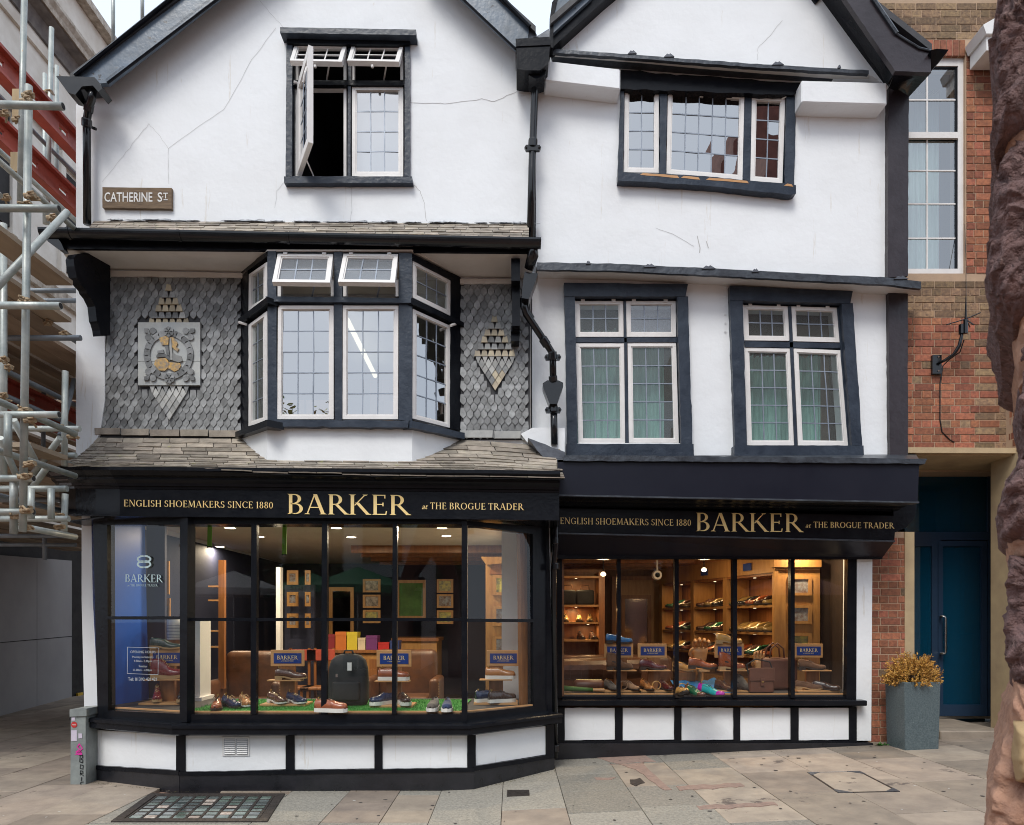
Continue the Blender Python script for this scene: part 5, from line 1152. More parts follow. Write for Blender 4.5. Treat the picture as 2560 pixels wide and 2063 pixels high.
BL_.sort(key=lambda r: -(r[4] - r[3]) * (0 if r[1].y < 7.19 else 1) - (1 if r[5] < 3.4 else 0) * .05)
stuff = [MB(), MB()]
for k, (f, a, t, xa, xb, z, ch, red) in enumerate(BL_):
    p0 = a + t * xa; p1 = a + t * xb; j = random.uniform(-.0025, .0025)
    q = [Vector((p0.x, p0.y, z - .010)), Vector((p1.x, p1.y, z - .010)), Vector((p1.x, p1.y, z - ch)), Vector((p0.x, p0.y, z - ch))]
    q = [v + f.n * (.006 + j) for v in q]
    mm = m_brick if red and random.random() < .93 else m_brickb
    if k < 296:
        mb = MB(); prism(mb, q, -f.n * .03); mb.build('brick', mm, BK, bevel=.002)
    else: prism(stuff[0 if mm is m_brick else 1], q, -f.n * .03)
for s_, m_ in zip(stuff, (m_brick, m_brickb)): tag(s_.build('bricks', m_, BK), kind='stuff')
for k in range(9):
    mb = MB(); x0 = 2272 + k * 15.9; rect(mb, K, x0, 100, x0 + 13.6, 139, .008, .03); mb.build('brick', m_brick, BK)
mb = MB(); holed(mb, K, [(2150, -60), (2516, -60), (2516, 1122), (2240, 1122), (2150, 1122)], [[(2262, 140), (2413, 140), (2413, 684), (2262, 684)]], 0, .25)
rect(mb, K, 2170, 1330, 2262, 1905, 0, .6); poly(mb, ret, [(2516, -60), (2549, -60), (2549, 1122), (2516, 1122)], 0, .2); rect(mb, fr2, 2549, -60, 2900, 1122, 0, .3); mb.build('mortar_wall', m_mortar, BK)
mb = MB()
f68 = FR(6.9); timber(mb, f68, [(2458, 62), (2500, 38), (2560, 30), (2560, 84), (2466, 84)], 0, .28, .3); rect(mb, f68, 2466, 84, 2560, 126, -.03, .25); mb.build('white_stone_bracket', m_white, BK, bevel=.01)
# sash window
bw = node('sash_window', BK); fw_ = FR(YK + .03)
mb = MB()
for q in ((2395, 146, 2413, 684), (2262, 146, 2395, 165), (2262, 672, 2395, 684), (2262, 330, 2396, 345)): rect(mb, fw_, *q, 0 if q[1] != 330 else .02, .08)
mb.build('frame', m_sash, bw)
mb = MB(); rect(mb, fw_, 2389, 165, 2395, 330, -.01, .04); rect(mb, fw_, 2262, 165, 2389, 171, -.01, .04); rect(mb, fw_, 2389, 345, 2395, 672, -.01, .04); rect(mb, fw_, 2262, 345, 2389, 350, -.01, .04); mb.build('gasket', m_black, bw)
mb = MB()
for y in (248, 425, 508, 594): rect(mb, fw_, 2262, y, 2389, y + 3.5, -.012, .012)
for y0, y1 in ((171, 330), (350, 672)): rect(mb, fw_, 2316, y0, 2320, y1, -.013, .012)
mb.build('glazing_bar', m_sash, bw)
for q in ((2255, 171, 2389, 330), (2255, 350, 2389, 672)):
    mb = MB(); mb.add([fw_.p(x, y, -.02) for x, y in ((q[0], q[1]), (q[2], q[1]), (q[2], q[3]), (q[0], q[3]))], [(0, 1, 2, 3)]); mb.build('pane', g_rwin, bw, recalc=False)
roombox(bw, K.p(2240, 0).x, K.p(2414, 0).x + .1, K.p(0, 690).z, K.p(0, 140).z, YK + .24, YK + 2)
cm = MB(); vs = []; n = 40
for k in range(n + 1):
    x = K.p(2250, 0).x + (K.p(2318, 0).x - K.p(2250, 0).x) * k / n
    for z in (K.p(0, 690).z, K.p(0, 140).z): vs.append((x, YK + .45 + .03 * math.sin(k * 1.1), z))
for k in range(n + 1):
    x = K.p(2322, 0).x + (K.p(2420, 0).x - K.p(2322, 0).x) * k / n
    for z in (K.p(0, 690).z, K.p(0, 140).z): vs.append((x, YK + .5 + .03 * math.sin(k * 1.1), z))
cm.add(vs, [(2 * k, 2 * k + 2, 2 * k + 3, 2 * k + 1) for k in range(2 * n + 1) if k != n]); cm.build('curtain', m_curt, bw, smooth=True, recalc=False)
# stone lintel band, recess and doors
mb = MB(); prism(mb, [P(2255, 1118, 7.05), P(2700, 1121, 7.05), P(2700, 1134, 7.05), P(2255, 1132, 7.05)], (0, 1.1, 0)); mb.build('stone_canopy', m_stoneb, BK)
mb = MB(); prism(mb, [P(2255, 1133, 7.10), P(2700, 1135, 7.10), P(2700, 1140, 7.10), P(2255, 1138, 7.10)], (0, 1.0, 0)); mb.build('canopy_soffit', m_stoneb, BK)
YO = 8.05; O_ = FR(YO)
mb = MB(); rect(mb, K, 2262, 1330, 2286, 1860, .01, .9); mb.build('stone_jamb', m_stoneb, BK)
jr = Face(2490, 8.05, 2535, 7.25)
for a, b in ((1140, 1356), (1358, 1585), (1587, 1840)):
    mb = MB(); poly(mb, jr, [(2484, a), (2545, a - (1550 - a) * .03), (2545, b - (1550 - b) * .03), (2484, b)], 0, .3); mb.build('stone_block', m_stoneb, BK)
mb = MB(); rect(mb, FR(7.02), 2545, 1130, 2750, 1880, 0, .4); mb.build('stone_pier', m_stoneb, BK)
dr = node('entrance_doors', BK)
mb = MB()
for q in ((2270, 1168, 2490, 1180), (2470, 1180, 2490, 1792), (2270, 1330, 2470, 1350), (2336, 1350, 2352, 1770), (2270, 1350, 2336, 1364), (2330, 1364, 2337, 1765)): rect(mb, O_, *q, 0, .1)
mb.build('door_frame', m_door, dr)
for x0, x1 in ((2258, 2344), (2346, 2468)):
    mb = MB()
    for q in ((x0, 1352, x1, 1366), (x0, 1762, x1, 1790), (x0, 1366, x0 + 12, 1762), (x1 - 14, 1366, x1, 1762)): rect(mb, O_, *q, .012, .05)
    dd = mb.build('door_leaf', m_door, dr)
    mb = MB(); rect(mb, O_, x0 + 12, 1366, x1 - 14, 1762, -.01, .006); mb.build('door_pane', g_door, dr)
mb = MB(); rect(mb, O_, 2262, 1180, 2470, 1330, -.02, .006); mb.build('fanlight_pane', g_door, dr)
mb = MB(); tube(mb, [O_.p(2352, 1541, .01), O_.p(2352, 1541, .07), O_.p(2362, 1541, .08), O_.p(2364, 1546, .085), O_.p(2364, 1630, .085), O_.p(2362, 1634, .08), O_.p(2352, 1634, .07), O_.p(2352, 1634, .01)], .013, 8); mb.build('handle', m_steel, dr, smooth=True)
mb = MB(); rect(mb, O_, 2264, 1791, 2484, 1797, .03, .06); mb.build('threshold', m_steel, dr)
mb = MB(); rect(mb, FR(YO + .35), 2240, 1600, 2500, 1775, 0, .01); mb.build('lower_daylight_sheet', m_fill, dr); mb = MB(); rect(mb, FR(YO + .5), 2400, 1190, 2500, 1600, 0, .01); mb.build('inner_blind', mat('blue_blind', (.02, .17, .36), rough=.8, bump=0), dr)  # teal sheet added to imitate daylight in the lower door panes
roombox(dr, O_.p(2240, 0).x, O_.p(2480, 0).x, .3, 3.6, YO + .12, YO + 3, mat('hall_paint', (.10, .16, .20), (.08, .13, .17), .8, bump=0), 'hall_lining')
mb = MB(); box(mb, (P(2345, 0, 7.2).x, 7.16, .2), (P(2520, 0, 7.16).x, 8.15, .43)); mb.build('step', m_slab, BK, bevel=.012)
mb = MB(); box(mb, (3.2, 7.8, 3.3), (9, 9, 9.8)); box(mb, (6.3, 8.2, .2), (9, 9, 3.2)); mb.build('inner_mass', m_mortar, BK)
# aerial on the wall
ae = thing('wall_aerial', 'black curved bracket aerial with four radial whips on the red brick wall', 'aerial', K.p(2343, 910, .02))
mb = MB(); rect(mb, K, 2332, 887, 2355, 935, .045, .04); mb.build('mounting_plate', m_plastic, ae, bevel=.004)
for y in (892, 927): mb = MB(); tube(mb, [K.p(2347, y, .055), K.p(2347, y, .04)], .009, 8); mb.build('bolt', m_steel, ae)
mb = MB(); tube(mb, [K.p(2345, 909, .05), K.p(2362, 901, .10), K.p(2385, 886, .16), K.p(2398, 865, .2), K.p(2404, 840, .2), K.p(2404, 812, .2)], [.012, .015, .018, .018, .016, .014], 10); mb.build('arm', m_plastic, ae, smooth=True)
mb = MB(); tube(mb, [K.p(2404, 835, .2), K.p(2404, 812, .2)], .028, 8); tube(mb, [K.p(2414, 834, .22), K.p(2414, 800, .22)], .022, 8); mb.build('clamp', m_plastic, ae)
mb = MB(); c = K.p(2414, 798, .22)
for e in ((2366, 812, .22), (2451, 782, .22), (2434, 812, .3), (2425, 818, .1)): tube(mb, [c, K.p(*e)], .006, 6)
tube(mb, [c, K.p(2415, 735, .22), K.p(2415, 660, .1), K.p(2412, 560, .02)], [.012, .004, .003, .003], 6); mb.build('whip', m_plastic, ae)
mb = MB(); tube(mb, [K.p(2410, 850, .16), K.p(2400, 880, .12), K.p(2372, 900, .06), K.p(2357, 915, .03), K.p(2350, 960, .012), K.p(2350, 1050, .012), K.p(2355, 1080, .012), K.p(2375, 1100, .012), K.p(2386, 1106, .012)], .006, 6); mb.build('cable', m_plastic, ae)
sl_ = thing('wall_spotlight', 'tiny round silver spotlight on the brown brick wall by the foreground stone', 'spotlight', K.p(2493, 800))
mb = MB(); tube(mb, [K.p(2493, 800, 0), K.p(2494, 800, .09)], [.03, .035], 10); mb.build('housing', m_steel, sl_); mb = MB(); tube(mb, [K.p(2494, 800, .091), K.p(2494, 800, .099)], .025, 10); mb.build('lens', m_white, sl_)

# ================================================================ planter and shrub
c0 = Vector((3.87 + .175, 6.7 + .175, gz(4.05)))
pt = thing('square_planter', 'speckled dark grey square planter against the brick pier', 'planter', c0)
mb = MB(); zt2 = .985; h_ = .178; a_ = h_ - .012
def ring(hh, z): return [(c0.x - hh, c0.y - hh, z), (c0.x + hh, c0.y - hh, z), (c0.x + hh, c0.y + hh, z), (c0.x - hh, c0.y + hh, z)]
vs = ring(a_, c0.z - .02) + ring(h_, zt2) + ring(h_ - .025, zt2) + ring(h_ - .03, zt2 - .05)
mb.add(vs, [(3, 2, 1, 0)] + [(i + o, (i + 1) % 4 + o, (i + 1) % 4 + o + 4, i + o + 4) for o in (0, 4, 8) for i in range(4)]); mb.build('tub', m_planter, pt, bevel=.006)
mb = MB(); box(mb, (c0.x - .15, c0.y - .15, zt2 - .08), (c0.x + .15, c0.y + .15, zt2 - .045)); mb.build('soil', m_dark, pt)
sh = thing('golden_conifer', 'bushy dried golden conifer growing in the grey planter', 'shrub', (c0.x, c0.y, zt2 - .05))
mb = MB(); tw = MB(); base = Vector((c0.x, c0.y, zt2 - .04)); rnd = random.Random(4)
for k in range(330):
    th_ = rnd.uniform(0, 2 * math.pi); ph = math.acos(rnd.uniform(-.12, 1)); rr_ = rnd.uniform(.72, 1.06)
    d = Vector((math.sin(ph) * math.cos(th_) * .275, math.sin(ph) * math.sin(th_) * .25, math.cos(ph) * .30 + .02)) * rr_
    tip = base + d + Vector((0, 0, .02)); start = base + d * .30
    if k % 3 == 0: tube(tw, [start, tip], [.003, .001], 4, caps=False)
    dd = (tip - start).normalized(); side = dd.cross(Vector((rnd.uniform(-1, 1), rnd.uniform(-1, 1), rnd.uniform(-.3, 1)))).normalized()
    for j in range(17):
        f_ = .42 + .58 * (j / 16) ; p = start.lerp(tip, f_) ; s_ = 1 if j % 2 else -1
        n2 = (side * s_ + dd * .9 + Vector((rnd.uniform(-.5, .5), rnd.uniform(-.5, .5), rnd.uniform(-.3, .6)))).normalized() * rnd.uniform(.022, .042) * (1.25 - .5 * f_)
        w = n2.cross(Vector((rnd.uniform(-1, 1), rnd.uniform(-1, 1), rnd.uniform(-1, 1)))).normalized() * rnd.uniform(.004, .0085)
        mb.add([p, p + n2 * .5 + w, p + n2, p + n2 * .5 - w], [(0, 1, 2, 3)])
mb.build('foliage', m_leafg, sh, recalc=False); tw.build('stem', m_twig, sh, recalc=False)
wd = thing('weed_tuft', 'small green weed sprouting beside the grey planter foot', 'weed', P(2205, 1866, 6.95)); mb = MB(); p0 = gpt(2205, 1864); m_leaf = mat('green_leaf', (.06, .20, .03), (.03, .11, .02), .6, rnd=.3)
for k in range(50):
    a = random.uniform(0, 6.28); d = Vector((math.cos(a), math.sin(a) * .5, random.uniform(.2, .8))) * random.uniform(.02, .06); w = Vector((-d.y, d.x, 0)).normalized() * .008; q = p0 + Vector((random.uniform(-.06, .06), random.uniform(-.02, .02), 0))
    mb.add([q, q + d * .5 + w, q + d, q + d * .5 - w], [(0, 1, 2, 3)])
mb.build('leaves', m_leaf, wd, recalc=False)

# ================================================================ utility box
ub2 = thing('utility_pillar', 'narrow grey metal utility pillar covered in stickers and graffiti at the shop corner', 'utility box', P(196, 1968, 6.25))
fU = FR(6.2)
mb = MB(); poly(mb, fU, [(177, 1790), (214, 1788), (214, 1970), (176, 1970)], 0, .22); poly(mb, fU, [(174, 1774), (216, 1772), (216, 1790), (174, 1792)], .012, .25); mb.build('cabinet', mat('painted_grey_metal', (.26, .29, .28), (.18, .20, .20), .5, nscale=8, bump=.2, wear=((.10, .09, .07), .66, 18, Z)), ub2)
mb = MB(); poly(mb, fU, ringpts(185, 1812, 7.5, 0, 345, 14), .004, .002); mb.build('round_sticker', mat('red_sticker', (.55, .03, .03), rough=.5, bump=0), ub2)
mb = MB(); rect(mb, fU, 178, 1826, 192, 1853, .004, .002); rect(mb, fU, 179, 1794, 187, 1802, .004, .002); rect(mb, fU, 196, 1834, 205, 1846, .004, .002); mb.build('paper_sticker', mat('lilac_sticker', (.60, .56, .66), (.5, .45, .55), .6, bump=0), ub2)
mb = MB(); plain_text(mb, fU.p, 'MARY', 180, 1814, 190, 1814, 4, .006); mb.build('sticker_print', m_txtw, ub2, recalc=False)
mb = MB(); strokes(mb, fU.p, [[(198, 1860), (193, 1868), (199, 1874), (190, 1880), (196, 1887), (204, 1886), (200, 1876), (206, 1872), (201, 1864), (198, 1860)], [(188, 1886), (202, 1884)], [(193, 1880), (203, 1880)]], 2.6, .005); mb.build('pink_scribble', mat('pink_paint', (.70, .04, .35), rough=.5, bump=0), ub2, recalc=False)
mb = MB(); yy = 1890
for ln in ([[(199, 1890), (206, 1888), (207, 1894), (202, 1898), (207, 1900), (206, 1907), (199, 1905), (200, 1890)], [(201, 1912), (208, 1914), (207, 1923), (200, 1921), (201, 1912)], [(200, 1938), (201, 1927), (207, 1928), (207, 1933), (201, 1934), (209, 1940)], [(204, 1943), (203, 1953)], [(208, 1955), (201, 1957), (202, 1962), (207, 1963), (206, 1969), (199, 1967)]]): strokes(mb, fU.p, [ln], 1.6, .005)
mb.build('graffiti', m_black, ub2, recalc=False)
# ================================================================ NEIGHBOUR BUILDING, HOARDING, SCAFFOLD (left)
NB = thing('cornice_building', 'pale stuccoed building with weathered classical cornice behind the scaffolding', 'building', (-8.6, 14, 0))
XN = -8.6
mb = MB(); box(mb, (XN - .5, 9.5, 3.3), (XN, 24, 12.3)); mb.build('stucco_wall', m_cream, NB)
mb = MB(); box(mb, (XN - .5, 9.5, 0), (XN, 24, 3.29)); mb.build('shaded_ground_floor', m_dark, NB)  # near-black colour stands for the shade deep in the alley
m_dentil = mat('dark_grey_soffit', (.22, .20, .19), (.12, .11, .11), .9, nscale=6)  # dark grey base for the cornice underside
def lng(prof, m, name, y0=9.5, y1=24):
    mb = MB(); sweep(mb, [Vector((XN, y0, 0)), Vector((XN, y1, 0))], prof); return mb.build(name, m, NB)
lng([(-.1, 12.2), (.05, 12.2), (.10, 12.34), (.14, 12.42), (.34, 12.45), (-.1, 12.47)], m_dentil, 'cornice_soffit')
lng([(-.1, 12.48), (.36, 12.48), (.38, 12.56), (.44, 12.64), (.44, 12.70), (-.1, 12.75)], m_creamd, 'cornice')
lng([(-.1, 11.9), (.06, 11.9), (.09, 12.05), (-.1, 12.08)], m_cream, 'upper_moulding'); lng([(-.1, 10.6), (.14, 10.6), (.16, 10.72), (.05, 10.78), (-.1, 10.78)], m_creamd, 'band_moulding')
lng([(-.1, 7.6), (.10, 7.6), (.14, 7.8), (-.1, 7.85)], m_creamd, 'band_moulding'); lng([(-.1, 5.7), (.10, 5.7), (.14, 5.9), (-.1, 5.95)], m_cream, 'band_moulding')
mb = MB(); box(mb, (XN - .4, 12.2, 12.76), (XN + .05, 24, 13.75)); box(mb, (XN + .051, 12.2, 12.76), (XN + .13, 12.7, 13.75)); box(mb, (XN + .051, 14.4, 12.76), (XN + .13, 14.8, 13.75)); mb.build('parapet', m_cream, NB)
mb = MB(); box(mb, (XN - .5, 12.1, 13.76), (XN + .24, 24, 13.92)); mb.build('parapet_coping', m_creamd, NB)
for y in (10.6, 13.0, 15.4):
    w = node('tall_window', NB)
    mb = MB(); box(mb, (XN - .02, y, 8.3), (XN + .03, y + 1.0, 10.2)); mb.build('pane', m_dark, w)
    mb = MB(); box(mb, (XN, y - .14, 8.2), (XN + .08, y - .001, 10.3)); box(mb, (XN, y + 1.001, 8.2), (XN + .08, y + 1.14, 10.3)); box(mb, (XN, y - .2, 10.301), (XN + .14, y + 1.2, 10.45)); mb.build('surround', m_cream, w)
HO = thing('grey_hoarding', 'plain grey painted hoarding panels along the alley under the scaffolding', 'hoarding', P(100, 1760, 12))
hf = Face(0, 10.6, 206, 13.8)
for a, b in ((-230, -61), (-60, 92), (93, 230)):
    def yt(x): return 1388 + x * .078
    def ym(x): return 1607 - x * .088
    def yb(x): return 1792 - x * .27
    for f0, f1, e0, e1 in ((yt, ym, 0, -1), (ym, yb, 1, 14)):
        mb = MB(); poly(mb, hf, [(a, f0(a) + e0), (b, f0(b) + e0), (b, f1(b) + e1), (a, f1(a) + e1)], 0, .02); mb.build('panel', m_hoard, HO)
mb = MB(); poly(mb, hf, [(-220, 1400), (226, 1404), (226, 1732), (-220, 1840)], -.03, .05); mb.build('backing_rail', m_dark, HO)
YLW = thing('yellow_kerb_strip', 'yellow protective strip lying at the hoarding foot by the shop corner', 'strip', gpt(204, 1738)); a, b = hf.p(190, 1741, .04), hf.p(208, 1737, .04)
mb = MB(); prism(mb, [a, b, b + Vector((0, 0, .06)), a + Vector((0, 0, .06))], (.04, 0, 0)); mb.build('strip', mat('yellow_plastic', (.6, .38, .03), rough=.5), YLW)
# dark back of the alley
mb = MB(); box(mb, (-8.1, 18, .05), (-4.5, 18.3, 9)); tag(mb.build('alley_end_building', m_brickb), 'dim brick building closing the far end of the scaffolded alley', 'building')

SF = thing('scaffolding', 'galvanised tube scaffolding with boarded lifts and red beams over the alley', 'scaffold', (-4, 5.5, 2.2))
def tb(a, b, r=.0242, m=m_galv, name='tube'): mb = MB(); tube(mb, [a, b], r, 12); o = mb.build(name, m, SF, smooth=False); o.data.polygons.foreach_set('use_smooth', [len(p.vertices) == 4 for p in o.data.polygons]); return o
def end_ring(p, dirv):
    mb = MB(); tube(mb, [p, p + Vector(dirv) * .002], .019, 12); mb.build('tube_mouth', m_dark, SF)
def cpl(p, s=1.0):
    s *= .62
    mb = MB(); p = Vector(p); r_ = random.Random(int(p.x * 991 + p.z * 77)); 
    for k in range(3):
        o = Vector((r_.uniform(-.03, .03), r_.uniform(-.03, .03), r_.uniform(-.02, .02))); a = Vector((r_.uniform(-1, 1), r_.uniform(-1, 1), r_.uniform(-.4, .4))).normalized() * .05 * s
        tube(mb, [p + o - a, p + o + a], .012 * s, 6)
    tube(mb, [p - Vector((0, 0, .025 * s)), p + Vector((0, 0, .025 * s))], .036 * s, 8); tube(mb, [p + Vector((-.06, 0, 0)) * s, p + Vector((.06, 0, .005)) * s], .030 * s, 8); tube(mb, [p + Vector((0, -.025, .01)), p + Vector((.045, -.03, .012))], .006, 6); mb.build('coupler', m_rust, SF)
def V(px, y0, y1, Y, m=m_galv): a, b = P(px[0] if isinstance(px, tuple) else px, y0, Y), P(px[1] if isinstance(px, tuple) else px, y1, Y); return tb(a, b, m=m)
V((72, 57), 215, 1330, 4.7); V((62, 50), -60, 520, 5.9); V((9, 9), 560, 1200, 5.3); V((163, 161), 928, 1165, 5.8); V((129, 118), 70, 560, 7.4); V((112, 112), 185, 560, 8.6); V((142, 141), 165, 530, 8.8)
V((283, 283), -80, 110, 9.5); V((356, 356), -80, 60, 9.5); V((110, 108), 880, 1130, 8.0, m_greytube); V((137, 136), 930, 1060, 9.0, m_greytube); V((163, 160), 1235, 1330, 5.6); V((112, 112), 1320, 1400, 8.2, m_greytube)
V((36, 34), 1200, 1335, 4.75); V((20, 20), 1035, 1140, 4.6)
# transoms with open ends towards the street
for y, x1, Y in ((262, 158, 4.55), (522, 148, 4.6), (765, 152, 4.6), (1037, 148, 4.65), (1196, 84, 4.7), (1280, 84, 4.7)):
    a, b = P(-60, y - (2 if y < 1000 else 0), Y), P(x1, y + (4 if y == 262 else 0), Y); tb(a, b); end_ring(b, (1, 0, 0)); cpl(P(66, y - 8, Y + .05))
for y, x1, Y, m in ((727, 200, 7.0, m_greytube), (752, 200, 7.4, m_greytube), (1072, 200, 5.6, m_galv), (1138, 190, 6.2, m_galv), (905, 200, 8.4, m_greytube), (945, 200, 8.4, m_greytube), (1222, 168, 5.3, m_galv), (1297, 172, 5.4, m_galv), (845, 202, 6.0, m_greytube), (1340, 190, 7.5, m_greytube), (1362, 190, 8.2, m_greytube), (1250, 190, 6.6, m_greytube)): tb(P(-60, y, Y), P(x1, y, Y), m=m)
tb(P(78, 1222, 5.2), P(78, 1297, 5.2)); tb(P(128, 1222, 5.25), P(128, 1297, 5.25)); tb(P(34, 1196, 4.72), P(34, 1282, 4.72))
# ledgers running away along the alley
def LED(x, z, y0, y1, m=m_galv):
    if x > -4.45: y1 = min(y1, -x * F / 1092)
    return tb(Vector((x, y0, z)), Vector((x, y1, z)), m=m)
for px, py, Y, y0, y1, m in ((0, 405, 5.4, 4.0, 11, m_galv), (0, 1005, 4.7, 4.2, 9, m_galv), (0, 1128, 4.7, 4.2, 8, m_galv), (100, 470, 6.6, 4.9, 9.5, m_galv), (60, 305, 7.2, 5.8, 12, m_greytube), (90, 790, 6.4, 5.6, 9, m_greytube), (20, 930, 6.0, 4.9, 12, m_greytube), (60, 1010, 6.4, 5, 11, m_greytube), (0, 1100, 5.5, 5, 9, m_galv), (0, 1240, 5.5, 5, 9, m_greytube), (60, 1318, 4.9, 4.85, 6.6, m_galv)):
    p = P(px, py, Y); LED(p.x, p.z, y0, y1, m)
tb(P(168, 530, 5.2), P(-10, 720, 4.6)); tb(P(0, 490 - 0, 5.2), P(-40, 455, 5.2)); tb(P(150, 1095, 5.6), P(60, 1215, 5.9)); tb(P(34, 1050, 4.9), P(92, 1160, 5.2)); tb(P(0, 1095, 5.1), P(66, 1245, 5.6)); tb(P(118, 1168, 5.3), P(62, 1245, 5.6))
tb(P(185, 850 + 100, 7), P(150, 1090, 6.4), m=m_greytube)
for px, py, Y in ((70, 240, 4.66), (12, 285, 5.4), (42, 300, 5.9), (120, 232, 7.4), (133, 275, 8.6), (75, 490, 4.66), (130, 545, 5.2), (14, 495, 5.5), (140, 455, 8.0), (145, 320, 8.6), (122, 430, 7.4), (62, 755, 4.66), (120, 808, 6.2), (160, 835, 6.0), (62, 1028, 4.66), (75, 1052, 4.66), (148, 1068, 5.7), (180, 1092, 5.7), (5, 990, 5.2), (8, 900, 5.2), (18, 920, 5.3), (60, 1192, 4.66), (75, 1160, 4.66), (66, 1278, 4.66), (42, 1292, 4.72), (148, 1290, 5.5), (150, 1318, 5.5), (140, 1224, 5.5), (112, 936, 8.0), (64, 1320, 4.8)): cpl(P(px, py, Y), 1.0 if Y < 6.5 else 1.3)
# red castellated beams
def beam(px, py, Y, y0, y1, hgt=.26):
    p = P(px, py, Y); rb = node('red_beam', SF)
    mb = MB()
    for dz in (0, -hgt): box(mb, (p.x - .05, y0, p.z + dz - .03), (p.x + .07, y1, p.z + dz)); box(mb, (p.x - .05, y0, p.z + dz - (.06 if dz == 0 else -.03)), (p.x + .0, y1, p.z + dz - (.031 if dz == 0 else -.001)))
    n = int((y1 - y0) / .46)
    for k in range(n + 1):
        ya = y0 + k * .46; yb2 = min(y1, ya + .32); box(mb, (p.x - .01, ya, p.z - hgt + .001), (p.x + .01, yb2, p.z - .031))
        if yb2 + .14 <= y1: box(mb, (p.x - .01, yb2, p.z - hgt * .36), (p.x + .01, yb2 + .14, p.z - .031)); box(mb, (p.x - .01, yb2, p.z - hgt + .001), (p.x + .01, yb2 + .14, p.z - hgt * .62))
    mb.build('girder', m_red, rb)
beam(0, 125, 6.4, 4.6, 10.5, .24); beam(0, 300, 6.4, 4.6, 10.5, .22); beam(18, 950, 7.4, 6, 12, .16); beam(40, 1000, 7.6, 6, 12, .14)
# boarded lifts seen from beneath: each board its own plank, running away along the alley
def deck(xa, xb, z, y0, y1, m=m_board):
    x = xa
    while x < xb:
        w = .225; mb = MB(); dz = random.uniform(-.012, .012); ye = y1 if x + w < -4.45 else min(y1, -(x + w) * F / 1096)
        if random.random() > .07 and ye > y0 + .3: box(mb, (x, y0 + random.uniform(-.25, .25), z + dz), (x + w - random.choice((.006, .02, .05)), ye, z + dz + .038)); mb.build('board', m, SF)
        x += w
deck(-8.3, -3.55, 4.32, 4.9, 8.4); deck(-8.3, -3.95, 4.36, 8.5, 12.0); deck(-8.2, -4.45, 2.86, 7.6, 12.5); deck(-8.2, -3.9, 2.95, 5.4, 7.5)
for px0, px1, y0, y1 in ((30, 62, 222, 300), (26, 58, 380, 428)):
    mb = MB(); rect(mb, FR(6.0), px0, y0, px1, y1, 0, .04); mb.build('upright_board', mat('new_board', (.50, .38, .22), (.40, .30, .18), .8, stretch=(6, 1, 1), nscale=4) if px0 == 30 else bpy.data.materials['new_board'], SF)

# ================================================================ FOREGROUND RUIN (blurred stones at the right edge)
RW = thing('ruined_stone_wall', 'rough dark volcanic stone wall end very close at the right edge', 'wall', (1.25, 1.35, .1))
def rock(pts, Yf, dep, m, name, amp=.02, seed=0):
    """an irregular block: silhouette ring pushed back through the wall with bulging faces"""
    f = FR(Yf); out = wob(pts, 7, 0, seed); n = len(out); rows = 7; vs = []; fs = []
    c = Vector((sum(p[0] for p in out) / n, sum(p[1] for p in out) / n))
    lv = [(.0, .0), (.5, .35), (.82, .7), (1.0, 1.0)]
    prof = [(.0, -.035), (.25, -.034), (.45, -.03), (.6, -.028), (.72, -.024), (.82, -.016), (.9, -.006), (.96, .008), (.99, .025), (1.0, .05), (1.0, .09), (1.0, .14), (1.0, .2), (1.0, dep * .7), (.96, dep)]
    for s_, dy in prof:
        for x, y in out:
            q = c.lerp(Vector((x, y)), max(s_, .02)); v = f.p(q.x, q.y); v.y += dy
            k = noise.noise(v * 9 + Vector((seed, 0, 0))) * amp + noise.noise(v * 30) * amp * .5 + noise.noise(v * 75) * amp * .35; v += Vector((k, k * 1.2, noise.noise(v * 11 + Vector((0, seed, 5))) * amp)); v.x *= v.y / Yf; vs.append(v)
    for i in range(len(prof) - 1):
        for j in range(n): fs.append((i * n + j, i * n + (j + 1) % n, (i + 1) * n + (j + 1) % n, (i + 1) * n + j))
    fs.append(tuple(range(n))); mb = MB(); mb.add(vs, fs); return mb.build(name, m, RW, smooth=True)
rock([(2490, -60), (2482, 60), (2488, 130), (2484, 220), (2480, 300), (2500, 345), (2590, 330), (2800, 300), (2800, -60)], 1.30, .6, m_rock, 'stone', .02, 1)
rock([(2498, 320), (2516, 380), (2540, 400), (2600, 360), (2800, 330), (2800, 240), (2620, 240), (2540, 262)], 1.33, .55, m_rockp, 'mortar_seam', .012, 2)
rock([(2545, 330), (2522, 400), (2490, 470), (2474, 560), (2478, 680), (2496, 770), (2530, 800), (2600, 790), (2800, 790), (2800, 300), (2600, 290)], 1.31, .6, m_rock, 'stone', .018, 3)
rock([(2525, 760), (2540, 860), (2560, 960), (2800, 940), (2800, 760)], 1.34, .55, m_rockp, 'mortar_seam', .012, 4)
rock([(2556, 850), (2545, 930), (2540, 1010), (2550, 1080), (2552, 1150), (2800, 1160), (2800, 850)], 1.33, .55, m_rock, 'stone', .016, 5)
rock([(2545, 1140), (2515, 1210), (2496, 1275), (2510, 1330), (2560, 1360), (2800, 1350), (2800, 1130)], 1.31, .6, m_rock, 'stone', .018, 6)
rock([(2512, 1320), (2530, 1400), (2560, 1420), (2800, 1400), (2800, 1320)], 1.34, .55, m_rockp, 'mortar_seam', .012, 7)
rock([(2535, 1385), (2520, 1480), (2516, 1560), (2524, 1660), (2530, 1720), (2560, 1760), (2800, 1740), (2800, 1385)], 1.32, .6, m_rock, 'stone', .018, 8)
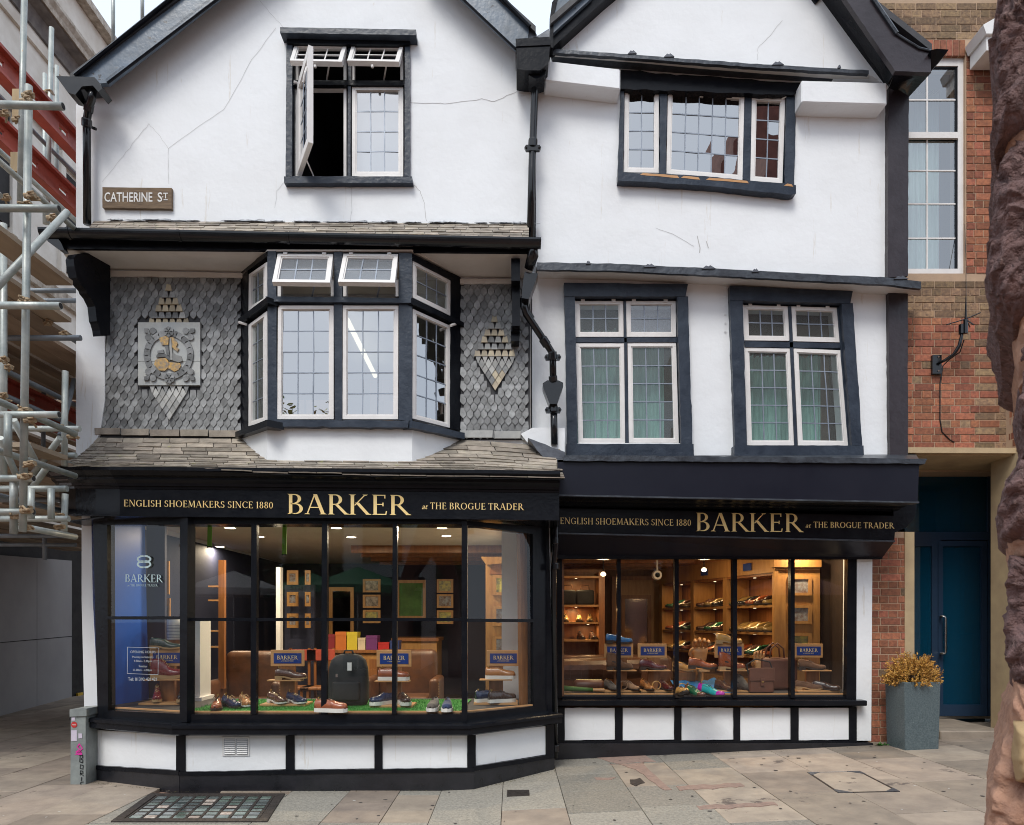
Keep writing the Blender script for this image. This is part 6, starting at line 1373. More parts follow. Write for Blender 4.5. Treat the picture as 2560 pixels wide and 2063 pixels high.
rock([(2545, 1700), (2520, 1780), (2500, 1880), (2486, 1980), (2470, 2080), (2465, 2400), (2900, 2400), (2800, 1700)], 1.30, .7, m_rockp, 'stone', .014, 9)
rock([(2532, 1812), (2528, 1900), (2540, 1960), (2600, 1975), (2700, 1960), (2700, 1800), (2570, 1800)], 1.255, .1, m_rocky, 'buff_stone', .005, 10)
mb = MB(); box(mb, (1.42, 1.46, 0), (2.6, 1.8, 2.9)); mb.build('rubble_core', m_rockp, RW)
# ================================================================ SHOP INTERIORS
IL = node('shop_interior', BL)
def bx(parent, a, b, m, name, bev=0): mb = MB(); box(mb, a, b); return mb.build(name, m, parent, bevel=bev)
XA, XB = -4.15, .30; CE = 2.62
bx(IL, (XA, 6.80, .15), (XB, 12.3, .25), m_floor, 'floor')
mb = MB(); prism(mb, [(p.x, p.y, CE) for p in (P(262, 0, 6.40), P(462, 0, 6.05), P(1162, 0, 6.05), P(1330, 0, 6.56))] + [(XB, 12.3, CE), (XA, 12.3, CE)], (0, 0, .04)); mb.build('ceiling', m_ceil, IL)
bx(IL, (XA - .05, 6.7, .15), (XA, 12.3, CE), m_navy, 'wall'); bx(IL, (XB, 6.75, .15), (XB + .05, 12.3, CE), m_woodr, 'wall'); bx(IL, (XA, 12.3, .15), (XB, 12.35, CE), m_navy, 'wall')
bx(IL, (-.42, 11.2, .25), (.29, 11.26, 2.2), m_woodr, 'oak_door'); bx(IL, (-.38, 11.15, .5), (.05, 11.19, .75), m_blue, 'kick_plate')
for k, (y, w) in enumerate(((9.3, .1), (9.9, .1), (10.6, .12), (11.3, .12))): bx(IL, (-2.2, y, CE - .10), (XB - .02, y + w, CE - .001), m_woodr, 'ceiling_beam')
ZP = .77
mb = MB(); pf = [(p.x, p.y, ZP) for p in (P(262, 0, 6.40), P(462, 0, 6.07), P(1162, 0, 6.07), P(1330, 0, 6.56), )] + [(XB, 7.2, ZP), (XA, 7.2, ZP)]
prism(mb, pf, (0, 0, -.06)); mb.build('display_platform', m_slated, IL)
mb = MB(); sweep(mb, [Vector((p.x, p.y, ZP)) for p in (P(262, 0, 6.42), P(460, 0, 6.09), P(1162, 0, 6.09), P(1330, 0, 6.58))], [(-.03, .001), (.012, .001), (.012, .012), (-.03, .012)]); mb.build('platform_edge_strip', m_woodl, IL)
bx(IL, (XA, 7.14, .25), (XB, 7.18, ZP - .061), m_slated, 'platform_back')
gm = thing('artificial_grass_mat', 'bright green artificial grass mat along the left window display', 'grass mat', (-1.6, 6.6, ZP)); mb = MB()
ga, gb_ = P(470, 0, 6.14).x, P(1150, 0, 6.14).x
prism(mb, [(ga, 6.13, ZP + .012), (gb_, 6.13, ZP + .012), (gb_ + .05, 7.0, ZP + .012), (ga + .1, 7.0, ZP + .012)], (0, 0, -.010)); mb.build('backing', m_grass, gm)
mb = MB(); rg = random.Random(3)
for k in range(15000):
    x, y = rg.uniform(ga, gb_), rg.uniform(6.13, 6.99); h = rg.uniform(.008, .020); w = .0022; a = rg.uniform(0, 3.14); dx, dy = rg.uniform(-.006, .006), rg.uniform(-.006, .006)
    mb.add([(x - w * math.cos(a), y - w * math.sin(a), ZP + .01), (x + w * math.cos(a), y + w * math.sin(a), ZP + .01), (x + dx, y + dy, ZP + .012 + h)], [(0, 1, 2)])
tag(mb.build('grass_blades', m_grass, gm, recalc=False), kind='stuff')
# blue partition at the left of the bay, white pillar
bp = thing('blue_display_panel', 'tall royal blue partition filling the left pane of the bay window', 'partition', (-3.6, 6.8, ZP))
mb = MB(); f = Face(262, 6.52, 372, 7.1); poly(mb, f, [(262, 1300), (362, 1308), (372, 1755), (262, 1778)], 0, .03); mb.build('panel', m_blue, bp)
mb = MB(); rect(mb, FR(7.12), 366, 1300, 412, 1745, 0, .04); mb.build('side_panel', m_navy, bp)
wp = thing('white_pillar', 'plain white square pillar standing inside the bay window', 'pillar', P(482, 1755, 7.1)); mb = MB(); rect(mb, FR(7.0), 462, 1548, 500, 1752, 0, .25); mb.build('shaft', m_white, wp); mb = MB(); rect(mb, FR(6.97), 458, 1744, 504, 1754, 0, .3); mb.build('foot', m_white, wp)
ap_ = thing('air_purifier', 'white tower air purifier behind the boots in the leftmost pane', 'air purifier', P(438, 1606, 7.05)); c = P(438, 1600, 7.05)
mb = MB(); lathe(mb, c, [(.075, 0), (.08, .01), (.08, .20), (.07, .23), (.06, .235)], 24); mb.build('body', m_white, ap_, smooth=True)
mb = MB()
for k in range(9): lathe(mb, c + Vector((0, 0, .025 + .015 * k)), [(.0815, 0), (.0815, .006)], 24)
mb.build('grille', m_came, ap_); bx(ap_, (c.x - .09, c.y - .09, ZP), (c.x + .09, c.y + .09, c.z), m_woodr, 'plinth')
# lamps -------------------------------------------------------
def downlight(px, py, Y, label, parent_ceiling, group, power=14, r=.055, col=(1, .80, .55)):
    p = P(px, py, Y); t = thing('ceiling_downlight', label, 'downlight', p, group)
    mb = MB(); tube(mb, [p, p - Vector((0, 0, .004))], r, 16); mb.build('diffuser', m_lampg, t)
    mb = MB(); tube(mb, [p + Vector((0, 0, .006)), p - Vector((0, 0, .002))], r * 1.3, 16); mb.build('rim', m_white, t)
    l = bpy.data.lights.new('downlight_lamp', 'AREA'); l.shape = 'DISK'; l.size = r * 2; l.energy = power; l.color = col
    o = bpy.data.objects.new('downlight_lamp', l); COL.objects.link(o); par(o, t); o.location = p - Vector((0, 0, .012))
dl = [(575, 1320, 'leftmost near recessed lamp over the second pane'), (550, 1367, 'far recessed lamp low over the second pane'), (648, 1342, 'recessed lamp beside the green reflection strip, third pane'), (841, 1320, 'near recessed lamp in the fourth pane from the left'), (878, 1343, 'far recessed lamp in the fourth pane from the left'), (1105, 1320, 'near recessed lamp of the two in the fifth pane'), (1116, 1340, 'far recessed lamp of the two in the fifth pane')]
for px, py, lb in dl: Y = (CE - .006 - H) * F / (HY - py); downlight(px, py, Y, 'round lit ceiling lamp, ' + lb, IL, 'downlights in the left shop', 16)
for k, (x, y0, y1, a) in enumerate(((525, 1310, 1366, 'second'), (712, 1310, 1386, 'third'))):  # green strips added inside to imitate banners reflected in the glass
    p = P(x, y0, 6.9); t = thing('banner_reflection_strip', f'narrow bright green strip imitating a reflected banner in the {a} pane', 'banner', p, 'green reflection strips'); mb = MB(); f = FR(6.9); poly(mb, f, [(x - 5, y0 - 60), (x + 6, y0 - 60), (x + 4, y1), (x - 7, y1)], 0, .006); mb.build('strip', mat('lime_reflection', (.16, .42, .03), rough=.6, bump=0) if k == 0 else bpy.data.materials['lime_reflection'], t)
    mb = MB(); rect(mb, f, x - 8, y1, x + 5, y1 + 3, .002, .012); mb.build('end_bar', m_black, t)
# furniture in the left shop ----------------------------------
def frame_pic(fa, x0, y0, x1, y1, label, group, mw=m_wood, pic=None, d=.03, brd=.22):
    t = thing('framed_photo', label, 'picture', fa.p((x0 + x1) / 2, (y0 + y1) / 2, d), group)
    mb = MB(); holed(mb, fa, [(x0, y0), (x1, y0), (x1, y1), (x0, y1)], [[(x0 + (x1 - x0) * brd, y0 + (y1 - y0) * brd), (x1 - (x1 - x0) * brd, y0 + (y1 - y0) * brd), (x1 - (x1 - x0) * brd, y1 - (y1 - y0) * brd), (x0 + (x1 - x0) * brd, y1 - (y1 - y0) * brd)]], d, .025); mb.build('frame', mw, t)
    mb = MB(); rect(mb, fa, x0 + (x1 - x0) * brd, y0 + (y1 - y0) * brd, x1 - (x1 - x0) * brd, y1 - (y1 - y0) * brd, d - .015, .004); mb.build('print', pic or m_pic[int(x0 + y0) % 3], t)
m_pic = [mat('photo_print_brown', (.40, .34, .28), (.05, .04, .035), .3, nscale=16, bump=0), mat('photo_print_mixed', (.30, .34, .38), (.12, .06, .04), .3, nscale=20, bump=0), mat('photo_print_yellow', (.55, .48, .10), (.05, .07, .10), .3, nscale=13, bump=0)]
fq = FR(9.2)
for i, (x0, y0, x1, y1, lb) in enumerate(((404, 1403, 422, 1486, 'upper oak framed print seen through the leftmost pane'), (404, 1496, 424, 1580, 'lower oak framed print seen through the leftmost pane'))): frame_pic(FR(7.6), x0, y0, x1, y1, lb, 'framed prints')
for x0, lb in ((717, 'left column'), (760, 'right column')):
    for k, y0 in enumerate((1426, 1480, 1534)): frame_pic(FR(9.6), x0 + (0 if x0 < 750 else 2), y0, x0 + (28 if x0 < 750 else 16), y0 + 36, f'small oak framed photo, {("top", "middle", "bottom")[k]} of the {lb} in the third pane', 'framed prints', d=.06)
for k, y0 in enumerate((1448, 1487, 1525)): frame_pic(FR(10.8), 907, y0, 951, y0 + 33, f'oak framed landscape photo, {("top", "middle", "bottom")[k]} of three in the fourth pane', 'framed prints', brd=.14)
for k, y0 in enumerate((1448, 1486, 1526)): frame_pic(FR(10.8), 1092, y0, 1133, y0 + 34, f'oak framed landscape photo, {("top", "middle", "bottom")[k]} of three in the fifth pane', 'framed prints', brd=.14)
bx(IL, (P(716, 0, 9.8).x, 9.72, .25), (P(790, 0, 9.8).x, 9.78, 2.1), m_navy, 'wall_panel')
mi = thing('standing_mirror', 'tall oak framed mirror at the back of the left shop, fourth pane', 'mirror', P(853, 1560, 10.9)); f = FR(10.9); mb = MB(); holed(mb, f, [(822, 1468), (884, 1468), (884, 1600), (822, 1600)], [[(831, 1478), (876, 1478), (876, 1592), (831, 1592)]], 0, .04); mb.build('frame', m_wood, mi); mb = MB(); rect(mb, f, 831, 1478, 876, 1592, -.02, .004); mb.build('mirror_glass', mat('mirror', (.38, .36, .34), metal=1, rough=.05, bump=0), mi)
sb = thing('oak_notice_frame', 'large oak framed board on the back wall in the fifth pane', 'board', P(1026, 1500, 11.2)); mb = MB(); holed(mb, FR(11.2), [(992, 1450), (1064, 1450), (1064, 1546), (992, 1546)], [[(998, 1458), (1057, 1458), (1057, 1540), (998, 1540)]], 0, .04); mb.build('frame', m_wood, sb); mb = MB(); rect(mb, FR(11.2), 998, 1458, 1057, 1540, -.02, .004); mb.build('board_face', m_leaf, sb)
dk = thing('oak_counter', 'oak counter at the back of the left shop behind the armchair', 'counter', P(1040, 1640, 10.3)); bx(dk, (P(985, 0, 10.2).x, 10.2, .25), (P(1092, 0, 10.2).x, 10.9, 1.28), m_wood, 'carcass'); bx(dk, (P(980, 0, 10.2).x, 10.15, 1.281), (P(1097, 0, 10.2).x, 10.95, 1.33), m_woodr, 'worktop')
# oak end cabinet with three photos (right facet)
cb = thing('oak_display_cabinet', 'tall oak cabinet end with moulded cornice inside the right facet of the bay', 'cabinet', P(1260, 1750, 8.0)); f = FR(7.75)
mb = MB(); rect(mb, f, 1214, 1400, 1304, 1760, 0, .4); mb.build('carcass', m_wood, cb)
mb = MB(); poly(mb, f, [(1202, 1392), (1305, 1392), (1305, 1404), (1216, 1412), (1210, 1402)], .06, .45); mb.build('cornice', m_wood, cb)
mb = MB(); poly(mb, f, ringpts(1262, 1436, 38, 0, 180, 12)[:], .012, .01); mb.build('arched_panel', m_woodr, cb)
for k, (y0, y1) in enumerate(((1438, 1488), (1515, 1565), (1590, 1640))): frame_pic(f, 1231, y0, 1296, y1, f'framed photo on the oak cabinet of the bay, {("top", "middle", "bottom")[k]} one', 'framed prints on the bay cabinet', d=.03, brd=.15)
# armchairs
def armchair(px, Y, label, rz=0):
    c = P(px, 1550, Y); t = thing('armchair', label, 'armchair', (c.x, c.y, .25)); 
    def bb(a, b, n, bev=.05): bx(t, (c.x + a[0], c.y + a[1], .25 + a[2]), (c.x + b[0], c.y + b[1], .25 + b[2]), m_leath, n, bev)
    bb((-.34, -.30, .12), (.34, .30, .44), 'seat'); bb((-.38, .18, .12), (.38, .36, .98), 'backrest', .08); bb((-.46, -.32, .10), (-.341, .34, .66), 'arm'); bb((.341, -.32, .10), (.46, .34, .66), 'arm')
    for dx in (-.46, .341 + .119): 
        mb = MB()
        for k in range(16): tube(mb, [Vector((c.x + dx, c.y - .33, .40 + k * .03)), Vector((c.x + dx, c.y - .34, .40 + k * .03))], .007, 6)
        mb.build('brass_stud_row', m_gilt, t)
    for dx in (-.4, .36):
        for dy in (-.28, .28): bx(t, (c.x + dx, c.y + dy, .25), (c.x + dx + .05, c.y + dy + .05, .36), m_woodr, 'foot')
armchair(625, 7.9, 'brown leather armchair with studded edge behind the third and second panes'); armchair(1010, 8.3, 'brown leather tub armchair behind the fifth pane display stand')
# hi-vis yellow pole with lamp and red oak post in pane two
po = thing('oak_post', 'slim upright oak post with small shelves in the second pane', 'shelf post', P(556, 1720, 7.9)); f = FR(7.9)
mb = MB(); rect(mb, f, 546, 1400, 560, 1722, 0, .06); mb.build('post', m_woodr, po)
for y in (1464, 1499, 1576, 1616): mb = MB(); rect(mb, f, 520, y, 546, y + 4, 0, .12); mb.build('shelf', m_woodl, po)
pc = thing('pale_column', 'slim white column at the back of the left shop in the third pane', 'column', P(695, 1600, 8.8)); mb = MB(); rect(mb, FR(8.8), 690, 1418, 701, 1640, 0, .1); mb.build('shaft', m_white, pc); mb = MB(); rect(mb, FR(8.78), 687, 1636, 704, 1646, 0, .14); mb.build('base', m_white, pc)
ct = thing('till_counter', 'oak till counter crowded with boxes behind the rucksack', 'counter', P(870, 1640, 9.6)); xa, xb = P(806, 0, 9.5).x, P(972, 0, 9.5).x
bx(ct, (xa, 9.5, .25), (xb, 10.0, 1.14), m_wood, 'carcass', .004); bx(ct, (xa - .04, 9.46, 1.141), (xb + .04, 10.04, 1.18), m_woodr, 'worktop')
for i in range(3): bx(ct, (xa + .04 + i * .31, 9.488, .4), (xa + .31 + i * .31, 9.499, 1.05), m_woodr, 'panel')
bcol = [('burgundy', (.22, .02, .03)), ('orange', (.55, .16, .03)), ('yellow', (.62, .50, .04)), ('cream', (.62, .52, .38)), ('purple', (.14, .03, .16)), ('red', (.42, .02, .02)), ('navy', (.02, .04, .16))]; rb_ = random.Random(5); xx = xa + .02
for i, (nm_, c_) in enumerate(bcol):
    w = rb_.uniform(.10, .16); h = rb_.uniform(.08, .26); t = thing('gift_box', f'small {nm_} box standing on the till counter of the left shop', 'box', (xx, 9.6, 1.18), 'boxes on the till counter'); m = mat(nm_ + '_card', c_, rough=.5, bump=0)
    bx(t, (xx, 9.55, 1.181), (xx + w, 9.75, 1.181 + h), m, 'carton'); bx(t, (xx - .003, 9.547, 1.1815 + h * .8), (xx + w + .003, 9.753, 1.1835 + h), m, 'lid'); xx += w + .012
for i, (px, nm_) in enumerate(((745, 'left'), (792, 'right'))):  # chairs added inside to imitate cafe furniture mirrored in the panes
    c = P(px, 1550, 9.0); t = thing('reflected_chair', f'dark red chair imitating a cafe chair reflection in the third pane, {nm_} one', 'chair', (c.x, c.y, .25), 'reflected cafe chairs'); mr = m_red
    bx(t, (c.x - .19, 8.85, .68), (c.x + .19, 9.2, .72), m_woodr, 'seat', .01); bx(t, (c.x - .19, 9.17, 1.05), (c.x + .19, 9.2, 1.2), mr, 'backrest', .006)
    for dx in (-.18, .15):
        for dy, zt in ((8.87, .679), (9.17, 1.22)): bx(t, (c.x + dx, dy + (.031 if zt > 1 else 0), .25), (c.x + dx + .03, dy + .06 + (.0 if zt > 1 else -.03), zt), m_woodr, 'leg')
# display stands ----------------------------------------------
def panel_sign(t, c, w, h, z, y, rzf=None, name='sign_board'):
    mb = MB(); box(mb, (c.x - w / 2, y, z), (c.x + w / 2, y + .018, z + h)); mb.build(name, m_woodl, t, bevel=.004)
    mb = MB(); box(mb, (c.x - w * .40, y - .004, z + h * .18), (c.x + w * .42, y - .0002, z + h * .80)); bl_ = mb.build('sign_face', m_signb, t)
    fn = lambda a, b, d: Vector((c.x + (a - 50) / 100 * w, y - .0045 - d, z + h * (1 - b / 100)))
    mb = MB(); serif_text(mb, fn, 'BARKER', 20, 58, 81, 58, 24, d=.0004, th=.0003); plain_text(mb, fn, 'at THE BROGUE TRADER', 32, 70, 69, 70, 6, .0006); mb.build('sign_lettering', m_gold, t, recalc=False)
def stand(px, pyb, Y, w, label, group, s=1.0, shelf=.235, sgn=.37, sdx=0.0):
    c = P(px, pyb, Y); t = thing('display_stand', label, 'display stand', c, group)
    bx(t, (c.x - w / 2, c.y - .13 * s, c.z), (c.x + w / 2, c.y + .13 * s, c.z + .022), m_woodl, 'base_board', .003)
    bx(t, (c.x - .07 * s, c.y + .02, c.z + .0221), (c.x + .07 * s, c.y + .06, c.z + sgn - .001), m_woodr, 'post')
    bx(t, (c.x - .16 * s, c.y - .09, c.z + shelf), (c.x + .16 * s, c.y + .019, c.z + shelf + .012), m_woodl, 'shelf', .002)
    panel_sign(t, c + Vector((sdx, 0, 0)), .325 * s, .158 * s, c.z + sgn, c.y + .015)
    return c, shelf + .012, sgn + .158 * s
st = {}
Yof = lambda py, z: (H - z) * F / (py - HY)
for key, px, py, w, lb, s, zz in (('a', 415, 1757, .40, 'wooden shoe stand with blue sign in the leftmost pane of the bay', 1.06, ZP), ('b', 717, 1765, .43, 'wooden shoe stand with blue sign in the third pane of the bay', 1, ZP + .012), ('c', 984, 1768, .40, 'wooden shoe stand with blue sign behind the bar between fourth and fifth panes', 1.02, ZP + .012), ('d', 1240, 1752, .43, 'wooden shoe stand with blue sign in the angled right pane of the bay', 1, ZP)):
    Y = min(Yof(py, zz) + .08, 6.75); c, a, b = stand(px, HY + (H - zz) * F / Y, Y, w, lb, 'shoe stands in the bay window', s, sdx=(.07 if key == 'd' else 0)); st[key] = (c, a, b)
ZR = .82
for key, px, w, lb in (('e', 1552, .40, 'wooden shoe stand with blue sign behind the leftmost bar of the right shop window'), ('f', 1636, .40, 'wooden shoe stand with blue sign in the second pane of the right shop'), ('g', 1829, .46, 'wooden shoe stand with blue sign behind the third bar of the right shop'), ('h', 2034, .46, 'wooden shoe stand with blue sign in the rightmost pane of the right shop')):
    Y = 7.42; c, a, b = stand(px, HY + (H - ZR) * F / Y, Y, w, lb, 'shoe stands in the right shop window', .98, shelf=.225, sgn=.365, sdx=(-.05 if key == 'h' else -.02)); st[key] = (c, a, b)
# shoes -------------------------------------------------------
m_sole = mat('dark_sole', (.03, .02, .015), rough=.6, bump=0); m_solew = mat('white_sole', (.72, .70, .64), rough=.6, bump=0); m_solet = mat('tan_sole', (.42, .26, .12), rough=.6, bump=0); m_in = mat('shoe_lining', (.20, .10, .05), rough=.8, bump=0); m_lace = mat('tan_lace', (.55, .38, .18), rough=.8, bump=0); m_laced = mat('dark_lace', (.05, .035, .03), rough=.8, bump=0); m_brass = mat('brass', (.75, .55, .2), metal=1, rough=.25, bump=0)
SHC = {}
def lth(n, c, rough=.3, suede=False):
    if n not in SHC: SHC[n] = mat(n, c, tuple(x * .62 for x in c), .85 if suede else rough, nscale=18, bump=.25 if suede else .12, bscale=120, coat=0 if suede else .35, sheen=.2 if suede else 0)
    return SHC[n]
PROF = dict(   # t, half width, height
    derby=[(0, .020, .050), (.04, .030, .066), (.15, .033, .068), (.28, .033, .064), (.42, .034, .064), (.52, .038, .056), (.64, .044, .042), (.78, .044, .033), (.90, .034, .028), (.97, .018, .022), (1, .004, .012)],
    sneaker=[(0, .024, .052), (.04, .033, .066), (.15, .036, .066), (.28, .036, .066), (.42, .037, .068), (.52, .041, .060), (.64, .047, .048), (.78, .048, .041), (.90, .040, .038), (.97, .025, .030), (1, .008, .014)],
    boot=[(0, .028, .125), (.04, .036, .140), (.15, .040, .142), (.28, .040, .138), (.40, .040, .120), (.50, .041, .092), (.62, .047, .060), (.78, .048, .050), (.90, .040, .044), (.97, .025, .034), (1, .008, .014)],
    loafer=[(0, .020, .046), (.04, .030, .060), (.15, .033, .060), (.28, .033, .054), (.42, .034, .058), (.52, .039, .056), (.64, .045, .046), (.78, .045, .038), (.90, .038, .034), (.97, .024, .026), (1, .006, .012)])
def shoe_parts(kind, sole, lace, L=.295):
    pr = PROF['boot' if kind in ('boot', 'chelsea') else kind]; thk = {'sneaker': .026, 'boot': .026, 'derby': .010, 'loafer': .010, 'chelsea': .012}[kind]; heel = 0 if kind in ('sneaker',) else .018 if kind != 'boot' else .006
    zb = thk + (heel * .9 if heel else 0)
    up = MB(); M_ = 12; vs = []; N_ = 26; ts = [k / N_ for k in range(N_ + 1)]
    def ip(t, j):
        for a, b in zip(pr, pr[1:]):
            if t <= b[0] + 1e-9: u = (t - a[0]) / (b[0] - a[0]); u = u * u * (3 - 2 * u) if j else u; return a[j + 1] + (b[j + 1] - a[j + 1]) * u
        return pr[-1][j + 1]
    def zbase(t): return thk + (heel * max(0, 1 - max(0, t - .28) / .27) if heel else 0) + (.008 * max(0, t - .75) / .25 if kind != 'sneaker' else .004 * max(0, t - .8))
    for t in ts:
        w, h = ip(t, 0), ip(t, 1); zb_ = zbase(t); yo = .006 * math.sin(t * 3.0)
        for j in range(M_ + 1):
            a = math.pi * j / M_; cy = -math.cos(a); sy = math.sin(a) ** .62; nar = 1 - .30 * sy * (1 if t < .5 else .3); vs.append((t * L - L / 2, cy * w * (nar if abs(cy) > .01 else 1) * (1 + .10 * math.sin(a * 2) ** 2) + yo, zb_ + h * sy))
    op = (.05, .40) if kind not in ('boot', 'chelsea') else (.02, .36); jr_ = (M_ // 2 - 2, M_ // 2 + 1) if True else 0; fs = []
    for i in range(N_):
        for j in range(M_):
            if op[0] < ts[i] < op[1] and jr_[0] <= j <= jr_[1]: continue
            q = i * (M_ + 1) + j; fs.append((q, q + 1, q + M_ + 2, q + M_ + 1))
    fs.append(tuple(range(M_ + 1))); up.add(vs, fs)
    ins = MB(); xs_ = [(op[0] - .01 + (op[1] - op[0]) * k / 6) for k in range(8)]; zz = []
    vs2 = []
    for t in xs_:
        w, h = ip(t, 0), ip(t, 1); zb_ = zbase(t)
        for s_ in (-1, 1): vs2.append((t * L - L / 2, s_ * w * .62, zb_ + h * .80))
    ins.add(vs2, [(2 * k, 2 * k + 1, 2 * k + 3, 2 * k + 2) for k in range(7)])
    so2 = MB(); out = []
    for t in ts[::2]: out.append((t * L - L / 2, (ip(t, 0) * 1.10 + .003), t))
    ring_ = [(x, w + .006 * math.sin(t * 3), t) for x, w, t in out] + [(x, -w + .006 * math.sin(t * 3), t) for x, w, t in out[::-1]]
    n = len(ring_); lo = []; hi = []
    for x, y, t in ring_:
        zt_s = zbase(t); hi.append((x, y, zt_s + .002)); lo.append((x, y, zt_s - thk))
    so2.add(lo + hi, [tuple(range(n - 1, -1, -1)), tuple(range(n, 2 * n))] + [(i, (i + 1) % n, (i + 1) % n + n, i + n) for i in range(n)])
    if heel:
        hr = [(x, y) for x, y, t in ring_ if t < .29]; prism(so2, [(x, y, 0) for x, y in hr], (0, 0, heel + .001))
    la = MB()
    if lace or kind in ('boot', 'sneaker'):
        for k in range(5 if kind != 'boot' else 7):
            t = (.42 + .035 * k) if kind != 'boot' else (.32 + .04 * k); w, h = ip(t, 0), ip(t, 1); zz_ = zbase(t) + h + .001
            tube(la, [(t * L - L / 2, -w * .42, zz_ - .008), (t * L - L / 2 + .002, 0, zz_ + .001), (t * L - L / 2, w * .42 + .006, zz_ - .008)], .0028, 5)
        if lace == 'bow':
            for s_ in (-1, 1): tube(la, [(.43 * L - L / 2, 0, zbase(.4) + ip(.42, 1)), (.43 * L - L / 2 - .01, s_ * .02, zbase(.4) + ip(.42, 1) + .014), (.43 * L - L / 2 + .02, s_ * .035, zbase(.4) + ip(.42, 1) - .004)], .0028, 5)
    ex = MB()
    if kind == 'chelsea':
        for s_ in (-1, 1):
            q = [(.20, .30), (.34, .30), (.31, .93), (.21, .93)]; pts = []
            for t, f_ in q:
                a = math.asin(min(1, f_ ** (1 / .62))); w = ip(t, 0); pts.append((t * L - L / 2, s_ * (math.cos(a) * w * (1 - .3 * f_) * (1 + .1 * math.sin(2 * a) ** 2) + .0035) + .006 * math.sin(t * 3), zbase(t) + ip(t, 1) * f_))
            ex.add(pts, [(0, 1, 2, 3)])
    if kind == 'loafer': 
        t = .56; w, h = ip(t, 0), ip(t, 1); prism(ex, [(t * L - L / 2 - .012, -w * .8, zbase(t) + h * .62), (t * L - L / 2 - .012, 0, zbase(t) + h + .004), (t * L - L / 2 - .012, w * .8 + .008, zbase(t) + h * .62), (t * L - L / 2 - .012, w * .6, zbase(t) + h * .60), (t * L - L / 2 - .012, 0, zbase(t) + h * .93), (t * L - L / 2 - .012, -w * .6, zbase(t) + h * .60)], (.024, 0, 0))
    return up, so2, ins, la, ex
_sc = {}
def shoe(p, rz, kind, color, sole, label, lace=None, lm=None, group=None, sc=1.0, tree=False, tilt=0, toe=None):
    key = (kind, color, sole.name, lace, tree, toe.name if toe else None)
    t = thing('boot' if kind in ('boot', 'chelsea') else 'shoe', label, 'boot' if kind in ('boot', 'chelsea') else 'shoe', (0, 0, 0), group, absolute=False)
    if key not in _sc:
        up, so2, ins, la, ex = shoe_parts(kind, sole, lace); res = []
        o = up.build('upper', SHC[color], t, smooth=True, recalc=False); sm = o.modifiers.new('thick', 'SOLIDIFY'); sm.thickness = .003; sm.offset = 0; res.append(o)
        if toe: 
            o.data.materials.append(toe)
            for pl_ in o.data.polygons:
                if pl_.center.x > .085 or pl_.center.x < -.09: pl_.material_index = 1
        res.append(so2.build('sole', sole, t)); res.append(ins.build('insole', m_in, t, recalc=False))
        if la.v: res.append(la.build('laces', lm or m_laced, t))
        if ex.v: res.append(ex.build('elastic_gusset' if kind == 'chelsea' else 'saddle_strap', m_fabric if kind == 'chelsea' else SHC[color], t))
        if tree:
            mb = MB(); zt3 = .085 if kind != 'boot' else .15; tube(mb, [(-.115, .002, zt3 - .02), (-.115, .002, zt3 + .012)], .004, 6); tube(mb, [(-.115, .002, zt3 + .012), (-.115, .002, zt3 + .02)], .010, 8); res.append(mb.build('shoe_tree_knob', m_brass, t))
        _sc[key] = res
    else:
        for o in _sc[key]: c = o.copy(); COL.objects.link(c); c.parent = t
    t.location = p; t.rotation_euler = (0, tilt, R(rz)); t.scale = (sc, sc * 1.04, sc * 1.24)
    return t
for n, c, s_ in (('burgundy_leather', (.20, .018, .025), 0), ('black_green_leather', (.02, .06, .06), 0), ('reddish_tan_leather', (.36, .10, .04), 0), ('navy_leather', (.02, .035, .09), 0), ('tan_leather', (.46, .19, .06), 0), ('brown_leather', (.12, .05, .03), 0), ('dark_brown_leather', (.055, .028, .022), 0),
                 ('chestnut_leather', (.34, .085, .03), 0), ('black_leather', (.02, .02, .022), 0), ('grey_suede', (.13, .11, .09), 1), ('navy_suede', (.03, .05, .12), 1), ('brown_suede', (.15, .07, .035), 1), ('tan_suede', (.34, .19, .10), 1), ('oxblood_leather', (.09, .012, .018), 0), ('blue_leather', (.02, .16, .42), 0), ('yellow_tan_leather', (.62, .34, .10), 0),
                 ('green_leather', (.015, .12, .06), 0), ('turquoise_leather', (.03, .35, .36), 0), ('bronze_leather', (.30, .20, .07), 0), ('magenta_leather', (.40, .02, .30), 0)): lth(n, c, .28, bool(s_))
def on(px, py, z): Y = Yof(py, z); return P(px, py, Y)
Zg = ZP + .018
def atop(key, which, px, dy=0.0): c, a, b = st[key]; z = c.z + (a if which == 's' else b) + .001; Y = c.y + (-.035 if which == 's' else .024) + dy; return Vector(((px - CX) / F * Y, Y, z))
def based(key, px, dy=0): c, a, b = st[key]; Y = c.y - .05 + dy; return Vector(((px - CX) / F * Y, Y, c.z + .0235))
gL = 'shoes shown in the bay window'
shoe(atop('a', 's', 418), 8, 'boot', 'burgundy_leather', m_solet, 'burgundy laced ankle boot with cream welt on the leftmost stand shelf', 'y', m_lace, gL, 1.0)
shoe(atop('a', 't', 415), 5, 'derby', 'black_green_leather', m_solet, 'dark bottle green shoe on top of the leftmost blue sign', None, None, gL, 1.0)
shoe(based('a', 392), -65, 'boot', 'burgundy_leather', m_solet, 'burgundy boot facing the street on the leftmost stand base', 'y', m_lace, gL, .8)
shoe(based('a', 456), -70, 'boot', 'black_leather', m_solet, 'black ankle boot half hidden behind the first upright bar', 'y', m_lace, gL, .9)
shoe(on(541, 1772, Zg), -72, 'loafer', 'reddish_tan_leather', m_sole, 'reddish brown moccasin facing out on the grass in the second pane', 'bow', m_laced, gL, .95, True)
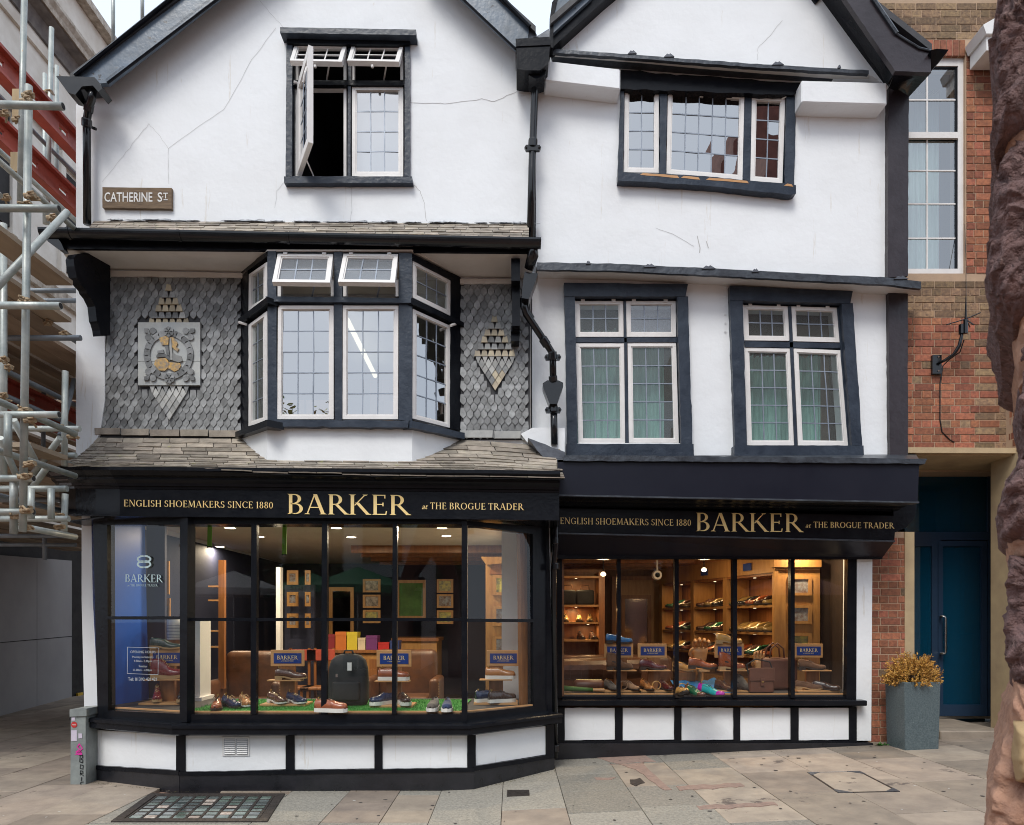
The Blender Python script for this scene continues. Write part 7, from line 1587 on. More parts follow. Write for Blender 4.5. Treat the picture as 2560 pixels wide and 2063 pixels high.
shoe(on(578, 1768, Zg), -40, 'loafer', 'navy_leather', m_sole, 'navy and tan boat shoe on the grass, middle of the second pane trio', 'bow', m_lace, gL, .95, True)
shoe(on(612, 1765, Zg), -55, 'loafer', 'tan_leather', m_solew, 'tan boat shoe with loose lace on the grass beside the navy one', 'bow', m_lace, gL, .95, True)
shoe(atop('b', 's', 728), 6, 'loafer', 'brown_leather', m_solet, 'brown lug-soled boat shoe on the shelf under the second blue sign', 'y', m_laced, gL, 1, True)
shoe(based('b', 693), -38, 'loafer', 'brown_leather', m_solew, 'brown white-soled boat shoe at the left of the third pane stand base', 'y', m_lace, gL, .95, True)
shoe(based('b', 741), -38, 'loafer', 'navy_leather', m_solew, 'navy white-soled boat shoe at the right of the third pane stand base', 'y', m_lace, gL, .95, True)
shoe(on(828, 1780, Zg), -8, 'sneaker', 'reddish_tan_leather', m_solew, 'reddish tan brogued sneaker lying on the grass below the rucksack', 'y', m_laced, gL, 1.0, True)
shoe(atop('c', 's', 985), -3, 'sneaker', 'reddish_tan_leather', m_solew, 'tan white-soled sneaker on the shelf under the third blue sign', 'y', m_laced, gL, 1, True)
shoe(based('c', 955), -130, 'sneaker', 'navy_leather', m_solew, 'navy white-soled sneaker left of the third stand post', 'y', m_laced, gL, .95)
shoe(based('c', 1008), -65, 'sneaker', 'dark_brown_leather', m_solew, 'dark brown white-soled sneaker right of the third stand post', 'y', m_laced, gL, .95)
shoe(on(1083, 1775, Zg), -95, 'sneaker', 'grey_suede', m_solew, 'grey suede runner standing on the grass facing the street', 'y', m_laced, gL, .92)
shoe(on(1117, 1776, Zg), -88, 'sneaker', 'navy_suede', m_solew, 'navy suede runner with orange lining on the grass facing the street', 'y', m_laced, gL, .92)
shoe(atop('d', 's', 1251), -4, 'sneaker', 'tan_leather', m_solew, 'light tan runner on the shelf in the angled right pane', 'y', m_laced, gL, 1, True)
shoe(based('d', 1222, .03), -150 + 180, 'sneaker', 'navy_leather', m_solew, 'navy runner at the left of the angled pane stand base', 'y', m_laced, gL, 1, True)
shoe(based('d', 1256, -.03), 26, 'sneaker', 'dark_brown_leather', m_solew, 'dark brown runner at the right of the angled pane stand base', 'y', m_laced, gL, 1, True)
gR = 'shoes shown in the right shop window'
shoe(atop('e', 't', 1548), 4, 'loafer', 'blue_leather', m_sole, 'bright blue loafer on top of the leftmost blue sign of the right shop', None, None, gR, 1)
shoe(atop('e', 's', 1549), -3, 'chelsea', 'brown_suede', m_sole, 'brown suede chelsea boot on the stand shelf behind the first bar', None, None, gR, .95)
shoe(based('e', 1528), -70, 'derby', 'grey_suede', m_sole, 'dark grey suede shoe at the far left stand base of the right shop', 'y', None, gR, .9, True)
shoe(based('e', 1576), -60, 'derby', 'tan_suede', m_sole, 'tan suede shoe facing out just right of the first bar', 'y', None, gR, .9, True)
shoe(atop('f', 's', 1633), -3, 'derby', 'oxblood_leather', m_sole, 'polished oxblood lace-up on the shelf in the second pane', 'y', None, gR, 1, True)
shoe(based('f', 1617), -75, 'derby', 'tan_leather', m_sole, 'glossy tan lace-up facing out in the second pane', 'y', None, gR, .9, True)
shoe(based('f', 1662), -70, 'derby', 'oxblood_leather', m_sole, 'dark oxblood shoe facing out beside the rolled belt', 'y', None, gR, .9, True)
shoe(atop('g', 't', 1822), 2, 'derby', 'yellow_tan_leather', m_solet, 'pale tan wingtip on top of the third blue sign of the right shop', 'y', None, gR, 1)
shoe(atop('g', 's', 1830), -3, 'chelsea', 'chestnut_leather', m_solet, 'chestnut chelsea boot on the shelf behind the third bar', None, None, gR, .95)
shoe(based('g', 1812), -60, 'derby', 'brown_leather', m_sole, 'dark brown brogue left of the third stand post', 'y', None, gR, .9)
shoe(based('g', 1860), -50, 'chelsea', 'grey_suede', m_sole, 'grey brown suede boot just right of the third bar', None, None, gR, .85)
shoe(atop('h', 's', 2030), -3, 'derby', 'brown_suede', m_sole, 'brown suede plain shoe on the shelf in the rightmost pane', 'y', None, gR, 1, True)
shoe(based('h', 2022), -14, 'loafer', 'brown_suede', m_solet, 'brown suede loafer on the stand base in the rightmost pane', None, None, gR, .92)
shoe(based('h', 2066, -.02), -30, 'loafer', 'dark_brown_leather', m_sole, 'dark tasselled loafer at the right end of the rightmost stand base', None, None, gR, .92)

# ---- right shop room
IR = node('shop_interior', BR); X0, X1 = .55, 3.72; CR = 2.46
bx(IR, (X0, 7.2, .2), (X1, 11.4, .32), m_floor, 'floor'); bx(IR, (X0, 7.2, CR), (X1, 11.4, CR + .04), m_woodr, 'ceiling'); bx(IR, (X0 - .04, 7.2, .2), (X0, 11.4, CR), m_woodr, 'wall'); bx(IR, (X0, 11.4, .2), (X1, 11.45, CR), m_woodr, 'wall')
m_brown = mat('dark_brown_plaster', (.035, .022, .015), (.02, .013, .01), .6, bump=.6, bscale=12); bx(IR, (X1, 7.2, .2), (X1 + .04, 11.4, CR), m_brown, 'wall'); bx(IR, (P(2052, 0, 7.95).x, 7.95, .2), (X1, 8.0, CR), m_brown, 'side_wall')
for k in range(5): bx(IR, (X0, 8.3 + k * .6, CR - .07), (X1, 8.4 + k * .6, CR - .001), m_woodr, 'ceiling_beam')
bx(IR, (X0, 7.17, ZR - .05), (X1, 7.95, ZR), m_slated, 'display_platform'); bx(IR, (X0, 7.165, ZR - .008), (X1, 7.168 + .02, ZR + .004), m_woodl, 'platform_edge_strip')
oc = thing('oak_end_panel', 'lit oak end panel hung with three framed photos in the rightmost pane', 'cabinet', P(1995, 1700, 8.0)); f = FR(7.9)
mb = MB(); rect(mb, f, 1938, 1396, 2050, 1745, 0, .06); mb.build('panel', m_wood, oc); mb = MB(); rect(mb, f, 1935, 1396, 2054, 1418, .05, .12); rect(mb, f, 1938, 1418, 2050, 1424, .03, .05); rect(mb, f, 1936, 1424, 1946, 1745, .02, .03); mb.build('moulding', m_wood, oc)
for k, (y0, y1) in enumerate(((1441, 1489), (1513, 1560), (1583, 1632))): frame_pic(f, 1971, y0, 2030, y1, f'framed shoe photo on the lit oak panel, {("top", "middle", "bottom")[k]} one', 'framed photos on the oak panel', d=.03, brd=.15)
# shelving that runs back from the oak panel
Sf = Face(1650, 10.6, 1938, 8.0)
su = thing('oak_shelving', 'long oak shoe shelving running back along the right side of the right shop', 'shelving', Sf.p(1800, 1700))
mb = MB(); poly(mb, Sf, [(1640, 1404), (1938, 1396), (1938, 1760), (1640, 1700)], -.36, .03); mb.build('back_panel', m_woodr, su)
zsh = [1.16, 1.45, 1.78, 2.16]
def sfp(u, z, d): p = Sf.a.lerp(Sf.b, u); return Vector((p.x, p.y, z)) + Sf.n * d
for z in zsh:
    mb = MB(); prism(mb, [sfp(0, z, 0), sfp(1, z, 0), sfp(1, z - .03, 0), sfp(0, z - .03, 0)], -Sf.n * .358); mb.build('shelf', m_wood if z < 2 else m_woodr, su)
mb = MB(); prism(mb, [sfp(-.02, 2.16, .03), sfp(1, 2.16, .03), sfp(1, 2.44, .03), sfp(-.02, 2.44, .03)], -Sf.n * .05); mb.build('header', m_wood, su)
mb = MB(); prism(mb, [sfp(-.02, 2.38, .07), sfp(1, 2.38, .07), sfp(1, 2.44, .09), sfp(-.02, 2.44, .09)], -Sf.n * .05); mb.build('cornice', m_woodr, su)
mb = MB(); prism(mb, [sfp(-.02, .85, .0), sfp(1, .85, .0), sfp(1, .35, .0), sfp(-.02, .35, .0)], -Sf.n * .3); mb.build('base_unit', m_wood, su)
for u in (0.0, .33, .62, .985):
    mb = MB(); prism(mb, [sfp(u, 2.16, .012), sfp(u + .03, 2.16, .012), sfp(u + .03, .85, .012), sfp(u, .85, .012)], -Sf.n * .35); mb.build('upright', m_wood, su)
for u in (.45, .80):
    mb = MB(); prism(mb, [sfp(u, 2.30, .052), sfp(u + .055, 2.30, .052), sfp(u + .055, 2.21, .052), sfp(u, 2.21, .052)], -Sf.n * .015); mb.build('name_plate', m_signb, su)
def lampbar(p, e, label, size=.35, col=(1, .62, .28), grp='shelf lights'):
    t = thing('shelf_light', label, 'shelf light', p, grp); mb = MB(); box(mb, (p[0] - .014, p[1] - .014, p[2] - .004), (p[0] + .014, p[1] + .014, p[2])); mb.build('diffuser', m_lampd, t)
    l = bpy.data.lights.new('shelf_lamp', 'AREA'); l.size = .05; l.energy = e; l.color = col; o = bpy.data.objects.new('shelf_lamp', l); COL.objects.link(o); par(o, t); o.location = Vector(p) - Vector((0, 0, .014))
nm = ('bottom', 'lower', 'middle', 'top'); bayn = ('far', 'middle', 'near')
for i, z in enumerate(zsh[1:]):
    for j, u in enumerate((.16, .48, .80)): lampbar(sfp(u, z - .031, -.12), .9, f'small warm light under the {nm[i + 1]} shelf board of the {bayn[j]} shelving bay')
cols_ = ['bronze_leather', 'black_leather', 'chestnut_leather', 'dark_brown_leather', 'green_leather', 'brown_leather']; rs_ = random.Random(8)
cn = {'bronze_leather': 'bronze olive', 'black_leather': 'black', 'chestnut_leather': 'chestnut', 'dark_brown_leather': 'very dark brown', 'green_leather': 'deep green', 'brown_leather': 'mid brown'}
onm = ('first', 'second', 'third', 'fourth', 'fifth')
for i, z in enumerate(zsh[:3]):
    for j, (u0, u1, n_) in enumerate(((.05, .30, 3), (.37, .58, 3), (.66, .97, 5))):
        for k in range(n_):
            u = u0 + (u1 - u0) * (k + .5) / n_; cc = cols_[(i * 2 + j + (k % 4)) % 6] if not (j == 2 and i == 1) else 'bronze_leather'
            p = sfp(u, z + .001, -.13); rz_ = math.degrees(math.atan2(Sf.n.y, Sf.n.x)) - 8
            shoe(p, rz_, 'derby', cc, m_sole, f'{cn[cc]} dress shoe, {onm[k]} from far end, {nm[i]} shelf, {bayn[j]} bay', 'y', None, 'dress shoes on the oak shelving', 1.12)
# back wall: door with tall mirror, left shelf unit
bd = thing('oak_door', 'oak panelled back door with a tall framed mirror in the second pane', 'door', P(1600, 1700, 10.9)); f = FR(10.9)
mb = MB(); rect(mb, f, 1538, 1450, 1652, 1745, 0, .05); mb.build('leaf', m_wood, bd); mb = MB(); holed(mb, f, [(1554, 1488), (1628, 1488), (1628, 1730), (1554, 1730)], [[(1563, 1497), (1619, 1497), (1619, 1722), (1563, 1722)]], .03, .03); mb.build('mirror_frame', m_woodr, bd)
mb = MB(); rect(mb, f, 1563, 1497, 1619, 1722, .008, .004); mb.build('mirror_glass', bpy.data.materials['mirror'], bd); mb = MB(); rect(mb, f, 1530, 1440, 1654, 1450, .03, .06); rect(mb, f, 1530, 1450, 1538, 1745, .03, .06); mb.build('architrave', m_woodr, bd)
lu = thing('oak_wall_shelves', 'dim oak wall shelves with bags and shoes behind the leftmost pane', 'shelving', P(1450, 1700, 9.2)); f = FR(8.9)
mb = MB(); rect(mb, f, 1396, 1424, 1512, 1760, -.36, .04); mb.build('back_panel', m_woodr, lu)
zl = []
for y in (1440, 1512, 1555, 1599, 1651): mb = MB(); rect(mb, f, 1396, y, 1500, y + 5, 0, .355); mb.build('shelf', m_wood, lu); zl.append(f.p(0, y).z)
mb = MB(); rect(mb, f, 1497, 1430, 1512, 1760, .01, .37); mb.build('upright', m_woodr, lu)
lampbar(f.p(1440, 1518, -.1), 3.0, 'small warm light above the three shoes on the left wall shelves'); lampbar(f.p(1470, 1561, -.1), 1.2, 'small warm light over the lower pair on the left wall shelves'); lampbar(f.p(1440, 1446, -.1), 1.0, 'small warm light over the black bags on the left wall shelves')
for k, px in enumerate((1413, 1447, 1474)): p = f.p(px, 1555, -.12); p.z = zl[2] + .001; shoe(p, -95, 'derby', 'bronze_leather', m_sole, f'bronze brown shoe facing out, {onm[k]} from the left on the lit wall shelf', 'y', None, 'shoes on the left wall shelves', .9)
for k, px in enumerate((1452, 1482)): p = f.p(px, 1599, -.12); p.z = zl[3] + .001; shoe(p, -85, 'derby', 'dark_brown_leather', m_sole, f'dark brown shoe facing out, {("left", "right")[k]} one on the lower wall shelf', 'y', None, 'shoes on the left wall shelves', .9)
for k, (px, w_) in enumerate(((1420, .2), (1462, .24))):
    p = f.p(px, 1512, -.15); p.z = zl[1]; t = thing('black_bag', f'black leather bag, {("left", "right")[k]} one on the top left wall shelf', 'bag', p); bx(t, (p.x - w_ / 2, p.y - .07, p.z + .001), (p.x + w_ / 2, p.y + .07, p.z + .2), m_fabric, 'body', .03); mb = MB(); tube(mb, [(p.x - .06, p.y, p.z + .19), (p.x - .05, p.y, p.z + .26), (p.x + .05, p.y, p.z + .26), (p.x + .06, p.y, p.z + .19)], .008, 6); mb.build('handle', m_leath, t)
for px, py, Y, lb in ((1508, 1436, 8.3, 'small domed lamp below the ceiling in the first pane of the right shop'), (1760, 1425, 8.6, 'small domed lamp below the ceiling in the third pane of the right shop')):
    p = P(px, py, Y); t = thing('dome_lamp', lb, 'ceiling lamp', p, 'dome lamps in the right shop'); mb = MB(); lathe(mb, p, [(.014, .03), (.03, .015), (.036, 0), (.03, -.014), (.014, -.024)], 14); mb.build('shade', m_lampd, t, smooth=True); mb = MB(); tube(mb, [p + Vector((0, 0, .04)), (p.x, p.y, CR)], .008, 6); mb.build('stem', m_black, t)
    l = bpy.data.lights.new('dome_lamp_light', 'POINT'); l.energy = 3.5; l.shadow_soft_size = .06; l.color = (1, .66, .34); o = bpy.data.objects.new('dome_lamp_light', l); COL.objects.link(o); par(o, t); o.location = p - Vector((0, 0, .12))
for i, (x, y) in enumerate(((1.4, 7.75), (2.5, 7.75), (3.3, 7.7))):
    p = (x, y, CR - .012); t = thing('window_spot', f'recessed warm spot over the right shop window display, {("left", "middle", "right")[i]} one', 'downlight', p, 'window spots in the right shop'); mb = MB(); tube(mb, [Vector(p), Vector(p) - Vector((0, 0, .005))], .03, 12); mb.build('diffuser', m_lampd, t)
    l = bpy.data.lights.new('spot_lamp', 'AREA'); l.shape = 'DISK'; l.size = .09; l.energy = 10; l.color = (1, .72, .42); o = bpy.data.objects.new('spot_lamp', l); COL.objects.link(o); par(o, t); o.location = Vector(p) - Vector((0, 0, .02))
cc_ = thing('security_camera', 'white dome security camera under the ceiling in the second pane', 'camera', P(1643, 1438, 9.2)); p = P(1643, 1438, 9.2)
mb = MB(); tube(mb, [p + Vector((0, .03, 0)), p - Vector((0, .03, 0))], [.07, .06], 16); mb.build('housing', m_white, cc_); mb = MB(); tube(mb, [p - Vector((0, .031, 0)), p - Vector((0, .05, 0))], [.035, .02], 12); mb.build('lens', m_plastic, cc_); mb = MB(); tube(mb, [p, (p.x, p.y + .02, CR)], .015, 6); mb.build('stem', m_white, cc_)
# sofa behind the display, bags, hands
so3 = thing('leather_sofa', 'rolled tan leather sofa back behind the display in the first two panes', 'sofa', (1.0, 8.3, .32))
for a, b, n in (((.62, 8.1, .35), (2.0, 8.75, .75), 'seat'), ((.60, 8.65, .35), (2.05, 8.9, 1.15), 'backrest')): bx(so3, a, b, m_leath, n, .08)
mb = MB(); tube(mb, [(.62, 8.25, 1.0), (1.55, 8.25, 1.02)], .13, 14)
for k in range(6): tube(mb, [(.70 + k * .13, 8.25, 1.0), (.74 + k * .13, 8.25, 1.0)], .136, 14)
mb.build('rolled_arm', m_leath, so3, smooth=False)
m_bag = mat('bag_leather', (.14, .055, .035), (.10, .04, .025), .45, nscale=9, bump=.2)
p = on(1905, 1733, ZR); t = thing('satchel', 'brown leather satchel with buckled flap in front of the holdall', 'bag', p)
bx(t, (p.x - .13, p.y, ZR + .001), (p.x + .13, p.y + .08, ZR + .26), m_bag, 'body', .012); bx(t, (p.x - .135, p.y - .012, ZR + .13), (p.x + .135, p.y - .001, ZR + .27), m_bag, 'flap', .004); bx(t, (p.x - .02, p.y - .022, ZR + .08), (p.x + .02, p.y - .0125, ZR + .16), m_bag, 'strap', .002); bx(t, (p.x - .012, p.y - .028, ZR + .115), (p.x + .012, p.y - .0225, ZR + .13), m_brass, 'buckle')
mb = MB(); tube(mb, [(p.x - .13, p.y + .04, ZR + .2), (p.x - .15, p.y + .04, ZR + .3), (p.x - .05, p.y + .05, ZR + .36), (p.x + .1, p.y + .05, ZR + .33), (p.x + .14, p.y + .04, ZR + .22)], .008, 6); mb.build('shoulder_strap', m_fabric, t)
p = P(1950, HY + (H - ZR) * F / 7.62, 7.62); t = thing('holdall', 'large brown leather holdall with twin looped handles and white tag', 'bag', p)
bx(t, (p.x - .24, p.y - .09, ZR + .001), (p.x + .17, p.y + .12, ZR + .36), m_bag, 'body', .04)
for dy in (-.05, .08): mb = MB(); tube(mb, [(p.x - .14, p.y + dy, ZR + .33), (p.x - .12, p.y + dy, ZR + .46), (p.x - .05, p.y + dy, ZR + .52), (p.x + .02, p.y + dy, ZR + .46), (p.x + .04, p.y + dy, ZR + .2)], .010, 8); mb.build('handle', m_bag, t, smooth=True)
bx(t, (p.x + .06, p.y - .12, ZR + .14), (p.x + .10, p.y - .112, ZR + .24), m_white, 'price_tag')
p = P(1472, HY + (H - ZR) * F / 7.5, 7.5); t = thing('wash_bag', 'brown leather zipped wash bag lying in the leftmost pane', 'bag', p); mb = MB(); tube(mb, [(p.x - .16, p.y, ZR + .06), (p.x - .13, p.y, ZR + .062), (p.x + .13, p.y, ZR + .062), (p.x + .16, p.y, ZR + .06)], [.045, .062, .062, .045], 12); mb.build('body', m_bag, t, smooth=True); mb = MB(); tube(mb, [(p.x - .14, p.y - .01, ZR + .122), (p.x + .14, p.y - .01, ZR + .122)], .004, 6); mb.build('zip', m_brass, t)
p = P(1440, HY + (H - ZR) * F / 7.3, 7.3); t = thing('folded_umbrella', 'rolled dark green umbrella with wooden handle lying in the leftmost pane', 'umbrella', p); mb = MB(); tube(mb, [(p.x - .28, p.y + .02, ZR + .05), (p.x + .18, p.y - .01, ZR + .03)], [.035, .022], 10); mb.build('canopy', m_leaf, t, smooth=True); mb = MB(); tube(mb, [(p.x + .18, p.y - .01, ZR + .03), (p.x + .30, p.y - .02, ZR + .028)], [.018, .024], 10); mb.build('handle', m_woodl, t)
for k, (px, lb) in enumerate(((1558, 'coiled tan suede belt just right of the first bar'), (1641, 'coiled tan leather belt in the second pane'), (1705, 'coiled tan belt beside the blue cloth'))):
    p = P(px, HY + (H - ZR) * F / 7.33, 7.33); t = thing('coiled_belt', lb, 'belt', p, 'coiled belts'); z = ZR + (.025 if px < 1700 else .001)
    mb = MB(); n = 22; vs = []
    for i in range(n):
        a = 2 * math.pi * i / n
        for rr2 in (.048, .040):
            for dy in (-.016, .016): vs.append((p.x + rr2 * math.cos(a), p.y + dy, z + .05 + rr2 * math.sin(a)))
    fs = []
    for i in range(n):
        a, b = i * 4, ((i + 1) % n) * 4; fs += [(a, b, b + 1, a + 1), (a + 2, a + 3, b + 3, b + 2), (a, a + 2, b + 2, b), (a + 1, b + 1, b + 3, a + 3)]
    mb.add(vs, fs); mb.build('strap', SHC['tan_suede' if k == 0 else 'yellow_tan_leather'], t, smooth=True); bx(t, (p.x - .012, p.y - .02, z + .004), (p.x + .012, p.y + .02, z + .0095), m_brass, 'buckle')
# blue cloth with brogues and the wooden hand
bc = thing('blue_cloth', 'crumpled bright blue cloth under the colourful brogues', 'cloth', on(1760, 1735, ZR)); mb = MB(); n = 14; c = on(1750, 1728, ZR); vs = []
for j in range(n + 1):
    for i in range(n + 1):
        u, v = i / n, j / n; x = c.x - .27 + .54 * u; y = 7.2 + .5 * v; vs.append((x, y, ZR + .004 + .012 * abs(noise.noise(Vector((u * 5, v * 5, 1)))) + .15 * max(0, v - .35) * (1 + .4 * noise.noise(Vector((u * 6, v * 3, 7))))))
mb.add(vs, [(j * (n + 1) + i, j * (n + 1) + i + 1, (j + 1) * (n + 1) + i + 1, (j + 1) * (n + 1) + i) for j in range(n) for i in range(n)]); mb.build('fabric', mat('bright_blue_cloth', (.02, .17, .42), (.015, .12, .33), .8, bump=.3), bc, smooth=True, recalc=False)
shoe(on(1706, 1738, ZR + .03), -85, 'derby', 'yellow_tan_leather', m_sole, 'honey tan brogue with strap leaning in front of the blue cloth', 'y', None, gR, .92, False, R(-18))
shoe(on(1737, 1741, ZR + .03), -66, 'derby', 'green_leather', m_sole, 'green and brown wingtip brogue on the blue cloth', 'y', None, gR, .95, True, R(0), SHC['brown_leather'])
shoe(on(1778, 1740, ZR + .03), -52, 'derby', 'turquoise_leather', m_sole, 'turquoise and magenta wingtip brogue on the blue cloth', 'y', None, gR, 1.02, True, R(0), SHC['magenta_leather'])
def wood_hand(p, label, s=1.0, grip=1.0, lean=0):
    """jointed artist hand: palm, four unequal bent fingers and a side thumb on a round foot"""
    t = thing('wooden_hand', label, 'mannequin hand', p, 'jointed wooden hands'); p = Vector(p)
    def q(x, y, z): return p + Vector((x, y, z)) * s
    mb = MB(); lathe(mb, p, [(.035 * s, 0), (.038 * s, .012 * s), (.030 * s, .02 * s), (.016 * s, .03 * s), (.017 * s, .11 * s), (.024 * s, .13 * s)], 14); mb.build('foot', m_woodl, t, smooth=True)
    mb = MB(); vs = []; 
    for i, (z, w, d) in enumerate(((.12, .020, .014), (.145, .032, .017), (.18, .038, .017), (.205, .040, .014))):
        for k in range(12): a = 2 * math.pi * k / 12; vs.append(q(w * math.cos(a), d * math.sin(a), z))
    mb.add(vs, [(i * 12 + k, i * 12 + (k + 1) % 12, (i + 1) * 12 + (k + 1) % 12, (i + 1) * 12 + k) for i in range(3) for k in range(12)] + [tuple(range(11, -1, -1)), tuple(range(36, 48))]); mb.build('palm', m_woodl, t, smooth=True)
    for k, (x, l) in enumerate(((-.030, .060), (-.010, .070), (.010, .066), (.029, .052))):
        g = grip; a = q(x, 0, .203); b = q(x * 1.1, -.010 * g, .203 + l * .42); c = q(x * 1.12, -.034 * g, .203 + l * .62); d = q(x * 1.1, -.050 * g, .203 + l * (.45 if g > .5 else .95))
        mb = MB(); tube(mb, [a, a.lerp(b, .5), b, c, d], [.0085 * s, .0092 * s, .0088 * s, .008 * s, .006 * s], 8); mb.build('finger', m_woodl, t, smooth=True)
    mb = MB(); tube(mb, [q(-.034, 0, .150), q(-.052, -.012, .172), q(-.050, -.028, .192), q(-.040, -.036, .202)], [.011 * s, .010 * s, .009 * s, .007 * s], 8); mb.build('thumb', m_woodl, t, smooth=True)
wood_hand(P(1750, HY + (H - ZR) * F / 7.7, 7.7) + Vector((0, 0, 0)), 'tall pale wooden artist hand raised above the colourful brogues', 2.3, 1)
shoe(P(1757, 1672, 7.46), -4, 'derby', 'chestnut_leather', m_sole, 'chestnut wingtip brogue held up before the wooden hand', 'y', None, gR, 1.05)
bx(bpy.data.objects['wooden_hand'], (P(1745, 0, 7.46).x, 7.42, P(0, 1679, 7.46).z), (P(1772, 0, 7.46).x, 7.68, P(0, 1673, 7.46).z), m_woodl, 'support_bracket', .002)
wood_hand((P(1897, 0, 7.58).x, 7.58, ZR + .02), 'small brass-toned wooden hand behind the satchel flap', 1.55, .2)
shoe(P(1712, 1678, 7.7), -30, 'derby', 'yellow_tan_leather', m_solet, 'tan brogue resting behind the blue cloth at the second bar', 'y', None, gR, .95, True)
rs = thing('display_riser', 'small wooden riser block behind the blue cloth', 'riser', P(1712, 1735, 7.7)); bx(rs, (P(1690, 0, 7.7).x, 7.62, ZR + .001), (P(1734, 0, 7.7).x, 7.80, P(0, 1679, 7.7).z), m_woodr, 'block')
# rucksack on the grass
p = on(862, 1766, Zg); t = thing('rucksack', 'black leather rucksack with white price tag behind the brogued sneaker', 'rucksack', p); p.y += .15; w = .19
vs = []; prof_ = [(0, .90, 1), (.05, 1, 1.05), (.30, 1, 1), (.45, .98, .9), (.56, .86, .75), (.62, .62, .5), (.64, .3, .25)]
for z, sx, sy in prof_:
    for k in range(20): a = 2 * math.pi * k / 20; cx_, sy_ = math.cos(a), math.sin(a); vs.append((p.x + math.copysign(abs(cx_) ** .55, cx_) * w * sx, p.y + math.copysign(abs(sy_) ** .6, sy_) * .09 * sy, Zg + z))
mb = MB(); mb.add(vs, [(i * 20 + k, i * 20 + (k + 1) % 20, (i + 1) * 20 + (k + 1) % 20, (i + 1) * 20 + k) for i in range(len(prof_) - 1) for k in range(20)] + [tuple(range(19, -1, -1)), tuple(range(len(vs) - 20, len(vs)))]); mb.build('body', m_fabric, t, smooth=True)
bx(t, (p.x - .13, p.y - .13, Zg + .06), (p.x + .13, p.y - .07, Zg + .30), m_fabric, 'front_pocket', .025); mb = MB(); tube(mb, [(p.x - .05, p.y, Zg + .62), (p.x - .035, p.y, Zg + .68), (p.x + .035, p.y, Zg + .68), (p.x + .05, p.y, Zg + .62)], .010, 8); mb.build('handle', m_fabric, t, smooth=True)
bx(t, (p.x + .02, p.y - .135, Zg + .44), (p.x + .06, p.y - .131, Zg + .54), m_white, 'price_tag'); bx(t, (p.x - .09, p.y - .137, Zg + .36), (p.x - .07, p.y - .132, Zg + .40), m_steel, 'buckle')
for o in t.children:
    for v in o.data.vertices: v.co.z = Zg + (v.co.z - Zg) * .76
# cartons inside the oriel
for k, (x0, x1, z0c, z1c, Y, lb) in enumerate(((700, 760, 1000, 1046, 6.78, 'left'), (764, 828, 1000, 1046, 6.8, 'right'), (925, 975, 950, 1002, 7.3, 'upper'), (925, 985, 1003, 1046, 7.2, 'lower'))):
    a, b = P(x0, z1c + 6, Y), P(x1, z0c, Y); t = thing('cardboard_carton', f'brown cardboard carton stored inside the oriel, {lb} one of the {"left" if k < 2 else "right"} light', 'carton', a, 'cartons in the oriel'); bx(t, (a.x, Y, a.z - .02), (b.x, Y + .3, b.z), m_carton, 'box', .004)
    bx(t, ((a.x + b.x) / 2 - .02, Y - .002, a.z), ((a.x + b.x) / 2 + .02, Y - .0005, b.z), m_woodl, 'tape')

# ================================================================ ACROSS THE STREET (seen only mirrored in the glass)
def tree(x, y, h, rw, seed, label):
    r_ = random.Random(seed); t = thing('broadleaf_tree', label, 'tree', (x, y, .1), 'trees across the street')
    mb = MB(); tube(mb, [(x, y, 0), (x + .1, y, h * .3), (x - .1, y + .1, h * .6)], [.28, .2, .1], 10)
    for k in range(6): a = r_.uniform(0, 6.28); tube(mb, [(x, y, h * (.28 + .06 * k)), (x + math.cos(a) * rw * .7, y + math.sin(a) * rw * .7, h * (.5 + .07 * k))], [.09, .03], 6)
    mb.build('trunk', m_twig, t)
    cr = MB(); cl = [(Vector((r_.uniform(-1, 1), r_.uniform(-1, 1), r_.uniform(-1, 1))) , r_.uniform(.5, .95)) for _ in range(34)]
    for c_, s_ in cl:
        if c_.length > 1: c_ = c_ / c_.length
        cc2 = Vector((x, y, h * .62)) + Vector((c_.x * rw, c_.y * rw, c_.z * h * .36))
        for k in range(120):
            d = Vector((r_.gauss(0, 1), r_.gauss(0, 1), r_.gauss(0, .8))).normalized() * s_ * rw * .42 * r_.uniform(.6, 1); q = cc2 + d; e = Vector((r_.uniform(-1, 1), r_.uniform(-1, 1), r_.uniform(-.6, .6))).normalized() * .11; g_ = e.cross(Vector((r_.uniform(-1, 1), r_.uniform(-1, 1), 1))).normalized() * .06
            cr.add([q - e, q + g_, q + e, q - g_], [(0, 1, 2, 3)])
    cr.build('crown', m_leaft, t, recalc=False)
m_leaft = mat('tree_leaf', (.10, .16, .03), (.04, .08, .015), .6, rnd=.4, nscale=1, bump=0)
tree(-8.2, -13, 9.5, 3.0, 1, 'tall dark green tree across the street, mirrored in the middle panes'); tree(-4.6, -17, 10, 2.6, 2, 'second green tree across the street, mirrored in the bay window'); tree(6.5, -12, 8, 2.6, 3, 'round green tree across the street towards the right')
te = thing('opposite_terrace', 'long dim brick and render terrace facing the shops across the street', 'building', (0, -24, .1)); bx(te, (-45, -30, 0), (45, -24, 7.5), m_brickb, 'wall'); bx(te, (-45, -30, 7.501), (45, -23.8, 7.8), m_slated, 'parapet')
for k in range(26): bx(te, (-42 + k * 3.3, -23.99, 4.2), (-41 + k * 3.3, -23.93, 5.9), m_sash, 'window'); bx(te, (-42.6 + k * 3.3, -23.99, .2), (-40.4 + k * 3.3, -23.93, 2.9), m_dark, 'shopfront')
m_sand = mat('red_sandstone', (.22, .085, .065), (.13, .055, .045), .9, nscale=3, bump=.7)
ru = thing('ruined_chapel', 'red sandstone chapel gable with pointed arch across the street', 'ruin', (-2.2, -6, .1)); f = Face(0, 1, 1, 1)
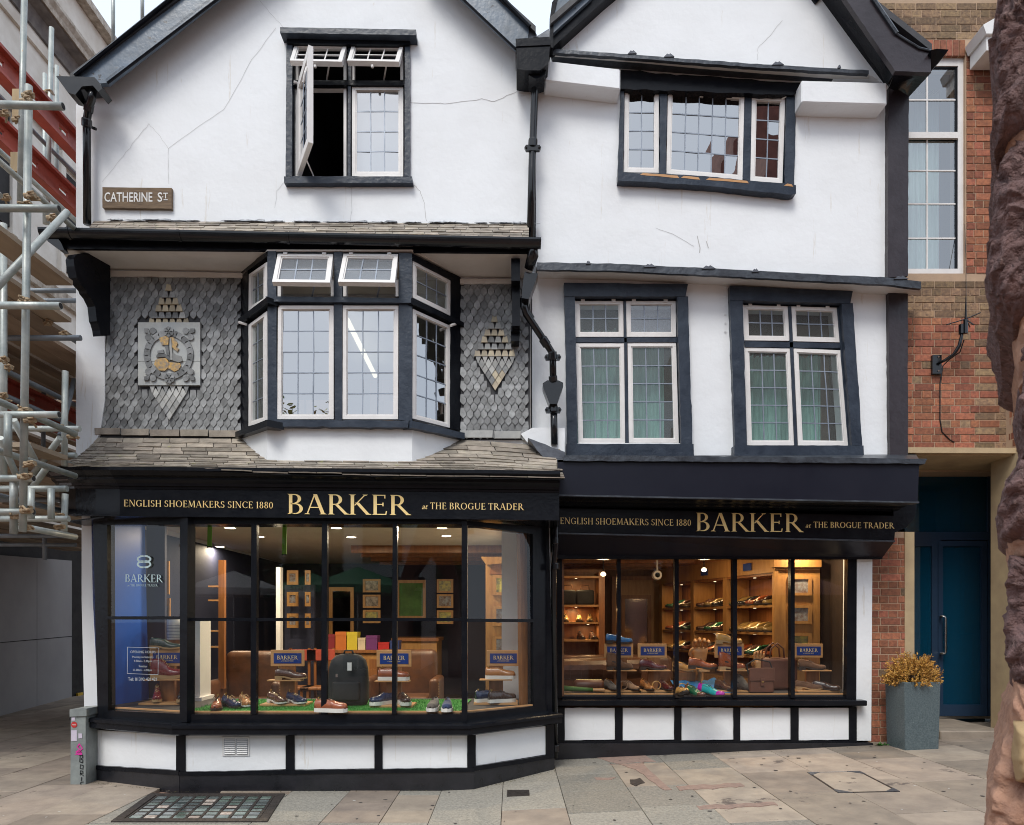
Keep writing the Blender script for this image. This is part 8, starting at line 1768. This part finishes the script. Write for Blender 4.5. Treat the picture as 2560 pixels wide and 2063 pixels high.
mb = MB(); 
def flat(pts, hole, y, th, m, name, t):
    lp = [[Vector((a, y, b)) for a, b in pts]] + ([[Vector((a, y, b)) for a, b in hole]] if hole else []); tr = tessellate_polygon(lp); fl = [q for l in lp for q in l]; n = len(fl); fs = [tuple(i) for i in tr] + [tuple(i + n for i in g_) for g_ in tr]; o = 0; mb = MB()
    for l in lp: k = len(l); fs += [(o + i, o + (i + 1) % k, o + (i + 1) % k + n, o + i + n) for i in range(k)]; o += k
    mb.add(fl + [q - Vector((0, th, 0)) for q in fl], fs); return mb.build(name, m, t)
flat([(-3.1, 0), (-3.0, 2.6), (-2.2, 5.0), (-1.5, 2.8), (-1.3, 0)], [(-2.75, .1), (-2.75, 2.2), (-2.6, 2.8), (-2.2, 3.4), (-1.85, 2.8), (-1.7, 2.2), (-1.7, .1)], -6, .8, m_sand, 'gable', ru)
tw_ = thing('sandstone_tower', 'tall dark sandstone tower across the street, mirrored in the upper right window', 'tower', (8, -6, .1))
flat([(5.2, 0), (5.4, 10), (5.9, 11.4), (6.0, 12.5), (6.5, 14.2), (6.9, 16.5), (11, 16.5), (11, 0)], None, -6, 3, m_sand, 'wall', tw_)
th_ = thing('timber_house', 'white and black gabled timber house across the street, mirrored in the bay', 'building', (-3.6, -9, .1))
flat([(-5.2, 0), (-5.2, 5.2), (-4.0, 7.4), (-2.8, 5.2), (-2.8, 0)], None, -9, 4, m_render, 'wall', th_)
bx(th_, (-5.3, -8.98, 2.6), (-2.7, -8.6, 2.9), m_black, 'jetty_beam'); bx(th_, (-4.6, -8.99, 3.4), (-3.4, -8.9, 4.6), m_black, 'window'); bx(th_, (-5.19, -8.99, .1), (-2.81, -8.85, 2.5), m_dark, 'shopfront')
br_ = thing('far_shop_terrace', 'dark shop terrace across the street with pale upper storey', 'building', (-9, -9, .1)); bx(br_, (-22, -14, 0), (-9.5, -10, 3.0), m_dark, 'shopfronts'); bx(br_, (-22, -14, 3.001), (-9.5, -10, 6.6), m_slated, 'upper_wall')
for k in range(5): bx(br_, (-21 + k * 2.4, -10.02 + .03, 3.8), (-20 + k * 2.4, -9.95, 5.4), m_white, 'window')
br2 = thing('far_brick_terrace', 'brick terrace across the street to the right', 'building', (9, -9, .1)); bx(br2, (9.5, -14, 0), (20, -9, 5.2), m_brickb, 'wall')
for k in range(4): bx(br2, (10.2 + k * 2.4, -8.99 + .0, 1.2), (11.3 + k * 2.4, -8.93, 2.8), m_sash, 'window')
def parasol(x, y, m, label, r=1.5, z=2.5):
    t = thing('parasol', label, 'parasol', (x, y, .1), 'cafe parasols across the street'); mb = MB(); n = 8; ap2 = Vector((x, y, z + .55)); rg_ = [Vector((x + r * math.cos(k * math.pi / 4), y + r * math.sin(k * math.pi / 4), z)) for k in range(n)]
    mb.add([ap2] + rg_, [(0, 1 + k, 1 + (k + 1) % n) for k in range(n)]); mb.add(rg_ + [p - Vector((0, 0, .2)) for p in rg_], [(k, (k + 1) % n, (k + 1) % n + n, k + n) for k in range(n)]); mb.build('canopy', m, t, recalc=False)
    mb = MB(); tube(mb, [(x, y, .05), (x, y, z + .5)], .03, 8); mb.build('pole', m_steel, t); mb = MB(); tube(mb, [(x, y, .08), (x, y, .16)], .28, 12); mb.build('base', m_iron, t)
m_pw = mat('cream_canvas', (.78, .76, .74), rough=.8, bump=0); m_pg = mat('green_canvas', (.01, .26, .10), rough=.7, bump=0); m_pp = mat('pink_canvas', (.62, .30, .30), rough=.8, bump=0)
parasol(-8.2, -8.0, m_pw, 'cream cafe parasol across the street, mirrored in the third pane'); parasol(-6.2, -9.0, m_pg, 'left green cafe parasol across the street'); parasol(-4.2, -6.5, m_pg, 'right green cafe parasol nearest the chapel'); parasol(1.2, -8, m_pp, 'left pink cafe parasol across the street'); parasol(8.4, -6.0, m_pp, 'right pink cafe parasol across the street')
